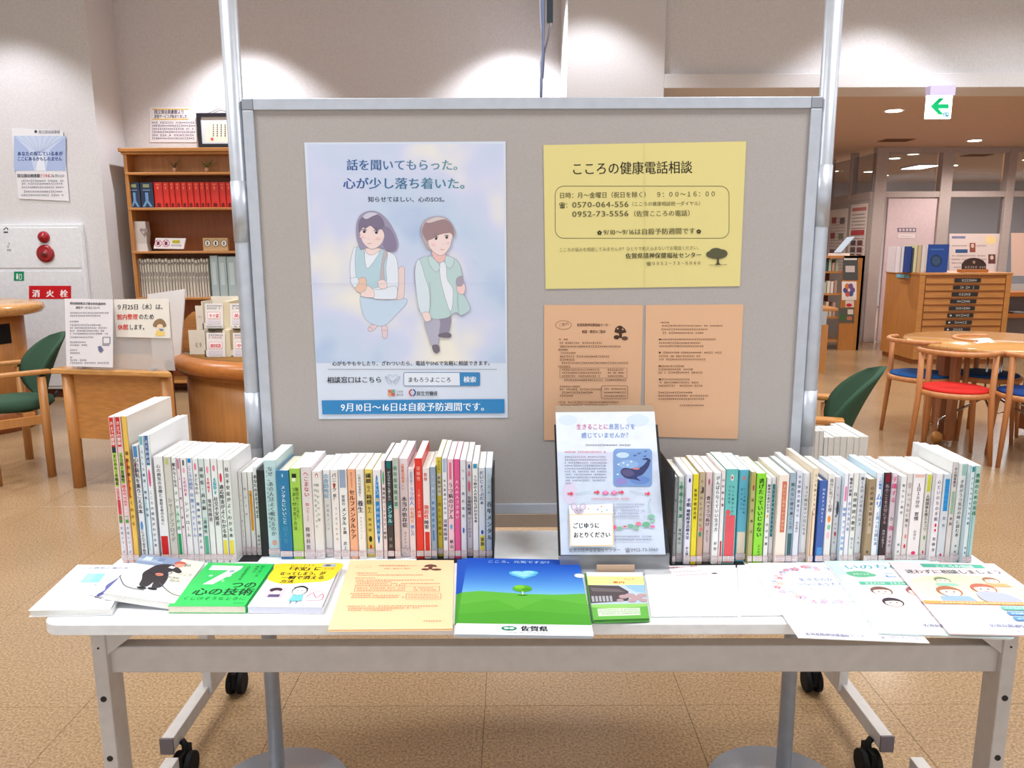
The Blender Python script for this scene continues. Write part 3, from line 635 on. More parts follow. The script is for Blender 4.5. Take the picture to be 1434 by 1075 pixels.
# ================================================================== tables
def table(name, label, x0, x1, y0, y1, yaw, px0, px1, posty, footdx, rail_z, foot):
    ztop = .72; c = Vector(((x0 + x1) / 2, (y0 + y1) / 2, 0))
    t = thing(name, label, 'table', (c.x, c.y, 0)); T = Matrix.Translation(c) @ Matrix.Rotation(yaw, 4, 'Z') @ Matrix.Translation(-c)
    pts = []
    r = .035
    for cx_, cy_, a0 in ((x1 - r, y0 + r, -90), (x1 - r, y1 - r, 0), (x0 + r, y1 - r, 90), (x0 + r, y0 + r, 180)):
        for k in range(7): a = math.radians(a0 + k * 15); pts.append(T @ Vector((cx_ + r * math.cos(a), cy_ + r * math.sin(a), ztop)))
    b = MB(); b.prism(pts, .021, WTOP); b.build('tabletop', t, bevel=.002)
    for k, px_ in enumerate((px0, px1)):
        s = 1 if k == 0 else -1
        b = MB(); b.box(px_, px_ + s * .026, posty, posty + .05, .11, .69, WMETAL, T); b.build('leg', t, bevel=.002)
        b = MB(); b.box(px_, px_ + s * .12, posty - .008, posty + .14, .69, .6985, WMETAL, T); b.build('hinge_plate', t)
        b = MB()
        for zz in (.66, .56, .44):
            b.tube([T @ Vector((px_ + s * .013, posty + .001, zz)), T @ Vector((px_ + s * .013, posty - .0015, zz))], .0055 if zz < .6 else .0018, BLACK, 12)
        b.build('screw_cap', t)
        gp = [Vector((px_ + s * .026, posty + .004, .69)), Vector((px_ + s * .085, posty + .004, .69)), Vector((px_ + s * .026, posty + .004, .645))]
        b = MB(); b.prism([T @ p for p in gp], .003, WMETAL, Vector((0, 1, 0))); b.build('gusset', t)
        fx = px_ - s * footdx
        b = MB(); b.box(fx - .016, fx + .016, foot[0], foot[1], .09, .13, WMETAL, T); f_ = b.build('foot', t, bevel=.002)
        b = MB(); b.box(fx - .017, fx + .017, foot[0] - .004, foot[0] + .002, .088, .132, mat((110, 102, 104), .5), T); b.build('end_cap', f_)
        if abs(footdx) > .02: b = MB(); b.box(min(fx, px_), max(fx, px_) + .02, posty, posty + .05, .09, .128, WMETAL, T); b.build('foot_bracket', t)
        for yy in (foot[0] + .03, foot[1] - .03):
            cs = T @ Vector((fx + s * .028, yy, .035)); 
            b = MB()
            for o_ in (-.016, .016): b.tube([cs + Vector((o_ - .009, 0, 0)), cs + Vector((o_ + .009, 0, 0))], .035, RUB, 24)
            cc = b.build('caster', t, bevel=.004)
            b = MB(); b.tube([cs + Vector((0, 0, 0)), cs + Vector((0, .01, .05)), cs + Vector((-s * .01, .012, .062))], .009, RUB, 10); b.box(cs.x - .006, cs.x + .006, cs.y - .03, cs.y + .034, .03, .076, RUB); b.build('fork', cc)
    b = MB(); xa, xb = min(px0, px1) + .024, max(px0, px1) - .024
    b.box(xa, xb, posty + .012, posty + .042, rail_z[0], rail_z[1], WMETAL, T); b.build('rail', t, bevel=.003)
    for xx in (x0 + .05, x1 - .05):
        b = MB(); pts = [Vector((xx - .014, y0 + .035, .699)), Vector((xx + .014, y0 + .035, .699)), Vector((xx - .01, y0 + .035, .682))]
        b.prism([T @ p for p in pts], .05, WMETAL, Vector((0, 1, 0))); b.build('table_hook', t)
    return t
TYAW = -.004
FY0, FY1 = 1.244, 1.69
table('folding_table', 'white folding table on casters carrying the book display in front of the board', -.828, .972, FY0, FY1, TYAW, -.755, .902, 1.272, .085, (.604, .656), (1.27, 1.70))
table('folding_table', 'second white folding table standing behind the display board, only its feet and casters show', -.97, 1.03, 1.85, 2.3, 0, -.885, .955, 2.01, .0, (.60, .65), (1.775, 2.22))
# ================================================================== books
TZ = .7205
ORD = ['first', 'second', 'third', 'fourth', 'fifth', 'sixth', 'seventh', 'eighth', 'ninth', 'tenth', 'eleventh', 'twelfth', 'thirteenth', 'fourteenth', 'fifteenth', 'sixteenth', 'seventeenth', 'eighteenth', 'nineteenth', 'twentieth']
def ordw(n):
    if n < 20: return ORD[n]
    if n == 29: return 'thirtieth'
    if n == 39: return 'fortieth'
    t_ = ['twenty', 'thirty', 'forty', 'fifty'][(n + 1) // 10 - 2]
    return t_ + '-' + ORD[(n + 1) % 10 - 1]
def book(x0, x1, z1, y0, depth, col, label, group, blocks=(), texts=(), side=None, hard=False, z0=TZ, calllabel=True, name='book', cat='book', back=None, edge=(246, 245, 242), lean=0):
    w = x1 - x0 - .0006; H = z1 - z0; cxm = (x0 + x1) / 2
    t = thing(name, label, cat, (cxm, y0, z0), group)
    cth = .0016 if hard else .0006; CM_ = mat(col, .35); SM_ = mat(side or col, .32)
    b = MB()
    x0_, x1_ = cxm - w / 2, cxm + w / 2; r = min(w * .18, .0025)
    # spine with softly rounded corners
    pf = [(x0_, y0 + r), (x0_ + r * .4, y0 + r * .3), (x0_ + r, y0), (x1_ - r, y0), (x1_ - r * .4, y0 + r * .3), (x1_, y0 + r), (x1_, y0 + r + .001), (x0_, y0 + r + .001)]
    b.prism([Vector((a, c, z1)) for a, c in pf], H, CM_)
    b.box(x0_, x0_ + cth, y0 + r, y0 + depth, z0, z1, SM_); b.box(x1_ - cth, x1_, y0 + r, y0 + depth, z0, z1, SM_)
    b.build('cover', t)
    rec = .004 if hard else .0006
    b = MB(); b.box(x0_ + cth, x1_ - cth, y0 + r + .001, y0 + depth - (.004 if hard else .0006), z0 + rec, z1 - rec, PAGE if edge[0] > 240 else mat(edge, .8, kind='pages')); b.build('page_block', t)
    pl = lambda x, z, o=0: Vector((cxm + x, y0 - o, z0 + z))
    ik = Ink(pl, yd=1, base=.0002, step=5e-5); ww = w - 2 * r
    for bl_ in blocks:
        a, c_, cc = bl_[:3]; xa, xb = (bl_[3], bl_[4]) if len(bl_) > 4 else (0, 1)
        if len(bl_) > 5: 
            cxx = (-.5 + (xa + xb) / 2) * ww; ik.ell(cxx, (a + c_) / 2 * H, (xb - xa) * ww / 2, abs(a - c_) * H / 2, cc)
        else: ik.rect((-.5 + xa) * ww, a * H, (-.5 + xb) * ww, c_ * H, cc)
    for tx in texts:
        s_, xf, za, zb, cc = tx[:5]; wf = tx[5] if len(tx) > 5 else .8
        ik.vtext(s_, (-.5 + xf) * ww, za * H, zb * H, wf * w, cc, bold=.03 if wf > .55 else .015)
    ik.build('spine_print', t)
    if calllabel:
        ik = Ink(pl, yd=1, base=.0016, step=5e-5); la, lb = .028 / max(H, .1) * .12, 0
        zl = .006; ik.rect(-.47 * w, zl, .47 * w, zl + .0125, (236, 226, 226)); ik.rect(-.47 * w, zl + .0115, .47 * w, zl + .0125, (206, 150, 158)); ik.rect(-.47 * w, zl, .47 * w, zl + .0008, (206, 150, 158)); ik.rect(-.47 * w, zl + .0062, .47 * w, zl + .0068, (214, 160, 168))
        ik.fake(-.36 * w, zl + .0092, .34 * w, .0022, (96, 80, 92), seed=int(cxm * 1e4)); ik.fake(-.36 * w, zl + .0035, .34 * w, .0022, (120, 100, 110), seed=int(cxm * 1e4) + 1)
        ik.build('call_label', t)
    return t
W_, WB, GR = (240, 238, 238), (226, 232, 238), (60, 60, 66)
# u0,u1,v_top, depth, spine colour, look, blocks, texts, extra
L = [
 (150.6, 159.5, 583.5, .208, (238, 208, 206), 'tall magazine with red and lime spine', [(.80, .995, (214, 56, 44)), (.53, .76, (168, 204, 60), .1, .9), (.76, .8, (40, 60, 60)), (.34, .44, (224, 92, 92), .1, .9), (.28, .33, (70, 150, 80), .1, .9), (.03, .27, (226, 226, 232))], [('きょうの健康', .5, .97, .81, (250, 236, 230), .6), ('すいみん・不眠症', .5, .75, .54, (30, 60, 30), .6), ('名医が教える最高の治し方', .5, .52, .3, (214, 66, 70), .6), ('大全シリーズ', .5, .26, .06, K, .5)], {}),
 (159.5, 168.4, 583, .208, (236, 200, 198), 'tall magazine with red and green spine', [(.80, .995, (210, 48, 40)), (.55, .76, (150, 196, 70), .1, .9), (.40, .54, (226, 100, 104), .1, .9), (.28, .33, (80, 160, 80), .1, .9), (.03, .27, (226, 226, 232))], [('きょうの健康', .5, .97, .81, (250, 236, 230), .6), ('うつ病・双極性', .5, .75, .56, (30, 60, 30), .6), ('心の病気の最新治療', .5, .53, .3, (250, 230, 226), .6), ('大全シリーズ', .5, .26, .06, K, .5)], {}),
 (168.8, 176.3, 583, .208, (236, 190, 80), 'tall book with yellow spine and beige cover', [(.45, .72, (206, 70, 40), 0, .5)], [('最新図解やさしくわかる', .5, .78, .25, (90, 50, 20), .7)], {'side': (226, 214, 204)}),
 (184.0, 192.8, 623, .15, (232, 232, 234), 'white book with blue and dark blot marks', [(.9, .99, (80, 140, 190)), (.28, .36, (90, 150, 200), .1, .8, 1), (.74, .86, (150, 60, 50), 0, .35)], [('心の病気を乗りこえる本', .5, .9, .42, GR, .8), ('じぶんで治す処方箋', .5, .28, .04, K, .6)], {}),
 (193.0, 200, 610, .19, (224, 234, 240), 'pale blue slim book', [(.93, .995, (120, 180, 196)), (.1, .5, (160, 206, 216), 0, .4)], [('ストレス解消・睡眠・栄養', .5, .9, .36, (90, 110, 130), .6)], {}),
 (200.2, 208, 609, .19, (240, 240, 242), 'white book with blue head and pink capsule', [(.77, .995, (70, 110, 160)), (.6, .74, (232, 90, 140), .15, .85, 1)], [('よくわかる', .5, .97, .78, (230, 240, 250), .6), ('こころの病気がわかる本', .5, .58, .12, (90, 90, 100), .6)], {}),
 (213.5, 227.0, 639, .13, W_, 'thick white paperback with solid red foot block', [(.02, .255, (206, 42, 40))], [('心の病気の治療と', .5, .93, .62, GR, .55), ('看取る者のために', .5, .61, .36, GR, .4)], {}),
 (227.3, 238.6, 639.5, .13, (212, 206, 196), 'grey-beige paperback with white title', [(.93, .985, (190, 196, 110), .25, .75)], [('シャーデンフロイデ', .5, .62, .2, (130, 126, 118), .6)], {}),
 (238.9, 245.8, 640, .13, W_, 'white paperback with green foot block', [(.02, .28, (28, 160, 92)), (.34, .5, (190, 232, 200), .1, .9)], [('眠れなくなる', .5, .95, .72, GR, .75), ('メンタルの話', .5, .7, .3, (40, 140, 96), .75)], {}),
 (246.0, 251, 641, .13, (240, 220, 226), 'very thin book with pale pink spine', [(.9, .99, (196, 130, 150))], [('うつ病の家族', .5, .85, .3, (140, 70, 90), .7)], {}),
 (251.2, 260.5, 641, .13, W_, 'white paperback with magenta capsule', [(.64, .82, (206, 70, 150), .15, .85, 1), (.93, .98, (80, 80, 80), .3, .7), (.86, .91, (240, 170, 190), .2, .8, 1)], [('発達障害', .5, .81, .66, (250, 240, 250), .6), ('シンドローム', .5, .6, .24, GR, .6)], {}),
 (260.7, 268, 641, .13, (236, 232, 240), 'white paperback with blue square at its head', [(.955, .995, (40, 140, 206))], [('こころの病気', .5, .93, .7, (70, 120, 190), .8), ('自閉スペクトラム', .5, .68, .24, (70, 130, 200), .75)], {}),
 (268.2, 276.2, 642, .13, W_, 'white paperback with small pink heart', [(.89, .96, (236, 120, 160), .2, .8, 1)], [('子どもの心', .5, .86, .66, GR, .65), ('精神科医が教える', .5, .6, .12, (70, 90, 150), .6)], {}),
 (276.4, 284.6, 642, .13, (214, 222, 222), 'grey paperback with teal-green lower spine', [(.02, .26, (90, 176, 146)), (.3, .44, (170, 206, 200), .1, .9)], [('認知症・高次脳', .5, .93, .5, GR, .7), ('双極性', .5, .42, .28, GR, .6)], {}),
 (284.8, 293, 642, .13, W_, 'white paperback with red-pink capsule', [(.68, .82, (226, 70, 110), .12, .88, 1), (.86, .93, (240, 150, 180), .2, .8, 1)], [('双極性', .5, .81, .69, (255, 240, 240), .55), ('境界性障害', .5, .62, .4, (90, 80, 90), .7)], {}),
 (293.3, 302.8, 642, .13, W_, 'white paperback with turquoise capsule', [(.66, .82, (80, 170, 190), .12, .88, 1), (.88, .94, (236, 130, 170), .2, .8, 1)], [('うつ病', .5, .8, .68, (240, 250, 255), .55), ('社交不安障害', .5, .64, .36, (90, 80, 90), .7)], {}),
 (303, 311.3, 643, .13, W_, 'white paperback with small red capsule and yellow foot', [(.78, .87, (226, 60, 90), .15, .85, 1), (.03, .22, (238, 216, 70))], [('適応障害がよくわかる本', .5, .76, .24, K, .8)], {}),
 (311.5, 324.8, 644, .13, (234, 232, 232), 'thick white paperback with bold black title and yellow foot', [(.03, .22, (240, 218, 80))], [('社交不安症がよくわかる本', .5, .94, .24, K, .62)], {}),
 (328.4, 337.4, 660, .11, (226, 220, 220), 'short pocket book with plain grey-white spine', [], [('心がフッと軽くなる', .5, .75, .2, (150, 140, 150), .45)], {}),
 (337.6, 345.1, 661, .11, (230, 224, 226), 'short pocket book with pale lilac-white spine', [], [('眠れる本', .5, .85, .45, (150, 140, 160), .5)], {}),
 (345.3, 352.4, 661, .11, (232, 228, 226), 'short pocket book with solid orange spine patch', [(.3, .78, (228, 146, 30), .1, .9)], [('知', .5, .76, .7, (90, 60, 10), .5)], {}),
 (352.6, 359.4, 654, .12, (236, 236, 238), 'short white book with bold black title beside the bookend', [], [('あなたのままで大丈夫', .5, .92, .42, K, .8), ('精神科', .5, .24, .1, GR, .5)], {}),
 (368.3, 385.6, 644.5, .132, (196, 222, 228), 'thick light cyan paperback with a small picture at its foot', [(.12, .18, (224, 170, 150), .3, .8, 1)], [('なぜ、あの人はよく眠れるのか', .52, .94, .22, (70, 84, 100), .42), ('一生ぐっすり快眠できる睡眠習慣', .17, .95, .3, (130, 150, 164), .2)], {'side': (206, 226, 228)}),
 (385.8, 404.0, 659, .13, (42, 122, 172), 'blue hardcover with white title', [(.93, .965, (190, 214, 220), .44, .56)], [('メンタルにいいこと', .5, .84, .4, (238, 244, 248), .5), ('超大全', .5, .38, .18, (90, 150, 190), .4)], {'hard': True, 'edge': (236, 226, 206)}),
 (404.2, 419.6, 656, .13, (164, 206, 84), 'lime green paperback with small black figure', [(.9, .945, (40, 50, 30), .15, .7), (.86, .9, (226, 236, 210), .15, .6)], [('毎日のこころと', .68, .8, .46, (40, 60, 30), .36), ('うまく付き合う方法', .28, .8, .32, (50, 70, 30), .36)], {}),
 (419.8, 435.4, 654, .13, (226, 214, 218), 'pale pink paperback with red handwritten title', [], [('へこまない', .5, .96, .68, (190, 80, 90), .6), ('知って', .5, .62, .5, (206, 120, 130), .6), ('るんだ', .5, .48, .42, (200, 110, 120), .3), ('精神科医', .4, .36, .1, (90, 90, 100), .4)], {}),
 (435.6, 449.8, 660, .13, (232, 228, 226), 'white paperback with a red arc at its head', [(.92, .98, (210, 80, 60), .35, .75, 1), (.92, .965, (236, 232, 230), .42, .68, 1)], [('明日からの心理', .62, .88, .42, (130, 130, 130), .32), ('会話の本質をつかむ', .25, .88, .35, (140, 140, 140), .28)], {}),
 (450.2, 461.6, 658, .13, (238, 238, 240), 'white paperback with light blue four-character title', [], [('会食恐怖症', .42, .96, .68, (120, 180, 224), .75), ('が治るノート', .5, .62, .3, (140, 146, 156), .4)], {}),
 (461.8, 472.6, 658, .13, (236, 230, 230), 'white paperback with black and red panic title', [(.8, .86, (216, 80, 80), .2, .7, 1)], [('パニック', .5, .97, .76, (80, 60, 66), .6), ('症？', .5, .74, .66, K, .6), ('マンガでわかる', .6, .6, .2, (120, 112, 116), .35)], {}),
 (472.8, 485.2, 657, .13, (236, 236, 238), 'white paperback with slate-blue head block', [(.8, .995, (150, 164, 190))], [('家族の', .5, .72, .6, GR, .55), ('メンタル', .5, .58, .38, K, .7), ('不調', .5, .36, .28, GR, .6), ('井上', .5, .2, .1, K, .45)], {}),
 (485.5, 497.2, 657, .13, (240, 178, 142), 'peach orange paperback with bold brown title', [], [('毎日１０分でできる', .5, .97, .8, (170, 80, 50), .3), ('セルフメンタルケア', .5, .78, .22, (96, 40, 30), .72)], {}),
 (497.4, 508.8, 657, .13, (240, 238, 236), 'white paperback with two bold black characters mid-spine', [], [('心療内科産業医と', .5, .95, .7, (140, 140, 146), .5), ('養生', .5, .66, .52, K, .85), ('するということ', .5, .48, .22, (150, 150, 150), .3)], {}),
 (509, 521, 657, .13, (238, 216, 110), 'yellow paperback with black title and red heart', [(.09, .14, (210, 50, 50), .3, .7, 1), (.17, .24, (50, 44, 40), .2, .8, 1)], [('繊細', .5, .96, .84, K, .8), ('な人', .5, .82, .74, K, .5), ('鈍感', .5, .72, .6, K, .8), ('な人', .5, .58, .5, K, .5), ('無神経', .5, .46, .28, (130, 110, 50), .4)], {}),
 (521.3, 533, 658, .13, (234, 232, 236), 'white paperback with tall rounded blue panel', [(.17, .95, (46, 130, 196), .12, .88, 1)], [('ストレス', .5, .9, .72, (200, 226, 240), .45), ('脳', .5, .7, .64, (240, 220, 120), .45), ('がわかる心理', .5, .62, .24, (210, 230, 244), .4)], {}),
 (533.2, 538.6, 645, .15, (232, 214, 216), 'slim pinkish book with green capsule at its head', [(.76, .9, (60, 160, 110), .1, .9, 1)], [('境界性パーソナリティ障害', .5, .74, .2, GR, .8)], {}),
 (538.9, 548.4, 645.5, .15, (56, 52, 54), 'black paperback with teal head', [(.93, .995, (20, 110, 116)), (.35, .58, (30, 96, 104))], [('ぜんぶやめても悪くない', .5, .9, .6, (200, 210, 210), .6), ('メンタル', .5, .56, .37, (180, 224, 224), .8), ('日記', .5, .24, .1, (170, 170, 170), .5)], {}),
 (548.7, 557.3, 641, .15, (216, 196, 188), 'book with sage-green upper and brownish lower spine', [(.5, .99, (170, 198, 186))], [('依存症家族支援', .5, .93, .52, (40, 110, 80), .75)], {'side': (230, 224, 222)}),
 (557.5, 570.8, 642, .15, (232, 220, 226), 'thick pale pink-white paperback about addiction', [(.76, .95, (236, 180, 160), .2, .6)], [('世界一やさしい', .35, .93, .68, (210, 90, 80), .32), ('本当の依存症', .5, .62, .3, (56, 52, 58), .6), ('ガイドブック', .5, .26, .06, (110, 100, 110), .3)], {}),
 (571, 579.7, 656, .13, (230, 218, 222), 'pale pink paperback with blue and orange characters', [], [('会話が続く', .5, .97, .82, (110, 150, 196), .5), ('うつの人', .5, .8, .6, (80, 130, 200), .7), ('の気持ち', .5, .58, .4, (226, 130, 60), .7), ('接し方', .5, .38, .26, (80, 130, 200), .7)], {}),
 (579.9, 590.8, 642, .15, (226, 52, 40), 'solid red paperback', [], [('双極性', .5, .93, .78, (246, 190, 180), .5), ('うつ病とやさしく', .5, .7, .5, (246, 190, 180), .35), ('の話', .5, .49, .42, (250, 220, 210), .5)], {'side': (226, 60, 46)}),
 (591, 601.4, 655, .13, (236, 228, 226), 'white paperback with red title and red foot block', [(.02, .3, (216, 56, 46))], [('新版', .4, .95, .86, (216, 60, 50), .5), ('強迫性', .4, .6, .44, (216, 60, 50), .75), ('障害', .4, .43, .33, K, .75)], {}),
 (601.6, 609.8, 654, .13, (150, 166, 186), 'grey-blue paperback', [(.2, .66, (80, 130, 180), .1, .7)], [('うつ病の真実がわかる', .5, .93, .3, (210, 222, 234), .55)], {}),
 (610, 618.2, 640, .15, (216, 198, 66), 'mustard yellow paperback with white band', [(.62, .84, (232, 228, 214))], [('子ども', .5, .97, .87, (90, 90, 30), .5), ('家族から', .5, .82, .64, GR, .6), ('見た心の病気', .5, .56, .2, (120, 110, 30), .6)], {}),
 (618.4, 625.6, 641, .15, (230, 232, 238), 'slim white book with blue-grey head', [(.86, .99, (170, 190, 220))], [('双極性障害', .5, .4, .18, (90, 60, 110), .75), ('本人家族のための', .5, .8, .44, GR, .55)], {}),
 (625.8, 634.8, 643, .15, (240, 200, 208), 'pink paperback with bold black depression title', [(.8, .97, (226, 110, 140), .2, .8), (.3, .35, (90, 160, 210), .2, .8, 1)], [('うつ病のリアル', .5, .77, .4, K, .8), ('秋山', .5, .2, .1, K, .6)], {}),
 (635, 643.6, 643, .15, (222, 84, 140), 'strong pink paperback', [], [('大人の人づきあい', .5, .8, .4, (250, 200, 220), .6)], {'side': (226, 100, 150)}),
 (643.8, 652, 644, .15, (222, 222, 226), 'grey-white paperback with small blue drawing', [(.26, .32, (60, 110, 180), .2, .8, 1)], [('うつ・適応障害', .5, .93, .4, (90, 96, 120), .55)], {}),
 (652.2, 660.8, 645.5, .16, (234, 222, 228), 'pinkish white paperback with pink capsule', [(.68, .8, (232, 110, 130), .15, .85, 1), (.84, .9, (240, 140, 150), .2, .8, 1), (.92, .97, (60, 70, 130), .3, .8, 1)], [('妄想性障害', .5, .64, .44, (90, 76, 96), .75), ('がよくわかる', .5, .42, .2, (130, 120, 130), .5)], {}),
 (661, 669.3, 648.7, .15, (236, 234, 232), 'white paperback with teal head stripe', [(.95, .995, (50, 150, 180))], [('うつ病の人の気持ちがわかる本', .5, .88, .38, K, .62)], {}),
 (669.6, 679.4, 655, .13, (216, 218, 224), 'grey-white paperback with brush title and yellow foot', [(.04, .26, (224, 208, 80)), (.27, .32, (60, 90, 160), .2, .8, 1)], [('だいじょうぶだぁ', .45, .97, .6, (60, 80, 130), .8), ('家族', .5, .24, .14, K, .6)], {}),
 (679.7, 688.9, 655, .13, (190, 204, 216), 'pale slate-blue paperback, last before the bookend', [], [('こころの', .5, .96, .7, (70, 120, 170), .4), ('百年メンタル', .55, .64, .2, (40, 50, 60), .8)], {}),
]
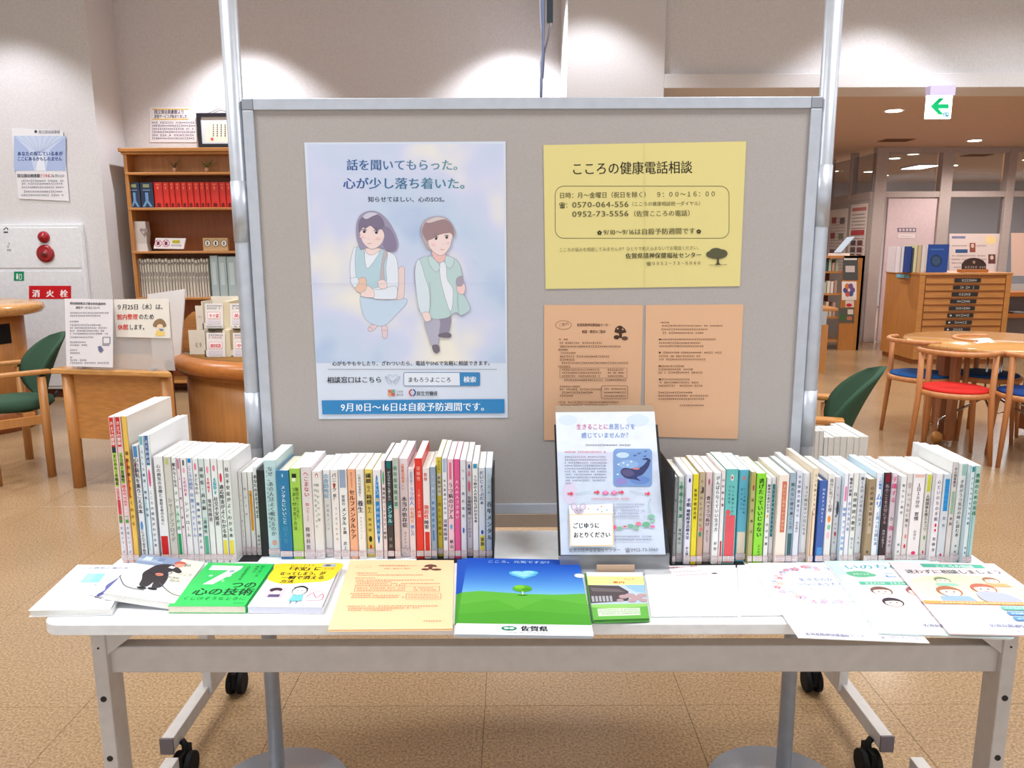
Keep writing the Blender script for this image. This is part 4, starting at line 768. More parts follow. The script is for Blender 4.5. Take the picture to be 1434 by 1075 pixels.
R = [
 (944.9, 950, 668, .13, (140, 142, 144), 'thin grey-spined book with dark cover', [], [('眠りの本', .5, .8, .3, (90, 90, 90), .6)], {'side': (70, 74, 78)}),
 (950.2, 960.3, 667, .13, (224, 232, 226), 'white paperback with pale green title', [(.6, .94, (150, 210, 176), .3, .75)], [('睡眠の常識', .5, .92, .5, (60, 150, 110), .6), ('専門医の', .5, .4, .2, (70, 70, 80), .5)], {}),
 (960.5, 970.8, 664, .13, (232, 230, 244), 'white paperback with dark blue insomnia title', [(.91, .96, (60, 60, 120), .3, .8, 1)], [('不眠', .5, .74, .64, (40, 40, 90), .8), ('睡眠障害治療大全', .5, .62, .28, (40, 44, 90), .7), ('井上雄', .5, .2, .1, GR, .5)], {}),
 (971, 979.6, 664, .13, (232, 214, 30), 'bright yellow paperback', [], [('新版不眠症治療', .5, .85, .5, (60, 60, 40), .55)], {}),
 (979.8, 988.4, 661, .13, (190, 170, 140), 'brown patterned paperback with green and pink flowers', [(.05, .3, (206, 160, 130)), (.3, .36, (60, 140, 110), .1, .8, 1), (.36, .41, (226, 110, 110), .3, 1, 1), (.78, .84, (80, 60, 50), .5, 1)], [('うつ気分にさよなら', .4, .93, .4, (96, 76, 60), .5)], {}),
 (988.6, 1000.1, 661, .13, (234, 214, 214), 'pale pink paperback with black title', [(.86, .93, (190, 110, 120), .3, .7, 1)], [('食べてうつぬけ', .5, .74, .4, (56, 40, 46), .6), ('鉄欠乏女子', .5, .36, .22, (150, 120, 130), .35)], {}),
 (1000.3, 1010.8, 662, .13, (240, 240, 240), 'white paperback with light handwritten title', [], [('がんばらなくていい生き方', .5, .97, .36, (96, 96, 96), .6), ('枡野', .5, .26, .14, (110, 110, 110), .5)], {}),
 (1011, 1016.8, 658, .13, (236, 226, 226), 'slim pinkish-white book with red foot', [(.02, .25, (200, 60, 70), .2, .9)], [('心の処方箋', .5, .93, .6, (130, 80, 90), .7)], {}),
 (1017, 1034.8, 657, .135, (104, 190, 186), 'thick turquoise paperback with coral-red lower half', [(.015, .52, (224, 92, 100)), (.52, .58, (224, 92, 100), .0, .5, 1), (.88, .95, (226, 226, 220), .35, .65, 1), (.9, .93, (200, 90, 90), .4, .6, 1)], [('もしも明日いなく', .68, .84, .5, (60, 96, 100), .2), ('ても大丈夫', .3, .84, .64, (60, 96, 100), .2)], {'side': (70, 170, 170)}),
 (1035.2, 1051.3, 658, .135, (96, 182, 206), 'thick sky-blue paperback with cream lower third', [(.015, .33, (238, 222, 200)), (.89, .94, (220, 120, 110), .35, .65, 1)], [('こころ病む人を', .65, .82, .52, (40, 90, 120), .24), ('支えるコツ', .3, .82, .56, (40, 90, 120), .24)], {}),
 (1051.6, 1059.8, 661, .13, (178, 172, 110), 'olive patterned paperback', [(.8, .88, (150, 90, 60), .2, .9, 1), (.86, .97, (190, 160, 80), .1, .8)], [('森田療法', .5, .76, .3, (110, 100, 50), .6)], {}),
 (1060.2, 1074.4, 663, .13, (140, 218, 50), 'lime green paperback with bold black title', [], [('逃げたっていいじゃない', .5, .95, .3, (30, 50, 20), .56), ('エッセイ', .6, .22, .08, (50, 70, 30), .35)], {'side': (150, 226, 60)}),
 (1074.6, 1081.2, 669, .12, (232, 230, 230), 'slim white book with black title and orange dot', [(.54, .58, (236, 170, 60), .2, .8, 1)], [('精神科の薬がわかる', .5, .93, .6, K, .65), ('自分の薬', .5, .5, .2, GR, .6)], {}),
 (1081.4, 1089.4, 668, .12, (230, 230, 230), 'white book with deep teal panel', [(.3, .92, (40, 130, 134), 0, .9)], [('もう心が折れそうなとき', .45, .88, .32, (180, 224, 224), .5)], {}),
 (1089.8, 1106.6, 665, .135, (242, 228, 214), 'thick cream paperback with tall terracotta panel', [(.36, .93, (206, 120, 90), .3, .85)], [('まわりに気をつかうあなた', .58, .9, .38, (236, 190, 170), .3)], {}),
 (1106.8, 1116.4, 662, .13, (160, 178, 190), 'grey-blue paperback with dark teal lower block', [(.1, .34, (70, 100, 106))], [('眠れない夜の過ごし方', .5, .9, .38, (60, 80, 90), .55)], {}),
 (1116.6, 1125.2, 658, .14, (222, 226, 236), 'pale lilac-white paperback', [], [('不安障害の患者さん', .5, .95, .5, (96, 96, 120), .55), ('のために', .5, .46, .34, GR, .5)], {}),
 (1125.4, 1137.6, 662, .13, (238, 236, 238), 'white paperback with thin black handwritten title', [(.02, .99, (120, 200, 210), 0, .08)], [('きっと明日はいい日になる', .55, .86, .3, (96, 90, 96), .45)], {}),
 (1138, 1146.8, 655.5, .16, (238, 218, 190), 'tall cream book with brown lower half', [(.03, .56, (196, 140, 100), .0, .35)], [('うつを抱えて生きる', .6, .95, .5, (120, 80, 50), .5)], {'side': (240, 226, 200)}),
 (1148.4, 1160.1, 673, .13, (60, 96, 170), 'blue hardcover with white Latin title', [(.02, .2, (90, 150, 210))], [('HAPPINESS', .6, .92, .5, (220, 228, 240), .4)], {'hard': True}),
 (1160.3, 1170.8, 663, .135, (234, 230, 226), 'white paperback with orange sun and green leaf', [(.46, .54, (236, 150, 70), .15, .85, 1), (.38, .44, (140, 200, 160), .2, .9, 1), (.28, .36, (240, 190, 200), .2, .8, 1)], [('自分に気づく心理', .5, .95, .58, (96, 80, 76), .55)], {}),
 (1171, 1181.4, 668, .13, (222, 220, 222), 'light grey paperback with dark blot', [(.55, .72, (70, 78, 90), .3, 1, 1), (.3, .36, (200, 90, 80), .2, .8, 1)], [('うつの常識', .35, .92, .5, (110, 100, 110), .4), ('心の治し方', .4, .48, .2, (120, 110, 120), .4)], {}),
 (1181.8, 1189.4, 663, .135, (236, 236, 242), 'white paperback with big light blue title', [(.7, .86, (236, 130, 170), .1, .9)], [('体質', .5, .64, .52, (80, 150, 226), .9), ('タイプ別対策', .5, .5, .14, (90, 160, 226), .8)], {'side': (214, 232, 246)}),
 (1189.6, 1196.2, 663, .13, (236, 232, 238), 'slim white book with black author characters', [], [('傷寒大辞典', .5, .96, .75, K, .7), ('身近な漢方薬', .5, .7, .36, (120, 150, 190), .7)], {}),
 (1196.4, 1204, 662, .13, (232, 232, 224), 'slim white book with grey-green title', [], [('自律神経の教室', .5, .8, .36, (70, 90, 80), .75), ('整える', .5, .3, .16, (150, 160, 200), .6)], {}),
 (1204.2, 1215.8, 662, .13, (232, 234, 240), 'white paperback with narrow black brush title', [], [('働く人の', .45, .96, .78, (90, 90, 110), .5), ('メンタルヘルス', .45, .76, .4, (60, 60, 80), .5), ('入門', .5, .3, .18, GR, .3)], {}),
 (1216, 1228.4, 671, .125, (164, 140, 108), 'brown paperback with dark title', [(.36, .8, (190, 172, 146), .1, .9)], [('心の健康を整える', .5, .93, .44, (66, 50, 36), .5), ('本', .5, .18, .1, K, .4)], {}),
 (1228.6, 1239.2, 662, .14, (238, 240, 246), 'white paperback with blue title word', [(.0, .99, (60, 150, 200), .85, 1)], [('この職場', .5, .96, .82, (60, 110, 190), .4), ('ムリ', .5, .78, .62, (30, 120, 210), .9), ('と思ったら読む本', .5, .58, .2, (80, 110, 150), .5)], {'side': (200, 226, 240)}),
 (1239.4, 1249.4, 662, .13, (46, 30, 36), 'black paperback with maroon head', [(.9, .99, (130, 26, 46)), (.02, .1, (90, 40, 60))], [('私のことを大切にする', .5, .88, .44, (190, 160, 170), .55), ('カウンセラー', .5, .38, .18, (220, 210, 216), .45)], {}),
 (1249.6, 1260.3, 662, .13, (240, 222, 230), 'white paperback with hot pink title characters', [(.02, .07, (224, 90, 120))], [('子離する', .5, .97, .66, (236, 80, 140), .85), ('力', .5, .52, .45, (70, 70, 80), .6), ('強', .5, .42, .34, (236, 80, 140), .8), ('きみの', .5, .3, .16, GR, .45)], {}),
 (1260.5, 1271.4, 667, .13, (234, 234, 234), 'white paperback with thin grey title', [], [('眠れない病院', .5, .93, .56, (110, 106, 116), .45), ('相談', .5, .26, .1, (120, 120, 130), .4)], {}),
 (1271.6, 1279.8, 663, .13, (224, 218, 214), 'light taupe paperback with small red heart', [(.17, .22, (220, 60, 80), .2, .8, 1), (.28, .33, (236, 130, 110), .3, .8, 1), (.84, .9, (190, 176, 176), .1, .9)], [('いつも心に陽を', .5, .8, .4, (130, 110, 110), .6)], {}),
 (1280, 1297.4, 663, .13, (240, 236, 236), 'thick white paperback with pink heart at its foot', [(.1, .14, (232, 60, 110), .3, .75, 1), (.96, .99, (236, 190, 180), 0, 1)], [('１日１０分の', .5, .9, .62, (50, 44, 50), .42), ('習慣', .5, .58, .48, (60, 50, 60), .38), ('お守り', .5, .38, .26, (120, 110, 120), .25)], {}),
 (1297.6, 1309.5, 663, .13, (234, 232, 224), 'white paperback with yellow-green head block', [(.8, .99, (206, 214, 60), .1, .9), (.1, .14, (226, 70, 90), .35, .75, 1), (.26, .31, (120, 180, 110), .3, .8, 1)], [('人間関係を整えるコツ', .5, .77, .36, (60, 60, 60), .55)], {}),
 (1309.7, 1322.2, 663, .13, (236, 232, 236), 'white paperback with letter title and red hearts', [(.42, .46, (226, 40, 80), .3, .75, 1), (.37, .4, (226, 40, 80), .3, .75, 1)], [('心といのちの手紙', .45, .94, .48, (90, 90, 120), .55), ('医師会', .5, .32, .14, GR, .45)], {}),
 (1322.4, 1334.8, 664, .13, (206, 214, 220), 'grey-white paperback with bright blue block', [(.6, .95, (40, 140, 206), .1, .9), (.1, .13, (226, 50, 70), .3, .7, 1)], [('こころの力', .5, .92, .64, (70, 170, 226), .5), ('教育', .5, .56, .4, (140, 150, 160), .4)], {}),
 (1335, 1343.6, 646.6, .16, (212, 206, 204), 'taller grey-taupe book with green middle', [(.5, .72, (140, 180, 150), .1, .9)], [('対人関係療法', .5, .95, .76, (80, 70, 80), .55), ('実践', .5, .48, .38, GR, .55)], {'side': (238, 240, 240)}),
 (1344, 1358.4, 648.6, .165, (232, 236, 234), 'tall white book with black handwriting and pale green head', [(.88, .99, (160, 196, 184), .3, 1)], [('子供がうつ気分の時に読む本', .5, .84, .26, (60, 60, 70), .45), ('北村', .5, .2, .08, GR, .3)], {}),
 (1358.6, 1366.8, 652, .165, (214, 232, 238), 'tall pale cyan book with teal head', [(.94, .99, (40, 140, 140), 0, 1)], [('子どもの心を守る支援', .5, .9, .4, (60, 120, 150), .6), ('養護', .5, .2, .1, K, .5)], {}),
 (1367, 1375, 652, .165, (178, 208, 198), 'pale green book at the right end of the row', [(.0, .5, (120, 180, 200), 0, .4)], [('教師のための実践', .5, .93, .5, (20, 110, 80), .75)], {'side': (232, 240, 236)}),
]
# spine plane per position in the row
def row(L, y_of, side):
    G = 'books standing in the %s row' % side
    out = []
    for i, d in enumerate(L):
        u0, u1, v, dep, col, look, bl_, tx, ex = d
        Y = y_of((u0 + u1) / 2, i)
        p0, p1 = aty(u0, v, Y), aty(u1, v, Y)
        lab = '%s, %s from left, %s row' % (look, ordw(i), side)
        a, z = (w_ for w_ in (None, None)), 0
        out.append([p0.x, p1.x, (p0.z + p1.z) / 2, Y, dep, col, lab, G, bl_, tx, ex])
    for k in range(len(out) - 1):   # no overlaps between neighbours
        if out[k][1] > out[k + 1][0]: m_ = (out[k][1] + out[k + 1][0]) / 2; out[k][1] = m_ ; out[k + 1][0] = m_
    for o in out: book(o[0], o[1], o[2], o[3], o[4], o[5], o[6], o[7], o[8], o[9], **o[10])
    return out
yl = lambda u, i: 1.512 if u < 330 else (1.55 if u < 362 else 1.528 + (.012 if i % 5 == 2 else 0))
yr = lambda u, i: 1.495 + (.012 if i % 4 == 1 else 0) - (.008 if u > 1290 else 0)
lo = row(L, yl, 'left')
ro = row(R, yr, 'right')
# bookends
def bookend(name, label, x, yb, h, dep, base_x, pth=.0012, slab=.0):
    t = thing(name, label, 'bookend', (x, yb, TZ), 'black metal bookends')
    b = MB(); b.box(min(x, x + pth), max(x, x + pth), yb, yb + dep, TZ, TZ + h, BLACK); b.build('upright', t, bevel=.0005)
    return t
e = lo[21][1] + .0012; xb = lo[22][0] - .0006
t = bookend('bookend', 'black metal bookend between the short books and the cyan book in the left row', e, 1.542, .19, .115, None, pth=max(.003, xb - e))
b = MB(); b.box(X(329, 785, 1.5), e, 1.515, 1.66, .7199, .7204, BLACK); b.build('base', t)
e = lo[-1][1] + .0008
t = bookend('bookend', 'black metal bookend closing the left row at its right end', e, 1.515, .18, .13, None, pth=.0022)
b = MB(); b.box(lo[39][0], e, 1.505, 1.65, .7199, .7204, BLACK); b.build('base', t)
e = ro[0][0] - .0008
t = thing('bookend', 'dark bookend plate at the left end of the right row beside the leaflet stand', 'bookend', (e, 1.5, TZ), 'black metal bookends')
b = MB(); b.box(e - .003, e, 1.49, 1.66, TZ, TZ + .2, BLACK); b.build('upright', t, bevel=.0005)
b = MB(); b.box(e - .003, X(1046, 785, 1.48), 1.478, 1.64, .7199, .7204, BLACK); b.build('base', t)
# row of white pocket books on the rear table, fore-edges to the viewer
RY = 1.865
us = [(1137, 1142.5, 604), (1142.7, 1148.4, 603), (1148.6, 1154.6, 603), (1154.8, 1160.8, 612), (1161, 1169, 612), (1169.2, 1178, 611), (1178.2, 1187, 611), (1187.2, 1197, 611), (1197.2, 1204.4, 612), (1204.6, 1217, 611)]
pr = []
for a, c, v in us:
    p0, p1 = aty(a, v, RY), aty(c, v, RY); pr.append([p0.x, p1.x, p0.z])
for i, (a, c, z) in enumerate(pr):
    t = thing('pocket_book', 'white pocket book, %s from the left in the short row on the rear table' % ordw(i), 'book', ((a + c) / 2, RY, .72), 'white pocket books on the rear table')
    cv = mat(random.choice([(232, 230, 228), (226, 224, 224), (214, 220, 226)]), .4); d_ = .115 if i > 2 else .125
    if i >= 8: d_ = .15
    b = MB(); b.box(a, a + .0006, RY, RY + d_, TZ, z, cv); b.box(c - .0012, c - .0006, RY, RY + d_, TZ, z, cv); b.box(a, c - .0006, RY + d_, RY + d_ + .001, TZ, z, cv); b.build('cover', t)
    b = MB(); b.box(a + .0006, c - .0012, RY + .0008, RY + d_, TZ + .0006, z - .0008, mat((222, 214, 204), .8, kind='pages')); b.build('page_block', t)
# ================================================================== things lying on the table
def flatbook(label, tops, zt, th, c, draw, edge=PAGE, Wd=100, Hd=140, spine=None, hard=True, group='books lying flat on the table'):
    """tops = tl,tr,br,bl pixels; zt = heights of those corners"""
    P = [atz(u, v, z) for (u, v), z in zip(tops, zt)]
    t = thing('book', label, 'book', sum(P, Vector()) / 4 - Vector((0, 0, th)), group)
    n = (P[1] - P[0]).cross(P[3] - P[0]).normalized(); n = n if n.z > 0 else -n
    ctr = sum(P, Vector()) / 4
    b = MB(); cv = mat(c, .3); b.prism(P, .0008, cv, -n); b.prism([p - n * (th - .0008) for p in P], .0008, cv, -n)
    sp = [P[1], P[2]]; inn = (P[0] - P[1]).normalized() * .0012
    b.prism([P[1] + inn, P[1], P[2], P[2] + inn], th, mat(spine, .3) if spine else cv, -n); b.build('cover', t)
    ins = .003 if hard else .0006
    Q = [p + (ctr - p).normalized() * ins for p in P]
    b = MB(); b.prism([q_ - n * .0008 for q_ in Q], th - .0016, edge, -n); b.build('page_block', t)
    ik = Ink(quad(P, Wd, Hd), base=.0002, step=5e-5); draw(ik); ik.build('cover_print', t); return t
def d1(ik):
    ik.text('心の病気の薬の本', 14, 14, 7, (110, 110, 150), 92, 14); ik.poly([(32, 30), (60, 30), (60, 60), (32, 60)], (140, 200, 238)); ik.rect(34, 31, 46, 58, (160, 212, 240))
    ik.text('こころの本', 38, 70, 6, (90, 120, 160), 60, 70)
    ik.smooth([(86, 42), (94, 36), (96, 42), (92, 50), (96, 62), (92, 78), (90, 92), (80, 96), (74, 104), (70, 98), (76, 84), (74, 70), (80, 54)], (96, 100, 160)); ik.smooth([(84, 40), (90, 32), (98, 34), (96, 40)], (60, 60, 110)); ik.line([(76, 92), (70, 106), (80, 110)], 1.6, (60, 60, 90)); ik.line([(60, 100), (84, 108)], 1, (80, 80, 120))
    ik.fake(62, 128, 68, 3, (130, 130, 150))
flatbook('white book with a blue slanted square, lying flat at the left table end', [(108.4, 790.5), (190, 791), (156, 852), (39.4, 854.7)], [.7335] * 4, .0125, (242, 242, 244), d1)
def d2(ik):
    ik.poly([(0, 0), (64, 0), (60, 34), (0, 34)], (140, 156, 186)); ik.rect(0, 14, 40, 24, (170, 184, 206)); ik.rect(8, 6, 20, 20, (206, 216, 226)); ik.rect(30, 4, 40, 18, (120, 140, 176))
    ik.poly([(64, 0), (100, 0), (100, 140), (82, 140), (62, 40)], (232, 228, 210)); ik.text('鏡の', 72, 24, 12, (70, 70, 70), 84, 24, bold=.04); ik.text('こころ', 76, 54, 10, (80, 80, 80), 96, 54); ik.text('悩み', 70, 78, 10, (110, 110, 110), 86, 78)
    ik.smooth([(29, 48), (35, 32), (48, 24), (60, 25), (70, 33), (78, 44), (74, 50), (64, 46), (60, 52), (65, 66), (67, 90), (64, 102), (54, 103), (51, 88), (47, 104), (36, 103), (32, 84), (26, 64)], (62, 56, 60))
    ik.ell(67, 22, 7.5, 9, (240, 160, 140)); ik.smooth([(58, 16), (64, 9), (74, 12), (72, 17), (64, 18), (60, 22)], (206, 96, 80)); ik.poly([(56, 28), (64, 31), (62, 38), (54, 36)], (236, 236, 240)); ik.ell(50, 62, 6, 5, (232, 140, 120)); ik.line([(32, 56), (44, 66), (52, 62)], 1.2, (36, 32, 36)); ik.line([(58, 40), (66, 52), (56, 64)], 1.2, (36, 32, 36))
    ik.ell(42, 110, 7, 3.5, (40, 40, 44)); ik.ell(57, 108, 7, 3.5, (40, 40, 44)); ik.line([(0, 86), (20, 112), (48, 116)], 1.4, (90, 90, 96), curve=True); ik.line([(60, 88), (84, 112), (100, 118)], 1.4, (90, 90, 96), curve=True)
    ik.fake(62, 66, 80, 5, (110, 110, 100))
flatbook('book with a bent dark-coated figure on its cover, leaning half on the white book', [(200, 776), (287, 787), (244, 845), (145, 830)], [.748, .7345, .7345, .7485], .0125, (232, 232, 234), d2, hard=False)
def d3(ik):
    G2 = (20, 60, 30); WW = (244, 250, 246)
    ik.poly([(10, 10), (56, 10), (56, 22), (34, 74), (20, 74), (40, 26), (10, 26)], WW); ik.ell(47, 44, 3, 5, WW); ik.ell(21, 46, 3, 3, (190, 240, 200)); ik.ell(44, 62, 2, 3, (190, 240, 200))
    ik.text('つの', 60, 84, 24, G2, 96, 84, bold=.02); ik.text('心の技術', 16, 106, 24, G2, 98, 106, bold=.02); ik.text('くじけそうなときに', 10, 122, 11, (20, 140, 50), 94, 122)
    ik.vtext('人生を変える', 66, 10, 60, 7, (10, 130, 50)); ik.vtext('感情の', 78, 8, 34, 6, (10, 130, 50)); ik.vtext('取り扱い方', 86, 8, 48, 6, (10, 130, 50)); ik.ell(46, 30, 4, 4, (150, 180, 190))
    ik.fake(82, 132, 94, 3, (10, 120, 50))
flatbook('bright green book with a big white numeral and black title, lying flat', [(292, 787.5), (384.6, 789.4), (343.8, 848.4), (235, 848.2)], [.7345] * 4, .0135, (40, 206, 92), d3, hard=False, edge=mat((234, 226, 206), .8, kind='pages'))
def d4(ik):
    YY = (248, 214, 48)
    ik.smooth([(0, 0), (50, 0), (100, 0), (100, 30), (92, 58), (60, 66), (30, 70), (10, 62), (0, 50), (-0.2, 20)], YY)
    ik.text('自分でできる', 22, 8, 6, (60, 50, 20), 60, 8); ik.text('『不安』に', 18, 24, 15, (30, 26, 20), 72, 24, bold=.05); ik.text('なってしまう、が', 14, 40, 13, (30, 26, 20), 82, 40, bold=.05); ik.text('一瞬で消える', 20, 54, 13, (30, 26, 20), 84, 54, bold=.05); ik.text('方法', 22, 66, 11, (30, 26, 20), 42, 66, bold=.05)
    ik.rect(72, 2, 92, 12, (170, 180, 200)); ik.ell(80, 7, 5, 3, (90, 96, 116)); ik.text('大人気', 76, 22, 7, (220, 110, 60), 92, 22)
    ik.rect(14, 82, 38, 112, (226, 200, 214)); ik.ell(24, 90, 9, 7, (60, 40, 60)); ik.ell(26, 98, 6, 6, (244, 214, 206)); ik.rect(18, 104, 34, 112, (96, 80, 120))
    ik.ell(58, 92, 11, 14, (40, 36, 40)); ik.ell(58, 94, 9.6, 11.5, (252, 240, 234)); ik.line([(48, 84), (58, 78), (68, 86)], 2.2, (40, 36, 40), curve=True); ik.ell(55, 93, 1, 1.4, (30, 30, 30)); ik.ell(61, 93, 1, 1.4, (30, 30, 30)); ik.line([(56, 99), (60, 99)], .8, (200, 90, 80))
    ik.poly([(52, 106), (66, 106), (68, 124), (50, 124)], (120, 200, 206)); ik.line([(54, 124), (54, 132)], 1.4, (90, 150, 160)); ik.line([(62, 124), (62, 132)], 1.4, (90, 150, 160))
    ik.line([(72, 112), (78, 100), (86, 114), (92, 102), (94, 120), (74, 122)], 1.2, (220, 110, 130), curve=True); ik.line([(72, 90), (90, 92)], .8, (200, 150, 170))
    for x in (74, 78, 82, 86, 90): ik.line([(x, 94), (x, 100)], .6, (150, 120, 140))
flatbook('white book with yellow top, black title and cartoon face, lying flat beside the green book', [(388.5, 789.5), (478.7, 788.8), (452, 850), (346.5, 849)], [.7335] * 4, .0125, (238, 238, 244), d4, edge=mat((226, 226, 240), .7, kind='pages'), hard=False)
# ---- loose paper stacks
def stack(name, label, cat, tops, z, th, c, draw, Wd=210, Hd=297, n=1, jit=.002, group=None, M=None, seed=3):
    P = [atz(u, v, z) for u, v in tops]; rn = random.Random(seed); ctr = sum(P, Vector()) / 4
    t = thing(name, label, cat, ctr - Vector((0, 0, th)), group)
    for k in range(n):
        zz = th * k / n; d = Vector((rn.uniform(-jit, jit), rn.uniform(-jit, jit), 0)) if k else Vector((0, 0, 0))
        b = MB(); b.prism([p - Vector((0, 0, zz)) + d for p in P], th / n * .82, M or mat(c, .5)); b.build('paper_sheet', t)
    ik = Ink(quad(P, Wd, Hd), base=.00018, step=5e-5); draw(ik); ik.build('print', t); return t
OR = (250, 214, 168); RD = (214, 96, 70)
def dO(ik):
    ik.text('佐賀県精神保健福祉センター', 60, 32, 8, (200, 120, 90), 140, 32); ik.text('相談・教室のご案内', 72, 46, 7, (200, 120, 90), 124, 46); ik.ell(30, 34, 16, 7, (226, 150, 110)); ik.ell(30, 34, 15, 6.2, OR)
    TDs = (110, 70, 60); ik.poly([(150, 36), (154, 26), (164, 22), (174, 26), (178, 36)], TDs); ik.rect(160, 36, 168, 48, TDs); ik.ell(154, 48, 8, 5, TDs); ik.ell(176, 49, 10, 5, TDs)
    for y, a, e in ((66, 20, 60), (76, 24, 150), (90, 20, 60), (100, 24, 170), (108, 24, 90), (116, 24, 182), (124, 24, 120), (160, 20, 60), (168, 24, 110), (176, 24, 120), (212, 20, 180), (220, 24, 150), (228, 24, 100), (270, 160, 190)): ik.fake(a, y, e, 5, RD)
    ik.line([(26, 130), (184, 130), (184, 152), (26, 152)], .7, RD, True); ik.fake(30, 137, 120, 5, RD); ik.fake(30, 146, 120, 5, RD); ik.fake(136, 137, 176, 5, RD); ik.fake(136, 146, 176, 5, RD)
    ik.rrect(124, 160, 188, 186, 4, .8, RD); ik.fake(128, 168, 180, 5, RD); ik.fake(128, 178, 184, 5, RD)
stack('flyer_stack', 'stack of pale orange printed flyers overhanging the table edge left of the blue folders', 'flyer', [(490.8, 784), (635.5, 784), (633.6, 880), (459.4, 881.4)], .7245, .0035, OR, dO, n=4, jit=.0015)
# blue clear folders
def dB(ik):
    a, c_ = (26, 78, 186), (120, 190, 232)
    n = 22
    for k in range(n):
        y0_, y1_ = 156 * k / n, 156 * (k + 1) / n; t_ = (k / n) ** 1.5
        ik.rect(0, y0_, 210, y1_, tuple(int(a[j] + (c_[j] - a[j]) * t_) for j in range(3))); ik.o -= ik.step
    ik.up(); ik.poly([(0, 150), (30, 143), (70, 148), (110, 152), (160, 153), (210, 147), (210, 262), (0, 262)], (96, 176, 60))
    ik.poly([(0, 196), (60, 176), (96, 210), (140, 168), (210, 190), (210, 262), (0, 262)], (86, 168, 52)); ik.poly([(0, 230), (100, 214), (210, 226), (210, 262), (0, 262)], (78, 160, 48))
    ik.rect(0, 262, 210, 297, (244, 246, 246))
    for dx, dy, r_, c2 in ((0, 0, 15, (96, 186, 226)), (22, -2, 16, (96, 186, 226)), (11, 8, 14, (96, 186, 226)), (0, -1, 10, (150, 216, 238)), (20, -3, 11, (150, 216, 238)), (11, 6, 9, (150, 216, 238))): ik.ell(94 + dx, 66 + dy, r_, r_ * .6, c2)
    ik.poly([(80, 74), (130, 74), (106, 92)], (96, 186, 226)); ik.poly([(88, 72), (122, 72), (106, 84)], (150, 216, 238))
    ik.ell(103, 132, 17, 14, (88, 170, 40)); ik.ell(98, 126, 9, 8, (120, 196, 56)); ik.ell(110, 136, 8, 6, (72, 150, 36)); ik.rect(102, 144, 104.5, 156, (206, 226, 180)); ik.ell(103, 158, 8, 1.6, (66, 140, 44))
    ik.text('こころ、元気ですか？', 38, 22, 13, (180, 214, 240), 160, 22, bold=.02)
    ik.ell(82, 277, 12, 7, (20, 130, 100)); ik.ell(78, 277, 4, 3, (244, 246, 246)); ik.ell(86, 277, 4, 3, (244, 246, 246)); ik.text('佐賀県', 100, 284, 18, (40, 44, 60), 142, 284, bold=.04); ik.fake(80, 291, 142, 3, (90, 110, 130))
P = [(655, 781), (811, 784), (831.5, 890.5), (637, 888)]
tb = thing('clear_folder_stack', 'stack of blue and green clear folders with a heart cloud over a tree, front centre', 'folder', atz(735, 840, .72))
n_ = 8
for k in range(n_):
    z_ = .7335 - k * .0016; of = [(-k * 2.1, k * .35), (-k * .5, k * .3), (-k * .25, k * .4 + .1), (-k * .15, k * .5)]
    Q = [atz(u + o_[0], v + o_[1], z_) for (u, v), o_ in zip(P, of)]
    b = MB(); b.prism(Q, .0011, mat((204, 214, 226), .2)); b.build('folder', tb)
    if k: ik = Ink(quad(Q, 210, 297), base=.00012, step=5e-5); ik.rect(0, 0, 60, 150, (36, 88, 190)); ik.rect(0, 150, 60, 262, (84, 166, 56)); ik.rect(0, 262, 210, 297, (236, 238, 240)); ik.build('folder_print', tb)
    else:
        ik = Ink(quad(Q, 210, 297), base=.0002, step=5e-5); dB(ik); ik.ell(205, 75, 9, 9, (240, 242, 244)); ik.build('folder_picture', tb)
# green leaflets
def dG(ik):
    ik.rect(0, 0, 140, 20, (250, 250, 250)); ik.rect(0, 20, 140, 62, (250, 238, 150)); ik.text('こころの相談室', 52, 38, 11, (220, 130, 110), 118, 38); ik.text('案内', 62, 54, 12, (210, 90, 60), 92, 54, bold=.04)
    ik.rect(0, 62, 140, 148, (190, 206, 226)); ik.poly([(90, 62), (140, 62), (140, 100), (118, 96), (100, 78)], (150, 190, 230)); ik.poly([(0, 62), (76, 66), (98, 92), (96, 134), (0, 142)], (86, 76, 80)); ik.poly([(4, 74), (74, 82), (90, 96), (8, 90)], (112, 102, 104))
    for k in range(6): ik.rect(4 + k * 9, 112, 10 + k * 9, 136, (176, 176, 180))
    for x_, y_, r_ in ((84, 116, 12), (100, 112, 14), (116, 122, 14), (130, 112, 12), (74, 132, 9), (104, 134, 11), (132, 134, 10)): ik.ell(x_, y_, r_, r_ * .7, (186, 156, 160))
    ik.rect(0, 148, 140, 210, (104, 178, 76)); ik.poly([(0, 148), (140, 148), (140, 160), (60, 168), (0, 160)], (150, 206, 110)); ik.rect(14, 166, 120, 196, (216, 234, 206))
    for y in (172, 180, 188): ik.fake(18, y, 66, 5, (110, 140, 100)); ik.fake(72, y, 116, 5, (110, 140, 100))
stack('leaflet_stack', 'small stack of green leaflets with a building photo right of the blue folders', 'leaflet', [(821, 801), (899.8, 801.5), (909, 866.5), (831, 869)], .7265, .005, (96, 166, 84), dG, Wd=140, Hd=210, n=5, jit=.003)
def dW(ik):
    ik.text('相談窓口のご案内', 54, 20, 9, (190, 70, 120), 122, 8, bold=.03); 
    for y, a, e in ((44, 46, 130), (66, 70, 140)): ik.fake(a, y, e, 6, (214, 110, 160), y - 8)
    ik.ell(160, 54, 7, 4, (100, 50, 80))
    for y in (130, 150, 168): ik.fake(12, y, 200, 4, (150, 150, 180))
stack('flyer_stack', 'plain white flyers with faint pink lines right of the green leaflets', 'flyer', [(902, 792), (1030, 791), (1034, 862), (913, 863)], .7225, .0015, (246, 246, 248), dW, n=2, group='white flyers on the table')
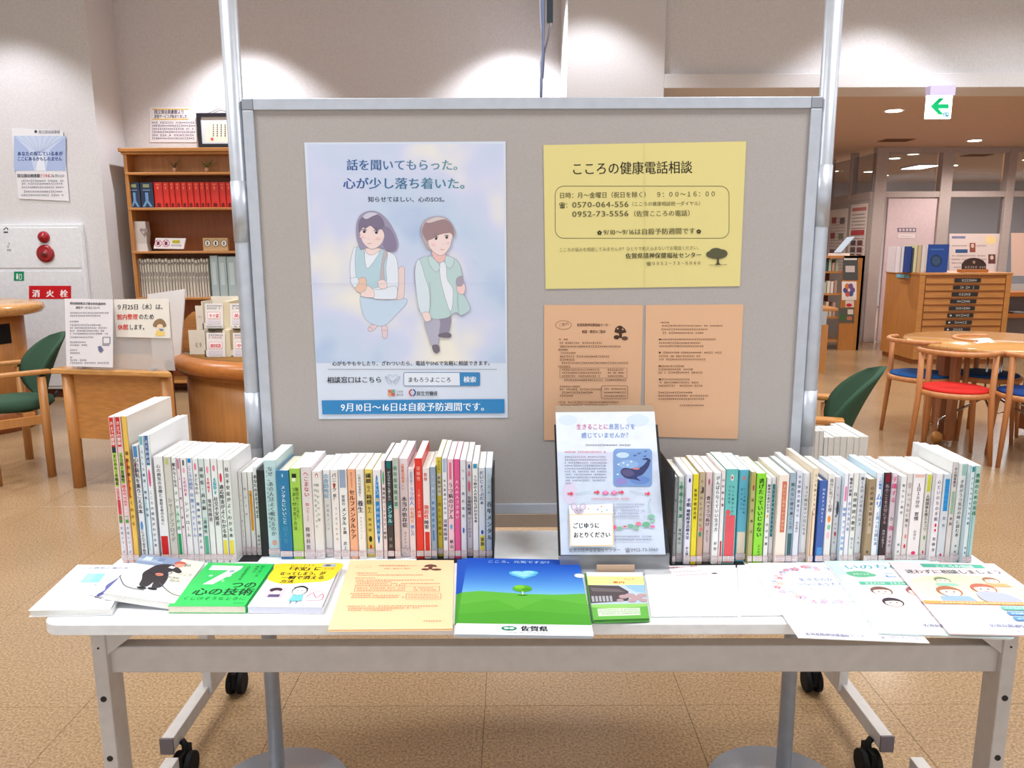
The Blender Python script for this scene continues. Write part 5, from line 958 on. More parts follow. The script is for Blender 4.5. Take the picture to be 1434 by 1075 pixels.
stack('flyer_stack', 'second pile of plain white flyers under the floral flyer, middle right of the table', 'flyer', [(1033, 791), (1075, 790), (1152, 860.5), (1038, 861.5)], .7222, .0012, (246, 246, 250), lambda ik: [ik.fake(30, y, 150, 4, (214, 210, 226)) for y in (60, 90, 120, 180)], n=2, group='white flyers on the table')
def dF(ik):
    rn = random.Random(11)
    for k in range(64):
        a = 2 * math.pi * k / 64 + rn.uniform(-.05, .05); r1 = rn.uniform(.9, 1.1)
        x_, y_ = 105 + 78 * r1 * math.cos(a), 98 + 74 * r1 * math.sin(a)
        c_ = rn.choice([(238, 190, 210), (228, 130, 160), (180, 196, 232), (206, 180, 220), (240, 206, 196), (200, 220, 236)])
        s_ = rn.uniform(3, 8)
        for q_ in range(5): aa = q_ * 1.257; ik.ell(x_ + s_ * .6 * math.cos(aa), y_ + s_ * .6 * math.sin(aa), s_ * .55, s_ * .4, c_, 8, aa); ik.o -= ik.step
        ik.up(); ik.ell(x_, y_, s_ * .25, s_ * .25, (250, 236, 200), 8); ik.o -= 2 * ik.step
    ik.up(); ik.up()
    for k in range(22): ik.ell(rn.uniform(15, 195), rn.uniform(20, 200), 3, 1.5, (190, 206, 230), 8, rn.uniform(0, 3))
    ik.text('生きるのが', 72, 84, 14, (110, 140, 206), 136, 84); ik.text('つらいあなたへ', 60, 104, 14, (110, 140, 206), 150, 104); ik.fake(80, 120, 140, 6, (190, 190, 220))
    for y in (200, 212, 224, 236, 248): ik.fake(30, y, 180, 5, (206, 196, 220))
    ik.text('佐賀県精神保健福祉センター', 14, 290, 10, (110, 110, 150), 118, 290, bold=.02); ik.text('☎ 0952-73-5060', 134, 290, 10, (110, 110, 150), 200, 290)
stack('flyer_stack', 'white flyer with a ring of pink and blue watercolour flowers hanging over the front edge', 'flyer', [(1048, 788), (1200, 787), (1302, 900), (1119, 892.5)], .7245, .0015, (248, 248, 250), dF, n=2)
def face(ik, x, y, r, hair, skin=(248, 220, 206)):
    ik.ell(x, y, r, r, hair); ik.ell(x, y + r * .2, r * .8, r * .78, skin); ik.ell(x - r * .3, y + r * .15, r * .08, r * .12, (50, 40, 40)); ik.ell(x + r * .3, y + r * .15, r * .08, r * .12, (50, 40, 40)); ik.line([(x - r * .2, y + r * .55), (x + r * .2, y + r * .55)], r * .08, (210, 110, 110)); ik.poly([(x - r * .8, y - r * .1), (x, y - r * .9), (x + r * .8, y - r * .1), (x + r * .2, y - r * .3), (x - r * .3, y - r * .25)], hair)
def dC(ik):
    ik.rect(0, 0, 210, 297, (206, 236, 230)); ik.poly([(8, 70), (210, 70), (210, 285), (8, 285)], (252, 252, 252)); ik.poly([(18, 14), (210, 10), (210, 92), (30, 94)], (250, 252, 252))
    ik.text('いのちの電話', 24, 40, 26, (96, 176, 190), 190, 40, bold=.03); ik.ell(44, 64, 22, 15, (110, 190, 150)); ik.ell(30, 60, 10, 8, (110, 190, 150)); ik.ell(60, 68, 12, 8, (110, 190, 150)); ik.fake(32, 64, 58, 7, (230, 246, 236)); ik.text('ここに', 84, 78, 24, (60, 140, 206), 160, 78, bold=.05); ik.rect(30, 98, 200, 112, (90, 180, 150)); ik.fake(40, 105, 190, 8, (230, 246, 236))
    ik.rect(30, 120, 190, 210, (250, 236, 238))
    face(ik, 58, 138, 19, (120, 84, 76)); face(ik, 120, 138, 19, (150, 90, 90)); face(ik, 62, 184, 18, (60, 50, 60)); face(ik, 128, 186, 18, (80, 60, 64)); ik.ell(170, 160, 10, 12, (230, 180, 190))
    for y in (220, 232, 244): ik.fake(24, y, 190, 6, (190, 196, 210))
    ik.text('佐賀県精神保健福祉センター', 80, 272, 11, (110, 116, 150), 196, 272, bold=.03); ik.text('☎0952-73-5060', 112, 288, 9, (120, 126, 160), 170, 288)
stack('flyer_stack', 'pale green and white flyers with four cartoon faces, second from the right table end', 'flyer', [(1157, 785.5), (1312, 784), (1420, 893.5), (1232, 886)], .7285, .004, (240, 246, 246), dC, n=3, jit=.004, seed=8)
def dP(ik):
    ik.rect(0, 0, 210, 180, (250, 214, 216)); ik.poly([(0, 120), (210, 120), (210, 297), (0, 297)], (252, 250, 252)); ik.smooth([(10, 90), (60, 66), (120, 60), (190, 80), (200, 140), (150, 178), (60, 178), (10, 150)], (250, 228, 190))
    ik.rect(58, 8, 180, 26, (80, 176, 150)); ik.text('こころの相談', 84, 24, 15, (230, 250, 240), 160, 24, bold=.03); ik.text('迷わずに相談しましょう', 16, 56, 20, (70, 110, 110), 202, 50, bold=.03)
    face(ik, 70, 86, 15, (130, 150, 110)); ik.poly([(52, 100), (88, 100), (92, 112), (50, 112)], (150, 200, 180)); face(ik, 160, 84, 15, (160, 120, 96)); ik.poly([(142, 98), (180, 98), (184, 112), (140, 112)], (226, 170, 120))
    face(ik, 62, 136, 22, (170, 110, 80)); ik.poly([(38, 156), (88, 156), (94, 180), (34, 180)], (150, 176, 220)); face(ik, 128, 122, 22, (190, 110, 90)); ik.smooth([(106, 142), (130, 136), (158, 146), (166, 178), (110, 178)], (176, 180, 226)); ik.rect(0, 178, 210, 190, (244, 160, 90)); ik.fake(30, 184, 200, 7, (250, 220, 190))
    for y in (202, 214, 226, 238, 250): ik.fake(18, y, 110, 6, (190, 190, 214))
    for y, c_ in ((196, (110, 190, 170)), (216, (100, 150, 210)), (236, (90, 150, 214))): ik.rect(120, y, 205, y + 14, c_); ik.fake(126, y + 7, 200, 7, (230, 240, 250))
    ik.text('佐賀県精神保健福祉センター', 70, 274, 11, (110, 116, 160), 190, 274, bold=.03); ik.text('☎0952-73-5060', 100, 290, 9, (120, 126, 170), 160, 290)
stack('flyer_stack', 'pink and white consultation flyers with cartoon people at the right table end', 'flyer', [(1245, 786), (1392, 789), (1532, 891), (1330, 887)], .7335, .004, (250, 226, 230), dP, n=3, jit=.003, seed=5)
# ================================================================== tilted leaflet stand
def stz(u, v, off=0): return None
a0 = aty(859, 776.5, 1.462); a1 = aty(847, 576.5, 1.606)
upv = (Vector((a0.x, a1.y, a1.z)) - a0).normalized(); SN = Vector((1, 0, 0)).cross(upv).normalized(); SN = SN if SN.y < 0 else -SN
SP = lambda u, v, o=0: hit(u, v, a0 + SN * o, SN)
t = thing('leaflet_stand', 'black backed clear acrylic leaflet stand tilted back at the table centre', 'stand', Vector((a0.x, 1.5, .72)))
def sprism(c, o, th, M, nm, par=t, **k):
    P = [SP(u, v, o) for u, v in c]; b = MB(); b.prism(P, th, M, -SN); return b.build(nm, par, **k)
sprism([(776, 594), (921, 594), (938, 779), (782, 778)], -.007, .003, mat((34, 36, 42), .4), 'back_plate', bevel=.001)
sprism([(777, 632), (920, 632), (937, 780), (784, 779)], .0035, .0018, glass((253, 254, 255), .03, 0, 'acrylic'), 'front_pane')
b = MB(); q0, q1 = SP(784, 779, -.009), SP(937, 781, -.009); b.box(q0.x, q1.x, q0.y - .028, q0.y + .06, TZ, TZ + .0035, frosted((196, 198, 202), .45, 'acrylic_base')); b.build('base', t)
b = MB(); b.box(q0.x, q1.x, q0.y - .006, q0.y + .008, TZ + .003, q0.z + .006, frosted((176, 178, 184), .45, 'acrylic_lip')); b.build('lip', t)
q2 = SP(850, 600, -.012); b = MB(); b.prism([Vector((a0.x - .03, q2.y, q2.z)), Vector((a0.x + .03, q2.y, q2.z)), Vector((a0.x + .03, q0.y + .12, TZ)), Vector((a0.x - .03, q0.y + .12, TZ))], .003, mat((34, 36, 42), .4), Vector((0, .7, .7))); b.build('rear_strut', t)
b = MB(); x0, x1 = aty(836, 782, q0.y - .02).x, aty(889, 782, q0.y - .02).x; b.box(x0, x1, q0.y - .0205, q0.y - .0165, TZ + .0038, TZ + .018, mat((196, 166, 146), .6)); b.build('front_label', t)
# card and leaflet in the stand
def ssheet(name, label, cat, c, o, th, M):
    P = [SP(u, v, o) for u, v in c]; tt = thing(name, label, cat, sum(P, Vector()) / 4); b = MB(); b.prism(P, th, M, -SN); b.build('paper_sheet', tt); return tt
ssheet('backing_card', 'tan card sticking up behind the whale leaflet in the stand', 'card', [(778, 568), (914, 567), (932, 777), (785, 777)], -.0035, .003, mat((168, 146, 124), .7, kind='fabric'))
t = ssheet('whale_leaflet', 'pale blue leaflet with a whale picture and a mouse note, in the tilted stand', 'leaflet', [(778, 577), (916.5, 576), (932, 776), (785.7, 776.5)], .0012, .0015, mat((222, 228, 242), .5, kind='paint'))
ik = Ink(SP, base=.0014, step=5e-5)
ik.ell(795, 588, 13, 7, (206, 220, 240)); ik.ell(893, 588, 16, 8, (204, 218, 240)); ik.ell(830, 640, 30, 10, (226, 224, 240)); ik.ell(798, 690, 10, 16, (230, 218, 236))
R1, B1 = (206, 90, 130), (120, 150, 206)
s_ = '生きることに息苦しさを'; ik.text(s_, 807, 600.5, 8.4, R1, 890, 600, bold=.015, cols=[R1] * 6 + [B1] * 5); s_ = '感じていませんか？'; ik.text(s_, 814, 612.5, 8.4, B1, 884, 612, bold=.015)
ik.fake(820, 623, 882, 2.6, (80, 80, 90)); ik.fake(791, 632.5, 846, 2.8, (220, 110, 120))
for k in range(10): ik.fake(791 + (k > 5), 639.5 + k * 4.1, 848 if k < 9 else 800, 2.7, (140, 140, 170))
# whale picture
ik.rrect(859, 628, 913, 681, 5, 0, K, fill=(128, 160, 210)); ik.ell(872, 637, 9, 4, (200, 220, 236)); ik.ell(880, 650, 14, 6, (150, 180, 222)); ik.ell(896, 672, 14, 6, (110, 140, 200)); ik.ell(870, 674, 8, 5, (150, 140, 200))
ik.smooth([(869, 661), (874, 655), (886, 656), (897, 654), (904, 648), (906, 644), (899, 643), (906, 641), (911, 644), (910, 648), (908, 654), (900, 664), (892, 668), (897, 673), (888, 671), (876, 669)], (62, 68, 112)); ik.smooth([(870, 661), (875, 657), (884, 658), (888, 664), (878, 667)], (96, 90, 130)); ik.ell(891, 656, 5, 1.4, (214, 130, 130))
for x_, y_ in ((866, 650), (873, 648), (879, 651), (865, 664), (884, 646)): ik.ell(x_, y_, 1.6, 1.2, (220, 232, 246))
for x_, y_ in ((895, 635), (904, 632), (903, 639), (889, 638)): ik.line([(x_ - 2, y_ - 1), (x_, y_), (x_ + 2, y_ - 1.5)], .8, (40, 80, 150))
for x_ in (800, 837, 871, 908):
    yy = 691 if x_ in (800, 908) else 689; ik.poly([(x_ - 3, yy), (x_, yy - 3), (x_ + 3, yy), (x_, yy + 3)], (226, 80, 100)); ik.poly([(x_ - 5, yy - 2), (x_ - 2, yy), (x_ - 5, yy + 2)], (226, 80, 100))
for x_ in (848, 860): ik.ell(x_, 690, 4.6, 2.4, (216, 110, 160)); ik.ell(x_, 688.5, 2.2, 2.6, (236, 150, 190))
ik.line([(806, 691), (818, 689), (826, 688)], .6, (150, 190, 180)); ik.line([(882, 687), (894, 690), (902, 691)], .6, (150, 190, 180)); ik.line([(912, 696), (908, 706), (911, 718)], .7, (150, 190, 180))
ik.fake(828, 698, 880, 2.6, (226, 110, 120))
for k in range(5): ik.fake(858, 706 + k * 4.3, 902 - (k % 2) * 8, 2.7, (150, 150, 180))
for x_, y_, rx, ry, c_ in ((912, 723, 5, 3, (130, 186, 160)), (914, 729, 3.4, 2, (140, 190, 160)), (905, 734, 5.5, 3.8, (110, 176, 140)), (894, 733, 4, 2.6, (232, 130, 150)), (914, 737, 3.6, 1.6, (226, 110, 160)), (883, 736, 4.4, 2.6, (120, 180, 150)), (891, 739, 4, 2.2, (130, 186, 150)), (875, 737, 2.6, 1.2, (226, 90, 100)), (868, 739, 4, 2, (130, 186, 150)), (860, 738, 3.4, 3, (226, 100, 140))): ik.ell(x_, y_, rx, ry, c_)
for k in range(2): ik.fake(858, 751 + k * 4.6, 912, 2.8, (140, 140, 170))
ik.text('佐賀県精神保健福祉センター', 797, 772.5, 6.2, (90, 94, 110), 869, 772, bold=.01); ik.text('☎0952-73-5060', 875, 772, 6.2, (90, 94, 110), 922, 771.5, bold=.01)
ik.build('print', t)
t = ssheet('mouse_note', 'small white note with an orange frame and a mouse, on the leaflet in the stand', 'note', [(797, 708), (858, 705), (860, 765), (799.5, 765)], .0066, .0008, mat((250, 250, 250), .5))
ik = Ink(SP, base=.0069, step=5e-5)
ik.rect(798, 720, 858, 764, (252, 252, 252)); ik.line([(797.5, 720.3), (857.5, 719.5), (859, 763.5), (799.5, 764)], 1.1, (240, 190, 130), True)
for x_ in (804, 816): ik.ell(x_, 709.5, 4.6, 4.6, (190, 176, 200)); ik.ell(x_, 709.5, 3.2, 3.2, (226, 214, 230))
ik.ell(810.5, 715, 7, 4.6, (196, 184, 206)); ik.ell(808, 714.5, .7, .9, (60, 50, 60)); ik.ell(813, 714.5, .7, .9, (60, 50, 60)); ik.ell(810.5, 717, 1, .7, (206, 120, 140))
for x_, y_, c_ in ((824, 712, (226, 150, 90)), (837, 713, (80, 130, 200)), (842, 709, (220, 130, 70)), (843, 716, (120, 180, 110)), (850, 714, (90, 170, 200))): ik.ell(x_, y_, .9, .9, c_)
ik.text('ごじゆうに', 802, 739, 8.6, (40, 42, 56), 840, 738.5, bold=.03); ik.text('おとりください', 803, 752, 8.6, (40, 42, 56), 855, 751.5, bold=.03)
ik.build('print', t)
# ================================================================== left background
def rotT(cx, cy, a): return Matrix.Translation((cx, cy, 0)) @ Matrix.Rotation(a, 4, 'Z')
# fire hydrant cabinet
WY = 6.955; WPAINT = mat((226, 228, 232), .4, kind='paint')
t = thing('hydrant_cabinet', 'white steel fire hydrant cabinet with red lamp and bell on the left wall', 'cabinet', aty(65, 540, WY))
hx0, hx1 = X(2, 430, WY), X(127, 430, WY); hz0, hz1, hzm = .08, Z(65, 314, WY), Z(65, 376, WY)
b = MB(); b.box(hx0, hx1, WY - .03, WY + .02, hz0, hz1, WPAINT); b.build('frame', t, bevel=.004)
b = MB(); b.box(hx0 + .035, hx1 - .03, WY - .038, WY - .028, hzm + .008, hz1 - .03, WPAINT); up_ = b.build('upper_panel', t, bevel=.002)
b = MB(); b.box(hx0 + .035, hx1 - .03, WY - .038, WY - .028, hz0 + .03, hzm - .02, WPAINT); dn_ = b.build('hose_door', t, bevel=.002)
RD_ = mat((150, 28, 34), .2)
p = aty(61.5, 332, WY - .04); b = MB()
pr = [(.052, 0), (.05, .012), (.04, .03), (.022, .042), (.004, .046)]
def dome(mb, p, prof, M, n=24):
    vs = []; fs = []
    for r, h_ in prof:
        for k in range(n): a = 2 * math.pi * k / n; vs.append((p.x + r * math.cos(a), p.y - h_, p.z + r * math.sin(a)))
    for i in range(len(prof) - 1):
        for k in range(n): fs.append((i * n + k, (i + 1) * n + k, (i + 1) * n + (k + 1) % n, i * n + (k + 1) % n))
    fs.append(tuple((len(prof) - 1) * n + k for k in range(n))); mb.add(vs, fs, M, True); return mb
dome(b, p, pr, mat((150, 20, 28), .12)); b.build('alarm_lamp', t)
p = aty(64, 355, WY - .04); b = MB(); dome(b, p, [(.076, 0), (.078, .008), (.074, .016), (.05, .022), (.03, .02), (.028, .026), (.004, .028)], RD_); bb = b.build('alarm_bell', t)
b = MB(); dome(b, p + Vector((0, -.026, 0)), [(.02, 0), (.018, .006), (.002, .007)], mat((110, 50, 50), .3)); b.build('push_button', bb)
ik = Ink(YP(WY - .0385), base=.0012)
ik.rect(40.5, 400, 99.5, 418.5, (206, 28, 36)); ik.text('消', 45, 415, 11, (250, 240, 240), bold=.05); ik.text('火', 64.5, 415, 11, (250, 240, 240), bold=.05); ik.text('栓', 84, 415, 11, (250, 240, 240), bold=.05)
ik.rect(19.5, 380, 33.5, 393, (20, 140, 96)); ik.ell(24, 384, 1.2, 1.2, (240, 250, 245)); ik.poly([(22.5, 385.5), (25.5, 385.5), (25, 391), (23, 391)], (240, 250, 245)); ik.line([(27, 384), (30, 384), (30, 391), (27, 391)], .8, (240, 250, 245), True)
ik.build('lettering', t)
ik = Ink(YP(WY - .0385), base=.0012); ik.line([(5, 322), (7, 319), (10, 319), (11, 322)], 1.2, (60, 70, 90)); ik.rect(5, 324, 11, 326, (70, 80, 100)); ik.fake(10, 341, 13, 3, (120, 130, 150)); ik.fake(10, 345, 13, 3, (120, 130, 150)); ik.fake(10, 350, 13, 3, (120, 130, 150)); ik.build('small_sticker', t)
# wall poster left
def f(ik):
    ik.rect(19.5, 190, 92, 239, (170, 186, 222)); ik.poly([(19.5, 190), (92, 190), (70, 210), (64, 239), (48, 239), (40, 210)], (196, 208, 232)); ik.poly([(50, 239), (54, 218), (60, 218), (64, 239)], (226, 230, 240))
    for k in range(8): ik.line([(56, 214), (20 + k * 10, 190)], .4, (150, 168, 206))
    ik.ell(50, 184, 2, 2, (70, 74, 90)); ik.text('国立国会図書館', 54, 186.5, 5, (110, 114, 130), 84, 186.5)
    ik.text('あなたの探している本が', 24, 217.5, 6.6, (50, 70, 130), 88, 217.5, bold=.03); ik.text('ここにあるかもしれません', 24, 224.5, 6.2, (50, 70, 130), 87, 224.5, bold=.03)
    ik.text('国立国会図書館', 24, 248, 5.6, (60, 60, 70), 56, 248, bold=.03); ik.text('デジタル', 56, 248, 5.6, (210, 80, 80), 70, 248, bold=.03); ik.text('コレクション', 70, 248, 5.6, (60, 60, 70), 90, 248, bold=.03)
    for y in (253, 257, 262, 268, 273): ik.fake(30, y, 88, 3, (140, 140, 150))
pl = YP(6.96)
t = sheet('wall_poster', 'pale blue and white library poster high on the left wall', 'poster', pl, [(16, 179), (88, 183), (97, 281.5), (26, 278)], (228, 226, 230), .002); ik = Ink(pl, step=1e-4, base=.0012)
f(ik); ik.build('print', t)
# sheet and framed certificate over the bookcase (back wall)
def f(ik):
    ik.text('国立国会図書館より', 216, 159, 6.4, (70, 64, 90), 258, 159, bold=.02); ik.text('送信サービスが始まりました', 216, 165, 5.6, (70, 64, 90), 262, 165, bold=.02); ik.rect(213, 152, 264, 153.6, (226, 190, 110)); ik.rect(213, 166, 264, 167.6, (226, 190, 110))
    for k in range(6): ik.fake(213, 171.5 + k * 4.4, 271, 3, (110, 100, 140))
flat('wall_notice', 'white notice with orange lines taped above the bookcase', 'notice', 7.445, 209.5, 150, 276, 199, (226, 222, 224), f)
t = thing('framed_certificate', 'black framed certificate on the wall above the bookcase', 'picture frame', aty(305, 206, 7.44))
b = MB(); xa, xb, za, zb = X(277, 180, 7.43), X(350, 180, 7.43), Z(310, 206.5, 7.43), Z(310, 158.5, 7.43); fw_ = .033; FB = mat((34, 32, 40), .3)
b.box(xa, xb, 7.415, 7.449, zb - fw_, zb, FB); b.box(xa, xb, 7.415, 7.449, za, za + fw_, FB); b.box(xa, xa + fw_, 7.415, 7.449, za + fw_, zb - fw_, FB); b.box(xb - fw_, xb, 7.415, 7.449, za + fw_, zb - fw_, FB); b.build('frame', t)
b = MB(); b.box(xa + fw_, xb - fw_, 7.43, 7.448, za + fw_, zb - fw_, mat((214, 218, 222), .5)); b.build('mount', t)
ik = Ink(YP(7.43), step=1e-4, base=.001); ik.poly([(289, 170.5), (340, 170.5), (340, 199), (288, 199)], (232, 226, 210)); ik.vtext('感謝状', 320, 174, 190, 4, (60, 60, 60)); 
for k in range(4): 
    for y in range(6): ik.rect(298 + k * 5.5, 174 + y * 3, 299.6 + k * 5.5, 176 + y * 3, (90, 86, 90))
ik.ell(297, 194.5, 2, 2, (220, 90, 90)); ik.build('certificate', t)
b = MB(); b.tube([Vector((xa + .1, 7.44, zb)), Vector((X(309, 151, 7.44), 7.44, Z(309, 151, 7.44))), Vector((xb - .1, 7.44, zb))], .002, ALUD, 6); b.build('hanging_wire', t)
# bookcase
BFY = 7.13; kx0, kx1 = X(172, 215, BFY), -2.15; kz1 = Z(250, 207, BFY)
t = thing('bookcase', 'tall honey-coloured wooden bookcase with a cornice against the alcove wall', 'bookcase', ((kx0 + kx1) / 2, 7.3, 0))
b = MB(); b.box(kx0, kx0 + .03, BFY, 7.44, 0, kz1 - .03, WOOD); b.build('side_panel', t); b = MB(); b.box(kx1 - .03, kx1, BFY, 7.44, 0, kz1 - .03, WOOD); b.build('side_panel', t)
b = MB(); b.box(kx0, kx1, 7.42, 7.44, 0, kz1 - .04, WOODD); b.build('back_panel', t)
b = MB(); b.box(kx0 - .03, kx1 + .03, BFY - .03, 7.44, kz1 - .035, kz1, WOODX); b.box(kx0 - .015, kx1 + .015, BFY - .015, 7.44, kz1 - .055, kz1 - .035, WOODX); b.build('cornice', t, bevel=.006)
shz = [Z(250, v, BFY) for v in (241, 290.5, 351.5)]; shz += [shz[2] - .42, shz[2] - .8, shz[2] - 1.2]
for z_ in shz:
    if z_ > .1: b = MB(); b.box(kx0 + .001, kx1 - .001, BFY - .005, 7.42, z_ - .022, z_, WOODX); b.build('shelf', t, bevel=.004)
b = MB(); b.box(kx0 + .03, kx1 - .03, BFY + .14, BFY + .15, shz[0], kz1 - .055, WOOD); b.build('niche_panel', t)
# books on the red shelf
def shbook(name, label, u0, u1, v0, z0, Y, M, dep=.16, group=None, mark=None, cat='book', roundit=True):
    xa, xb, zt = X(u0, v0, Y), X(u1, v0, Y), Z((u0 + u1) / 2, v0, Y)
    t = thing(name, label, cat, ((xa + xb) / 2, Y, z0), group); w_ = xb - xa - .002
    b = MB(); cx_ = (xa + xb) / 2
    pf = [(cx_ + w_ / 2 * math.sin(a), Y + .006 - .006 * math.cos(a)) for a in [math.radians(d) for d in (-90, -50, -15, 15, 50, 90)]] + [(cx_ + w_ / 2, Y + .01), (cx_ - w_ / 2, Y + .01)]
    b.prism([Vector((a, c, zt)) for a, c in pf], zt - z0 - .001, M)
    b.box(cx_ - w_ / 2, cx_ - w_ / 2 + .002, Y + .006, Y + dep, z0 + .001, zt, M); b.box(cx_ + w_ / 2 - .002, cx_ + w_ / 2, Y + .006, Y + dep, z0 + .001, zt, M); b.build('cover', t)
    b = MB(); b.box(cx_ - w_ / 2 + .002, cx_ + w_ / 2 - .002, Y + .011, Y + dep - .004, z0 + .004, zt - .004, PAGE); b.build('page_block', t)
    if mark:
        ik = Ink(lambda x, z, o=0: Vector((cx_ + x * w_, Y - o, z0 + z * (zt - z0))), yd=1, base=.001, step=1e-4); mark(ik); ik.build('spine_print', t)
    return t
RED = mat((214, 46, 34), .4)
def mr(ik): ik.rect(-.2, .9, .2, .93, (240, 150, 110)); ik.rect(-.1, .72, .1, .84, (240, 130, 100)); ik.ell(0, .12, .25, .07, (110, 40, 36)); ik.rect(-.3, .02, .3, .05, (120, 30, 30))
us = [213.7, 226.5, 235.7, 243.5, 252, 260.7, 269.5, 278.3, 286, 293.3, 305.6, 315, 324, 333, 342, 351]
for i in range(len(us) - 1):
    shbook('encyclopedia', 'red encyclopedia volume with a round black emblem, %s from the left on the shelf' % ordw(i), us[i] + .2, us[i + 1] - .2, 255, shz[1], 7.16, RED, .2, 'red encyclopedia volumes in the bookcase', mr)
NV = mat((36, 50, 76), .4)
def mn(ik): ik.rect(-.25, .8, .25, .93, (150, 160, 120)); ik.rect(-.3, .68, .3, .71, (120, 150, 190)); ik.rect(-.12, .3, .12, .6, (110, 150, 196)); ik.poly([(-.4, .04), (-.1, .3), (.1, .3), (.4, .04), (.2, .04), (0, .2), (-.2, .04)], (110, 150, 190))
shbook('dictionary', 'navy dictionary with pale blue ornament, left of the pair beside the white one', 179, 194.2, 255.3, shz[1], 7.15, NV, .2, 'navy dictionaries in the bookcase', mn)
shbook('dictionary', 'navy dictionary with pale blue ornament, touching the red volumes', 195, 213, 255.3, shz[1], 7.15, NV, .2, 'navy dictionaries in the bookcase', mn)
shbook('dictionary', 'thin white book standing at the far left of the red volumes shelf', 175.5, 178.7, 255.5, shz[1], 7.14, mat((222, 218, 206), .6), .2, None, lambda ik: [ik.rect(-.3, .2 + k * .14, .3, .26 + k * .14, (150, 140, 130)) for k in range(5)])
# plants in the niche
for i, (u, v, w_) in enumerate(((245, 238, 10), (290, 238, 8))):
    base = aty(u, 240, 7.2); base.z = shz[0]
    t = thing('dried_plant', ['spiky dried twig in a small holder, left in the top niche of the bookcase', 'small green air plant in a glass, right in the top niche of the bookcase'][i], 'plant', base)
    b = MB(); b.lathe([(.016, base.z), (.02, base.z + .03), (.014, base.z + .045)], mat((214, 160, 130), .4), (base.x, base.y), 12); b.build('holder', t)
    b = MB(); rn = random.Random(i + 4); c_ = mat((110, 90, 60) if i == 0 else (96, 120, 60), .7)
    for k in range(14):
        a = rn.uniform(0, 6.28); l = rn.uniform(.05, .1); b.tube([base + Vector((0, 0, .04)), base + Vector((math.cos(a) * l * .4, math.sin(a) * l * .3, .08)), base + Vector((math.cos(a) * l, math.sin(a) * l * .4, .09 + rn.uniform(-.03, .05)))], [.003, .0025, .001], c_, 5)
    b.build('leaves', t)
# shelf 3 items
z3 = shz[2]
p = aty(201, 350, 7.2); t = thing('paper_vase', 'white folded vase with a grey heart on the third shelf', 'vase', (p.x, 7.2, z3))
b = MB(); zt = Z(201, 310, 7.2); 
def sq(w0, z_, r_=0): return [(p.x - w0, 7.2 - w0 * .7, z_), (p.x + w0, 7.2 - w0 * .7, z_), (p.x + w0, 7.2 + w0 * .7, z_), (p.x - w0, 7.2 + w0 * .7, z_)]
vs = sq(.058, z3) + sq(.05, z3 + .07) + sq(.06, z3 + .17) + sq(.054, zt); fs = [(3, 2, 1, 0), (12, 13, 14, 15)] + [(j * 4 + i, j * 4 + (i + 1) % 4, j * 4 + 4 + (i + 1) % 4, j * 4 + 4 + i) for j in range(3) for i in range(4)]
b.add(vs, fs, mat((206, 196, 190), .6)); b.build('body', t)
ik = Ink(YP(7.2 - .045), base=.002, step=1e-4); ik.poly([(195, 322), (198, 319), (201, 321), (204, 319), (207, 322), (202, 331)], (150, 130, 126)); ik.poly([(198, 323), (201, 324), (203, 322), (201, 328)], (196, 180, 176)); ik.build('emblem', t)
def f(ik):
    for cx_ in (221.5, 232.5):
        ik.ell(cx_, 340.5, 5, 5, (200, 60, 110)); ik.ell(cx_, 340.5, 4.1, 4.1, (240, 236, 238)); ik.rect(cx_ - 2, 338, cx_ + 2, 343, (60, 56, 66)); ik.line([(cx_ - 3.2, 337), (cx_ + 3.2, 344)], .9, (200, 60, 110))
    ik.rect(241.5, 336, 251.5, 340.5, (220, 210, 60)); ik.fake(242, 338.4, 251, 2.6, (60, 60, 40)); ik.fake(240, 343.5, 254, 2.4, (120, 120, 130))
pl = YP(7.17); t = sheet('prohibition_sign', 'small white sign with two red prohibition circles on the third shelf', 'sign', pl, [(218, 333), (260, 333.5), (257, 348.5), (215, 348)], (236, 234, 236), .02); ik = Ink(pl, step=1e-4, base=.001); f(ik); ik.build('print', t)
t = thing('wooden_block', 'wooden block with three round white dials on the third shelf', 'ornament', (X(301, 340, 7.2), 7.2, z3))
b = MB(); b.box(X(284, 340, 7.18), X(319, 340, 7.18), 7.18, 7.23, z3, Z(301, 333, 7.18), mat((196, 164, 120), .5, kind='woodx')); b.build('block', t, bevel=.003)
ik = Ink(YP(7.18), base=.001, step=1e-4)
for k in range(3): cx_ = 290.5 + k * 11.5; ik.ell(cx_, 340.5, 4.6, 5, (90, 80, 70)); ik.ell(cx_, 340.5, 3.8, 4.2, (226, 222, 214)); ik.rect(cx_ - 1, 338, cx_ + 1, 343, (120, 100, 90) if k != 1 else (30, 30, 30))
ik.build('dials', t)
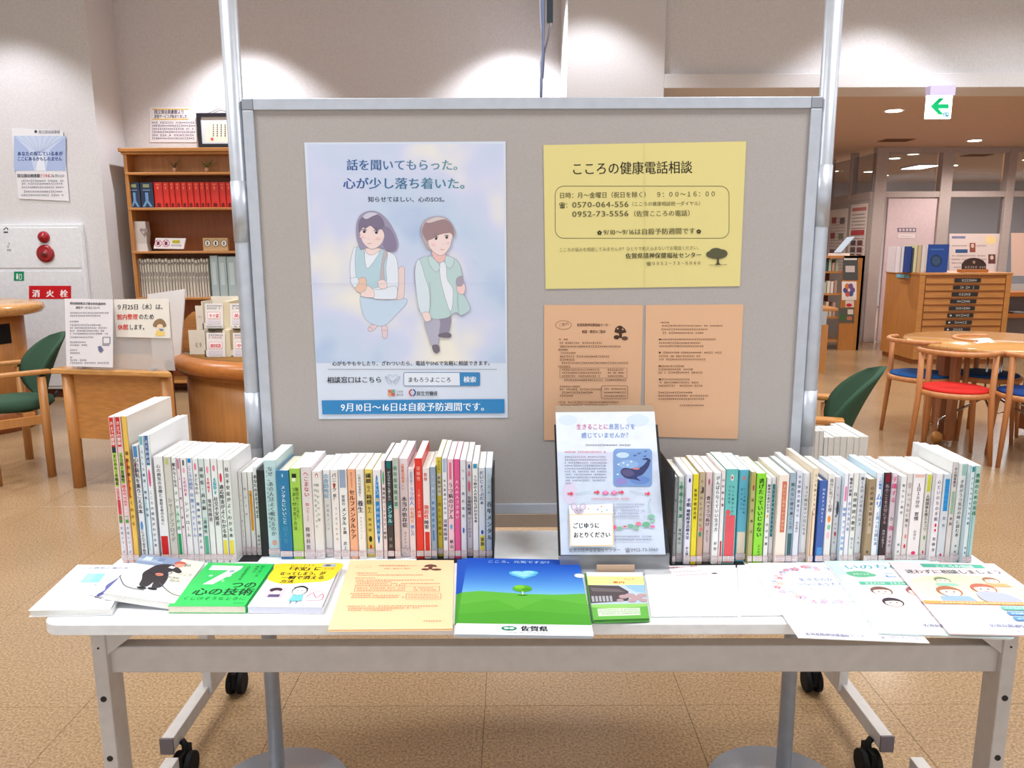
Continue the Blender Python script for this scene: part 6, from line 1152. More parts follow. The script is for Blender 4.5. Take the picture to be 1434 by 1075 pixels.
# journals on shelf 4
z4 = shz[3]
JU = [185, 190, 193.8, 197, 200.8, 204.5, 208.5, 212.5, 216, 220.5, 225, 229.5, 234, 238.5, 242.5, 246.5, 250.5, 254.5, 258.5, 262.5, 267, 271.5, 276.2, 279.5, 283.5, 287.5, 291]
for i in range(len(JU) - 1):
    if i in (7,): pass
    sh = [0, 1, 0, 2, 1, 0, 1, 0, 1][i % 9]
    def mj(ik): ik.rect(-.3, .86, .3, .92, (110, 104, 100)); ik.rect(-.2, .55, .2, .66, (120, 114, 110)); ik.rect(-.15, .4, .15, .5, (150, 144, 140))
    shbook('journal', 'white bound journal, %s from the left on the fourth shelf' % ordw(i), JU[i] + .2, JU[i + 1] - .2, 362 + sh, z4, 7.17, mat((212, 204, 192) if i % 3 else (202, 194, 184), .6), .15, 'white journals on the fourth shelf', mj)
for i, (a, c_, v) in enumerate(((293, 304, 358), (304.5, 316, 359), (316.5, 330, 359), (330.5, 342, 360))):
    shbook('ring_binder', 'pale teal ring binder, %s from the left beside the journals' % ordw(i), a, c_, v, z4, 7.16, mat((172, 190, 192), .45), .22, 'pale teal binders on the fourth shelf', lambda ik: [ik.rect(-.25, .3, .25, .85, (196, 210, 212))], 'binder')
# ---- counter at the far left
t = thing('service_counter', 'curved wooden counter with a green mat at the left edge', 'counter', (-4.45, 5.75, 0))
cc = (-4.45, 5.75); ctz = Z(20, 430, 5.4)
b = MB(); b.lathe([(.83, ctz - .085), (.88, ctz - .07), (.90, ctz - .04), (.885, ctz - .01), (.85, ctz)], WOODT, cc, 64, sy=.72); b.build('worktop', t)
b = MB(); b.lathe([(.75, .14), (.75, ctz - .08)], WOOD, cc, 64, sy=.66); b.build('body', t)
b = MB(); b.lathe([(.77, 0), (.77, .14), (.755, .155)], WOODD, cc, 64, sy=.66); b.build('plinth', t)
b = MB(); b.box(-4.9, -4.0, 5.3, 5.9, ctz, ctz + .006, mat((140, 176, 160), .5)); b.build('green_mat', t)
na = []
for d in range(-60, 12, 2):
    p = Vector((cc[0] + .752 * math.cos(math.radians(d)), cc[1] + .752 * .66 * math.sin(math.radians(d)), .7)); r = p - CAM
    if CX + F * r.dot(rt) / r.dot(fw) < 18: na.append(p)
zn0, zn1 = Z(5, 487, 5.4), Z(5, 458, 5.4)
b = MB(); n_ = len(na); b.add([(p.x, p.y, zn0) for p in na] + [(p.x, p.y, zn1) for p in na], [(i, i + 1, n_ + i + 1, n_ + i) for i in range(n_ - 1)], mat((20, 16, 16), .8)); b.build('niche_shade', t)  # dark patch on the body surface, painted as the shade inside the niche
# ---- desk
da = math.radians(-11); D0 = Vector((X(66, 512, 4.22), 4.24, 0)); T = rotT(D0.x, D0.y, da); dz = .695
t = thing('reading_desk', 'wooden desk with round legs and front panel in front of the bookcase', 'desk', (D0.x, D0.y, 0))
b = MB(); b.prism([T @ Vector((x_, y_, dz)) for x_, y_ in ((0, 0), (.755, 0), (.62, .14), (.46, .36), (.40, .62), (0, .62))], .03, WOODT); b.build('desktop', t, bevel=.008, seg=3)
b = MB(); b.box(.09, .70, .05, .07, .29, dz - .03, WOODX, T); b.build('front_panel', t)
for lx, ly in ((.07, .05), (.07, .55), (.68, .055), (.34, .55)):
    p = T @ Vector((lx, ly, 0)); b = MB(); b.tube([(p.x, p.y, 0), (p.x, p.y, dz - .03)], .033, WOOD, 20); b.build('leg', t)
# acrylic screen at the front of the desk
AC = frosted((206, 202, 200), .55, 'screen_acrylic')
t = thing('desk_screen', 'frosted acrylic screen standing on the desk behind the two notices', 'screen', tuple(T @ Vector((.5, .12, dz))))
b = MB(); b.box(.1, .74, .05, .056, dz + .002, dz + .375, AC, T); b.build('panel', t)
for lx in (.16, .6): b = MB(); b.box(lx, lx + .03, .02, .1, dz, dz + .012, AC, T); b.build('foot', t)
n_ = T.to_3x3() @ Vector((0, -1, 0)); 
def DP(off): 
    p0 = T @ Vector((0, -off, 0)); return PP(p0, n_)
pl = DP(.008); t = sheet('notice_sheet', 'white printed sheet overhanging the desk front, left of the red-lettered notice', 'notice', pl, [(90.5, 418), (158, 419), (158, 514.5), (93, 512.5)], (232, 228, 232), .002)
ik = Ink(pl, base=.0008, step=6e-5); ik.text('国会図書館及び歴史的音源資料', 98, 426, 4, K, 148, 427, bold=.03); ik.text('送信サービスについて', 106, 432, 4, K, 140, 432.5, bold=.03)
for y, e in ((438, 152), (442, 140), (450, 112), (455, 140), (459, 150), (463, 146), (467, 150), (472, 130), (479, 120), (483, 122), (490, 108), (494, 112), (500, 102), (504, 120), (508, 150)): ik.fake(98, y, e, 2.6, (110, 104, 120))
ik.line([(144, 472), (154, 472), (154, 481), (144, 481)], .8, (90, 90, 110), True); ik.line([(143, 483), (153, 483)], 1, (80, 80, 100)); ik.poly([(137, 485), (141, 484), (145, 490), (141, 494), (138, 491)], (110, 116, 150)); ik.build('print', t)
pl = DP(-.043); t = sheet('closing_notice', 'white notice with red characters and a drawn bowing figure on the desk screen', 'notice', pl, [(159.5, 419), (236, 418), (239, 473.5), (162.5, 471.5)], (234, 228, 218), .002)
ik = Ink(pl, base=.0008, step=6e-5); ik.text('９月25日（木）は、', 163, 433, 8.6, K, 233, 432.5, bold=.02); ik.text('館内整理', 164, 447, 8.6, (216, 60, 50), 193, 446.5, bold=.03); ik.text('のため', 194, 446.5, 8.6, K, 216, 446.5, bold=.02); ik.text('休館', 165, 461.5, 8.6, (216, 60, 50), 180, 461, bold=.03); ik.text('します。', 180.5, 461, 8.6, K, 206, 461, bold=.02)
ik.smooth([(214, 456), (217, 449), (224, 446), (230, 449), (233, 456), (228, 458), (219, 458)], (150, 120, 90)); ik.ell(224, 457, 4.2, 3.4, (240, 214, 180)); ik.poly([(219, 462), (229, 462), (231, 470), (217, 470)], (236, 206, 120)); ik.poly([(222, 460), (230, 461), (226, 464)], (90, 130, 180)); ik.build('print', t)
# white folded screen on the desk behind
t = thing('folded_screen', 'tall white folded panel standing behind the notices on the desk', 'screen', tuple(T @ Vector((.75, .4, dz))))
P0, P1 = aty(206, 412, 4.65), aty(259, 404.5, 4.45); pv = [Vector((P0.x, P0.y, P0.z)), Vector((P1.x, P1.y, P1.z)), Vector((P1.x - .075, P1.y + .03, dz + .002)), Vector((P0.x, P0.y, dz + .002))]
b = MB(); b.prism(pv, .008, mat((226, 222, 220), .5), Vector((.3, .95, 0))); b.build('panel', t); 
pass
# ---- rounded counter with pamphlet rack
cx_, cy_, ctop = -1.27, 4.9, .74
t = thing('round_counter', 'round-ended wooden counter with a thick brown rim left of the display board', 'counter', (cx_, cy_, 0))
b = MB(); b.lathe([(.795, ctop - .115), (.77, ctop - .10), (.815, ctop - .09), (.84, ctop - .06), (.83, ctop - .025), (.795, ctop), (.7, ctop + .0005)], WOODR, (cx_, cy_), 96); b.build('rim', t)
b = MB(); b.lathe([(.70, ctop + .0006), (.765, ctop + .0006), (.77, ctop + .0015)][::-1], WOODT, (cx_, cy_), 96); b.build('worktop', t)
b = MB(); b.lathe([(.76, .08), (.76, ctop - .11)], WOOD, (cx_, cy_), 96); b.build('body', t)
for u in (309.5, 315.5):
    a = math.asin(max(-1, min(1, (aty(u, 570, 4.17).x - cx_) / .66))); b = MB(); p = (cx_ + .66 * math.sin(a), cy_ - .66 * math.cos(a)); b.tube([(p[0], p[1], .09), (p[0], p[1], ctop - .12)], .011, WOODR, 8); b.build('batten', t)
b = MB(); b.lathe([(.72, 0), (.72, .08)], WOODD, (cx_, cy_), 48); b.build('plinth', t)
# arched end board
t = thing('arched_divider', 'arched wooden divider board standing on the round counter left of the pamphlet rack', 'divider', (X(250, 490, 4.72), 4.72, ctop + .001))
pr_ = [(269, 437), (261, 444), (254, 455), (249, 472), (247, 491)]; b = MB(); P_ = [aty(u, v, 4.72) for u, v in pr_]; rr = [Vector((P_[-1].x, 4.72, ctop + .0015)), Vector((P_[0].x + .06, 4.72, ctop + .0015)), Vector((P_[0].x + .06, 4.72, P_[0].z))]
b.prism([Vector(p) for p in P_[::-1]][::-1] + rr, .035, WOODX, Vector((0, 1, 0))); b.build('board', t)
# pamphlet rack
RKY = 4.36; rw = mat((222, 212, 196), .55)
t = thing('pamphlet_rack', 'two-tier cream pamphlet rack with red-labelled leaflets on the round counter', 'rack', (X(305, 507, RKY), RKY, ctop))
def tier(v0, v1, u0, u1, Y, name):
    xa, xb = X(u0, (v0 + v1) / 2, Y), X(u1, (v0 + v1) / 2, Y); za, zb = Z(300, v1, Y), Z(300, v0, Y)
    if name == 'lower_tier': za = ctop + .0015
    b = MB(); b.box(xa, xb, Y, Y + .006, za, za + (zb - za) * .25, rw); b.box(xa, xa + .006, Y, Y + .16, za, zb, rw); b.box(xa, xb, Y + .15, Y + .156, za, zb + .02, rw); b.box(xa, xb, Y, Y + .156, za, za + .006, rw)
    xm = X(318, (v0 + v1) / 2, Y); b.box(xm - .02, xm + .02, Y - .001, Y + .15, za, zb, mat((214, 200, 170), .55)); b.build(name, t); return za, zb
tier(422, 462, 283, 352, RKY + .06, 'upper_tier'); tier(462, 507, 286, 356, RKY, 'lower_tier')
b = MB(); xa = X(264, 470, RKY + .1); b.box(xa, X(286, 470, RKY + .05), RKY + .1, RKY + .106, ctop + .002, Z(275, 462, RKY + .1), rw); b.box(X(274, 440, RKY + .12), X(285, 440, RKY + .12), RKY + .12, RKY + .126, Z(275, 462, RKY + .12), Z(275, 428, RKY + .12), rw); b.build('side_flap', t)
pl = YP(RKY + .099); ik = Ink(pl, base=.001); ik.text('とう', 273, 485, 7, K, 283, 485); ik.text('こちら', 275.5, 445, 4, K, 283, 445); ik.build('flap_print', t)
for i, (u0, v0, u1, v1, Y, s_, hd) in enumerate(((287, 425, 312, 459, RKY + .052, 'タイ語', 'レベル'), (322, 425, 347, 459, RKY + .052, '英語', 'レベル'), (289, 466, 315, 502, RKY - .008, '韓国語', '学習'), (326, 466, 350, 502, RKY - .008, '中国', '学習'))):
    pl = YP(Y); tt = sheet('pamphlet', 'white pamphlet with a red-character tag, %s of the %s rack tier' % (['left', 'right'][i % 2], ['upper', 'lower'][i // 2]), 'pamphlet', pl, [(u0, v0), (u1, v0), (u1 + .5, v1), (u0 + 1, v1)], (232, 226, 222), .004, 'pamphlets in the cream rack')
    ik = Ink(pl, base=.001, step=8e-5); m_ = (v0 + v1) / 2 - 1; ik.rect(u0 + 4, m_ - 4, u1 - 4, m_ + 5, (250, 240, 240)); ik.line([(u0 + 4, m_ - 4), (u1 - 4, m_ - 4), (u1 - 4, m_ + 5), (u0 + 4, m_ + 5)], .5, (220, 120, 120), True); ik.text(s_, u0 + 5.5, m_ + 3.2, 6, (206, 40, 50), u1 - 5.5, m_ + 3.2, bold=.04)
    ik.fake(u0 + 3, v0 + 3, u1 - 3, 2.6, (110, 106, 120)); ik.fake(u0 + 3, v0 + 6.5, u1 - 5, 2.6, (200, 120, 120) if i > 1 else (120, 116, 130)); ik.rect(u0 + 3, m_ + 7.5, u1 - 3, v1 - 5, (216, 206, 214)); ik.fake(u0 + 2, v1 - 2, u1 - 1, 2.4, (100, 96, 100)); ik.build('print', tt)
# ---- green chairs
def green_chair(name, label, base, rz, sc=1.0):
    t = thing(name, label, 'chair', (0, 0, 0), 'green shell chairs')
    # curved oval shell back
    vs = []; fs = []; nu, nv = 12, 14
    for side, th in ((0, 0), (1, .022)):
        for j in range(nv + 1):
            s_ = j / nv; z_ = .43 + .41 * s_; wd = .24 * math.sqrt(max(0, 1 - (2 * s_ - 1) ** 2)) + .002
            for i in range(nu + 1):
                q_ = -1 + 2 * i / nu; x_ = wd * q_; y_ = .13 + .15 * s_ ** 1.5 - .10 * (abs(x_) / .24) ** 2 + th
                vs.append((x_, y_, z_))
    off = (nu + 1) * (nv + 1)
    for j in range(nv):
        for i in range(nu):
            a = j * (nu + 1) + i; fs.append((a, a + 1, a + nu + 2, a + nu + 1)); fs.append((off + a, off + a + nu + 1, off + a + nu + 2, off + a + 1))
    for j in range(nv):
        a = j * (nu + 1); fs.append((a, a + nu + 1, off + a + nu + 1, off + a)); a += nu; fs.append((a, off + a, off + a + nu + 1, a + nu + 1))
    for i in range(nu): fs.append((i, off + i, off + i + 1, i + 1)); a = nv * (nu + 1) + i; fs.append((a, a + 1, off + a + 1, off + a))
    b = MB(); b.add(vs, fs, GREENF, True); b.build('backrest', t)
    b = MB(); b.lathe([(.20, .40), (.225, .42), (.22, .45), (.15, .465), (.01, .468)], GREENF, (0, -.02), 32, sy=.95); b.build('seat', t)
    for sx in (-1, 1):
        b = MB(); b.tube([(sx * .27, .08, .0), (sx * .27, .08, .61)], .024, WOOD, 14); b.build('leg', t)
        b = MB(); b.tube([(sx * .27, -.2, .0), (sx * .27, -.2, .61)], .024, WOOD, 14); b.build('leg', t)
        b = MB(); b.box(sx * .27 - .032, sx * .27 + .032, -.26, .13, .625, .65, WOODX); b.build('armrest', t, bevel=.008)
        b = MB(); b.tube([(sx * .27, .08, .60), (sx * .27, .08, .63)], .008, BLACK, 8); b.tube([(sx * .27, -.2, .60), (sx * .27, -.2, .63)], .008, BLACK, 8); b.build('arm_pin', t)
        b = MB(); b.box(sx * .27 - .012, sx * .27 + .012, -.19, .07, .33, .38, WOOD); b.build('side_rail', t)
    b = MB(); b.box(-.26, .26, -.03, .03, .37, .40, WOOD); b.tube([(0, .17, .40), (0, .22, .47)], .01, BLACK, 8); b.build('cross_rail', t)
    t.location = base; t.rotation_euler = (0, 0, rz); return t
gl_ = atz(50, 667, 0)
green_chair('green_chair', 'green shell chair with wooden arms behind the desk, at the left', (-3.02, 4.62, 0), math.radians(-46))
# ================================================================== right background
green_chair('green_chair', 'green shell chair right of the display board, seen from its side', (1.35, 3.42, 0), math.radians(-110))
# map cabinet
mx0, mx1, my0, my1, mz = 4.555, 5.58, 8.67, 9.46, 1.035
t = thing('map_cabinet', 'wide wooden map cabinet with shallow drawers and black label plates', 'cabinet', ((mx0 + mx1) / 2, my0, 0))
b = MB(); b.box(mx0, mx1, my0 + .02, my1, .06, mz - .02, WOOD); b.build('carcass', t)
b = MB(); b.box(mx0 - .01, mx1 + .01, my0 - .005, my1 + .005, mz - .025, mz, WOODX); b.build('top_board', t, bevel=.005)
b = MB(); b.box(mx0 + .02, mx1 - .02, my0 + .04, my1 - .02, 0, .06, WOODD); b.build('plinth', t)
for xa, xb in ((mx0, mx0 + .06), (mx1 - .06, mx1)): b = MB(); b.box(xa, xb, my0, my0 + .021, .06, mz - .025, WOODX); b.build('stile', t)
vs_ = [389, 399.5, 409, 419.5, 428.5, 438.5, 448.5, 458.5, 468]
zs = [Z(1350, v, my0) for v in (388, 398, 407.7, 417.5, 427.2, 437, 447, 456.7, 466.5)]; zs += [zs[-1] - (zs[0] - zs[1]) * k for k in range(1, 4)]
for k in range(len(zs) - 1):
    b = MB(); b.box(mx0 + .07, mx1 - .07, my0 - .003, my0 + .022, zs[k + 1] + .006, zs[k] - .002, WOODX); dd = b.build('drawer', t, bevel=.003)
    b = MB(); b.box(mx0 + .07, mx1 - .07, my0 - .008, my0 + .002, zs[k] - .008, zs[k] + .001, WOODD); b.build('finger_rail', dd)
    uu = 1351 - k * 1.1; xm = X(uu, 430, my0); b = MB(); b.box(xm - .145, xm + .145, my0 - .010, my0 - .003, zs[k + 1] + .022, zs[k] - .012, mat((38, 34, 34), .4)); b.build('label_plate', dd)
    ik = Ink(lambda x, z, o=0, xm=xm, zc=(zs[k + 1] + .022 + zs[k] - .012) / 2: Vector((xm + x, my0 - .010 - o, zc + z)), yd=1, base=.001); ik.fake(-.07 if k < 5 else -.05, 0, .08, .028, (200, 196, 190), seed=k, gap=.15)
    if k > 4: ik.rect(-.12, -.008, -.1, .008, (220, 216, 210))
    ik.build('label_text', dd)
b = MB(); b.box(mx0 + .18, mx0 + .36, my0 - .004 + .02, my0 + .018, mz - .0, mz + .0005, WOOD)
t2 = thing('blue_tag', 'small pale blue tag stuck at the top of the map cabinet side', 'tag', (mx0, my0 + .35, .98)); b = MB(); b.box(mx0 - .012, mx0 - .0101, my0 + .22, my0 + .52, mz - .07, mz - .03, mat((120, 180, 206), .5)); b.build('paper_sheet', t2)
# books and sign on the cabinet
def cbook(lab, u0, u1, v0, Y, c, dep=.2):
    return shbook('book', lab, u0, u1, v0, mz, Y, mat(c, .45), dep, 'books standing on the map cabinet')
Yb = 8.85
for lab, u0, u1, v0, c in (('thin white book, leftmost on the map cabinet', 1256, 1263, 345, (214, 206, 216)), ('white and blue book, second from the left on the map cabinet', 1263.3, 1267.5, 345, (200, 200, 214)), ('navy blue book left of the pale ones on the map cabinet', 1267.8, 1278, 345, (30, 58, 130)), ('dark blue book with white tag on the map cabinet', 1278.3, 1281, 347, (60, 66, 80)), ('cream book with green tint on the map cabinet', 1281.3, 1286, 343, (196, 196, 160)), ('cream book with a brown figure on the map cabinet', 1286.3, 1292, 343, (190, 170, 140)), ('white slim book beside the big blue one on the map cabinet', 1292.3, 1298, 343, (206, 204, 206))): cbook(lab, u0, u1, v0, Yb, c)
t = thing('book', 'big blue hardcover standing face-out on the map cabinet', 'book', (X(1314, 380, Yb), Yb, mz), 'books standing on the map cabinet')
b = MB(); b.box(X(1298.5, 360, Yb), X(1328, 360, Yb), Yb, Yb + .004, mz, Z(1312, 342, Yb), mat((32, 70, 150), .4)); b.build('cover', t)
b = MB(); b.box(X(1299.5, 360, Yb), X(1327.5, 360, Yb), Yb + .004, Yb + .03, mz + .003, Z(1312, 343, Yb), PAGE); b.build('page_block', t)
ik = Ink(YP(Yb), base=.001, step=1e-4); ik.ell(1311, 365, 8, 8.5, (44, 60, 90)); ik.ell(1311, 365, 6, 6.4, (60, 84, 120)); ik.rect(1303, 348, 1322, 350, (70, 110, 180)); ik.build('emblem', t)
ik = Ink(YP(Yb - .001), base=.001, step=1e-4)
t = thing('arched_sign', 'dark brown arched sign plate on a wooden base on the map cabinet', 'sign', (X(1364, 380, 8.8), 8.8, mz))
b = MB(); pts = [aty(u, v, 8.8) for u, v in ((1348, 378), (1348, 370), (1352, 364.5), (1358, 361.5), (1364, 360.8), (1370, 361.5), (1377, 364.5), (1381, 370), (1381, 378))]; b.prism([Vector(p) for p in pts], .02, mat((58, 38, 34), .4), Vector((0, 1, 0))); b.build('plate', t)
b = MB(); b.box(X(1344, 380, 8.8), X(1383, 380, 8.8), 8.78, 8.86, mz, mz + .035, WOODR); b.build('base', t, bevel=.004)
ik = Ink(YP(8.8), base=.001, step=1e-4); ik.ell(1364, 367, 1.8, 2.2, (170, 140, 120)); ik.fake(1351, 374, 1379, 3.4, (190, 170, 160), seed=2); ik.build('lettering', t)
# round table
rc = Vector((3.37, 5.32, 0)); rz_ = .70
t = thing('round_table', 'round glossy wooden table with paper on it at the right edge', 'table', (rc.x, rc.y, 0))
b = MB(); b.lathe([(.55, rz_ - .045), (.585, rz_ - .035), (.59, rz_ - .015), (.58, rz_)], WOODT, (rc.x, rc.y), 96); b.build('tabletop', t)
LGW = mat((156, 98, 60), .35, kind='wood')
for k in range(4):
    a = math.radians(18 + 90 * k); dx, dy = math.cos(a), math.sin(a); nx, ny = -dy, dx
    for s_ in (-1, 1):
        p = rc + Vector((dx * .40 + nx * s_ * .045, dy * .40 + ny * s_ * .045, 0)); Tm = Matrix.Translation(p) @ Matrix.Rotation(a, 4, 'Z'); b = MB(); b.box(-.028, .028, -.022, .022, .03, rz_ - .045, LGW, Tm); b.build('leg', t, bevel=.005)
    q_ = rc + Vector((dx * .46, dy * .46, 0)); b = MB(); b.tube([rc + Vector((dx * .06, dy * .06, .30)), q_ + Vector((0, 0, .17)), q_ + Vector((0, 0, .10))], .009, CHROME, 10); ar = b.build('stretcher', t)
    b = MB(); b.lathe([(.012, .005), (.034, .02), (.042, .045), (.034, .07), (.012, .085)], mat((190, 130, 60), .3, kind='wood'), (q_.x, q_.y), 20); b.build('ball_caster', ar)
for s_ in (-.05, 0, .05): b = MB(); b.tube([rc + Vector((s_, -.05 + abs(s_), .28)), rc + Vector((s_, -.05 + abs(s_), rz_ - .045))], .007, CHROME, 8); b.build('column_rod', t)
b = MB(); b.tube([rc + Vector((-.1, -.1, .3)), rc + Vector((-.06, -.12, .2)), rc + Vector((.05, -.12, .22)), rc + Vector((.1, -.1, .32)), rc + Vector((-.1, -.08, .34))], .008, CHROME, 8); b.build('hinge_link', t)
p = [atz(u, v, rz_ + .001) for u, v in ((1352, 474.5), (1385, 473), (1393, 478), (1368, 480.5))]; t = thing('paper_sheet', 'white paper lying on the round table', 'paper', sum(p, Vector()) / 4); b = MB(); b.prism(p, .0008, WHITE); b.build('paper', t)
# bentwood chairs
def bent_chair(label, x, y, rz, seatc):
    t = thing('bentwood_chair', label, 'chair', (0, 0, 0), 'bentwood chairs around the round table')
    b = MB(); b.lathe([(.19, .415), (.215, .42), (.22, .435), (.215, .45), (.19, .453)], CHW, (0, 0), 40); b.build('seat_frame', t)
    b = MB(); b.lathe([(.20, .452), (.198, .463), (.17, .47), (.05, .473)], mat(seatc, .85, kind='fabric'), (0, 0), 40); b.build('seat', t)
    R_ = .225
    pts = [(R_ * math.sin(a), R_ * math.cos(a) * 1.0, .70) for a in [math.radians(d) for d in range(-78, 79, 6)]]
    b = MB(); b.tube([Vector(p) for p in pts], .016, CHW, 10, sq=1.0); b.build('back_rail', t)
    for d in (-64, 64):
        a = math.radians(d); b = MB(); x_, y_ = R_ * math.sin(a), R_ * math.cos(a); b.tube([(x_ * 1.12, y_ * 1.12, 0), (x_ * .98, y_ * .98, .42), (x_, y_, .69)], [.013, .018, .017], CHW, 12); b.build('leg', t)
    for d in (-146, 146):
        a = math.radians(d); b = MB(); x_, y_ = .215 * math.sin(a), .215 * math.cos(a); b.tube([(x_ * 1.15, y_ * 1.15, 0), (x_ * 1.02, y_ * 1.02, .36), (x_ * .9, y_ * .9, .425)], [.012, .017, .017], CHW, 12); b.build('leg', t)
    t.location = (x, y, 0); t.rotation_euler = (0, 0, rz); return t
def chair_at(label, u, v, c, face_to=rc):
    p = atz(u, v, .46); d = Vector((p.x - face_to.x, p.y - face_to.y)); p = p + Vector((d.x, d.y, 0)).normalized() * .07; bent_chair(label, p.x, p.y, math.atan2(d.y, d.x) - math.pi / 2, c)
RDc, BLc = (196, 38, 30), (32, 80, 140)
chair_at('bentwood chair with a red seat, nearest at the round table', 1336, 540, RDc, Vector((3.22, 5.6, 0)))
chair_at('bentwood chair with a blue seat on the left side of the round table', 1302, 522, BLc, Vector((3.6, 5.5, 0)))
chair_at('bentwood chair with a blue seat behind the round table at the right', 1398, 524, BLc, Vector((3.55, 5.2, 0)))
chair_at('bentwood chair with a dark blue seat cut by the right edge', 1440, 545, (28, 60, 120), Vector((3.3, 5.4, 0)))
# leaflet shelving at the far left of the reading room
LY = 9.9; lx0, lx1, lz = X(1156, 420, LY), X(1207, 420, LY), Z(1180, 358, LY); lm = X(1178, 420, LY)
t = thing('leaflet_shelf', 'tall wooden shelf with leaflets pinned on its end panel, beyond the board', 'shelf', ((lx0 + lx1) / 2, LY, 0))
b = MB(); b.box(lm, lx1, LY, LY + .03, 0, lz, WOOD); b.box(lx1 - .03, lx1, LY, LY + .5, 0, lz, WOODR); b.build('end_panel', t)
b = MB(); b.box(lx0 - .25, lm, LY + .42, LY + .44, 0, lz, WOODD); b.box(lx0 - .25, lx1, LY, LY + .44, lz - .03, lz, WOODX); b.build('carcass', t)
for z_ in (.12, .42, .72, 1.0): b = MB(); b.box(lx0 - .25, lm, LY + .03, LY + .42, z_ - .012, z_ + .012, WOODX); b.build('shelf_board', t)
for k, (z_, n_) in enumerate(((.432, 6), (.732, 7), (1.012, 5))):
    for j in range(n_):
        x_ = lm - .05 - j * .045; rn = random.Random(k * 10 + j); h_ = rn.uniform(.12, .19)
        if k == 2: h_ *= .8
        tt = thing('book', 'small book on the %s board of the leaflet shelf, %s from the right' % (['lower', 'middle', 'top'][k], ordw(j)), 'book', (x_, LY + .1, z_), 'books in the leaflet shelf'); b = MB(); cv = mat(rn.choice([(210, 196, 180), (180, 190, 170), (60, 96, 100), (196, 160, 150), (224, 220, 214)]), .6); b.box(x_ - .017, x_ + .017, LY + .08, LY + .084, z_, z_ + h_, cv); b.box(x_ - .017, x_ - .014, LY + .084, LY + .22, z_, z_ + h_, cv); b.box(x_ + .014, x_ + .017, LY + .084, LY + .22, z_, z_ + h_, cv); b.build('cover', tt); b = MB(); b.box(x_ - .014, x_ + .014, LY + .084, LY + .216, z_ + .002, z_ + h_ - .003, PAGE); b.build('page_block', tt)
def pin(label, u0, v0, u1, v1, c, fn):
    pl = YP(LY - .004); tt = sheet('leaflet', label, 'leaflet', pl, [(u0, v0), (u1, v0), (u1, v1), (u0, v1)], c, .003, 'leaflets on the shelf end panel'); ik = Ink(pl, base=.001, step=1e-4); fn(ik); ik.build('print', tt)
pin('dark grey leaflet at the top of the shelf end panel', 1180.5, 361, 1201.5, 392, (84, 86, 88), lambda ik: [ik.rect(1184, 372, 1197, 381, (206, 196, 196)), ik.rect(1182, 361.5, 1200, 364, (226, 226, 226))])
pin('white leaflet with a purple and red round emblem on the shelf end panel', 1179, 394, 1199.5, 420, (232, 224, 224), lambda ik: [ik.ell(1189 + 5 * math.cos(a), 406 + 6 * math.sin(a), 3.4, 4, c_) for a, c_ in ((0, (110, 90, 150)), (1, (70, 90, 150)), (2, (190, 90, 80)), (3.1, (90, 80, 140)), (4.2, (206, 120, 60)), (5.2, (120, 90, 140)))])
pin('small white and red leaflet on the shelf end panel', 1184, 420.5, 1196, 430, (226, 214, 210), lambda ik: ik.ell(1189, 427, 4, 2.4, (206, 50, 60)))
pin('dark photo leaflet at the bottom of the shelf end panel', 1175, 431, 1196, 452, (96, 96, 88), lambda ik: [ik.rect(1187, 433, 1195, 440, (220, 214, 206)), ik.rect(1176, 440, 1184, 448, (70, 110, 70)), ik.rect(1186, 443, 1193, 448, (190, 120, 90))])
t = thing('tilted_leaflet', 'pale blue tilted leaflet lying on top of the leaflet shelf', 'leaflet', aty(1180, 350, LY + .2)); P = [aty(1168, 353, LY + .1), aty(1186, 332, LY + .25), aty(1197, 331, LY + .25), aty(1178, 353, LY + .1)]
b = MB(); b.prism(P, .004, mat((170, 186, 206), .4)); b.build('paper_sheet', t)
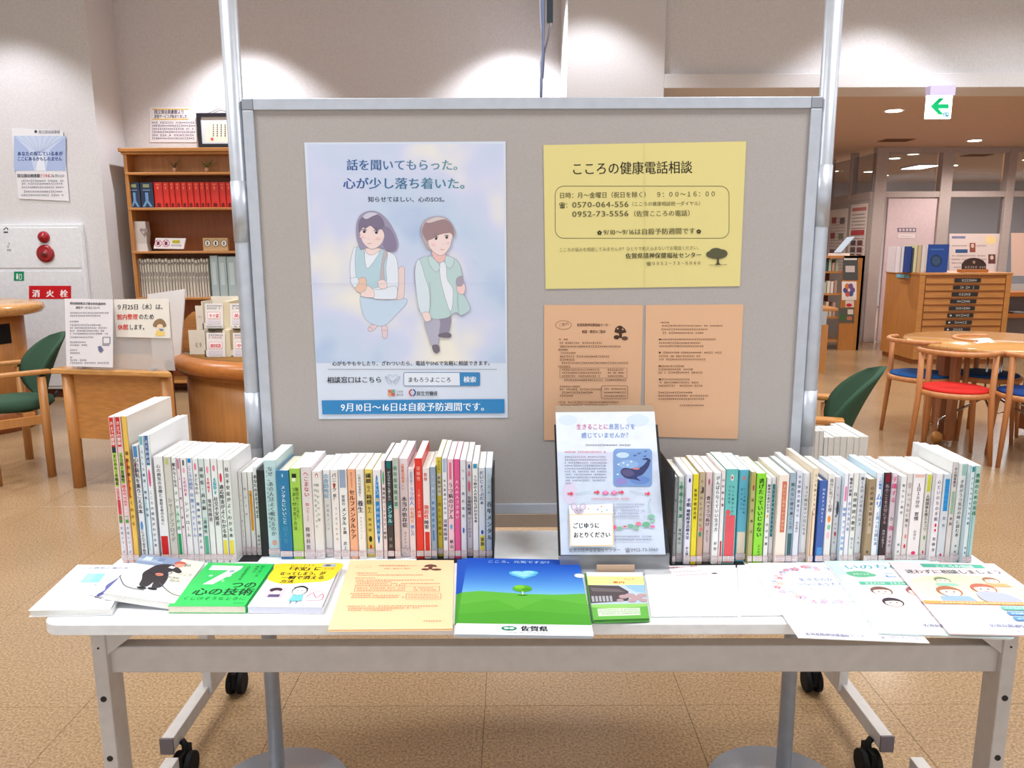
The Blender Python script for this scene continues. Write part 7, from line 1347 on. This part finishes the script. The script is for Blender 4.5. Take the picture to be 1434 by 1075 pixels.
b = MB(); b.box(P[0].x, P[3].x + .12, LY + .12, LY + .28, lz, lz + .03, WHITE); b.build('holder', t)
# small wooden side table beyond the pole
st_y = 8.1; sx1, stz_ = X(1174, 434, st_y), Z(1160, 431, st_y)
t = thing('side_table', 'wooden table end showing right of the pole, in front of the leaflet shelf', 'table', (sx1 - .3, st_y, 0))
b = MB(); b.box(sx1 - .9, sx1, st_y, st_y + .6, stz_ - .035, stz_, WOODX); b.build('tabletop', t, bevel=.008)
b = MB(); x_ = X(1153.5, 480, st_y); b.box(x_ - .045, x_ + .045, st_y + .02, st_y + .11, 0, stz_ - .18, WOOD); b.box(x_ - .03, x_ + .03, st_y + .04, st_y + .09, stz_ - .18, stz_ - .034, CHROME); b.build('leg', t)
b = MB(); b.box(sx1 - .86, sx1 - .77, st_y + .02, st_y + .11, 0, stz_ - .034, WOOD); b.build('leg', t)
# low shelf at the right edge
Ys = 9.3
t = thing('low_shelf', 'low reddish wooden shelf frame at the right edge beyond the map cabinet', 'shelf', (X(1440, 420, Ys), Ys, 0)); xa, xb = mx1 + .06, 7.2
for v in (411, 441): zz = Z(1427, v, Ys); b = MB(); b.box(xa, xb, Ys, Ys + .35, zz - .035, zz + .015, WOODR); b.build('shelf_board', t)
b = MB(); b.box(xa, xb, Ys + .34, Ys + .36, 0, Z(1427, 411, Ys), mat((146, 138, 134), .7)); b.build('back_panel', t)
b = MB(); b.box(xa - .001, xa + .04, Ys, Ys + .35, 0, Z(1427, 411, Ys), WOODR); b.build('side_panel', t)
t = thing('magazine', 'open grey magazine lying on the low shelf at the right edge', 'magazine', (X(1432, 435, Ys), Ys + .1, Z(1427, 437, Ys))); zz = Z(1427, 441, Ys) + .0155; b = MB(); b.box(X(1424, 430, Ys), X(1445, 430, Ys), Ys + .05, Ys + .25, zz, zz + .012, mat((120, 120, 124), .5)); b.box(X(1424, 430, Ys) + .02, X(1445, 430, Ys) - .02, Ys + .06, Ys + .24, zz + .012, zz + .016, mat((200, 200, 200), .5)); b.build('pages', t)
# remove the glyph helper
bpy.data.objects.remove(_to)
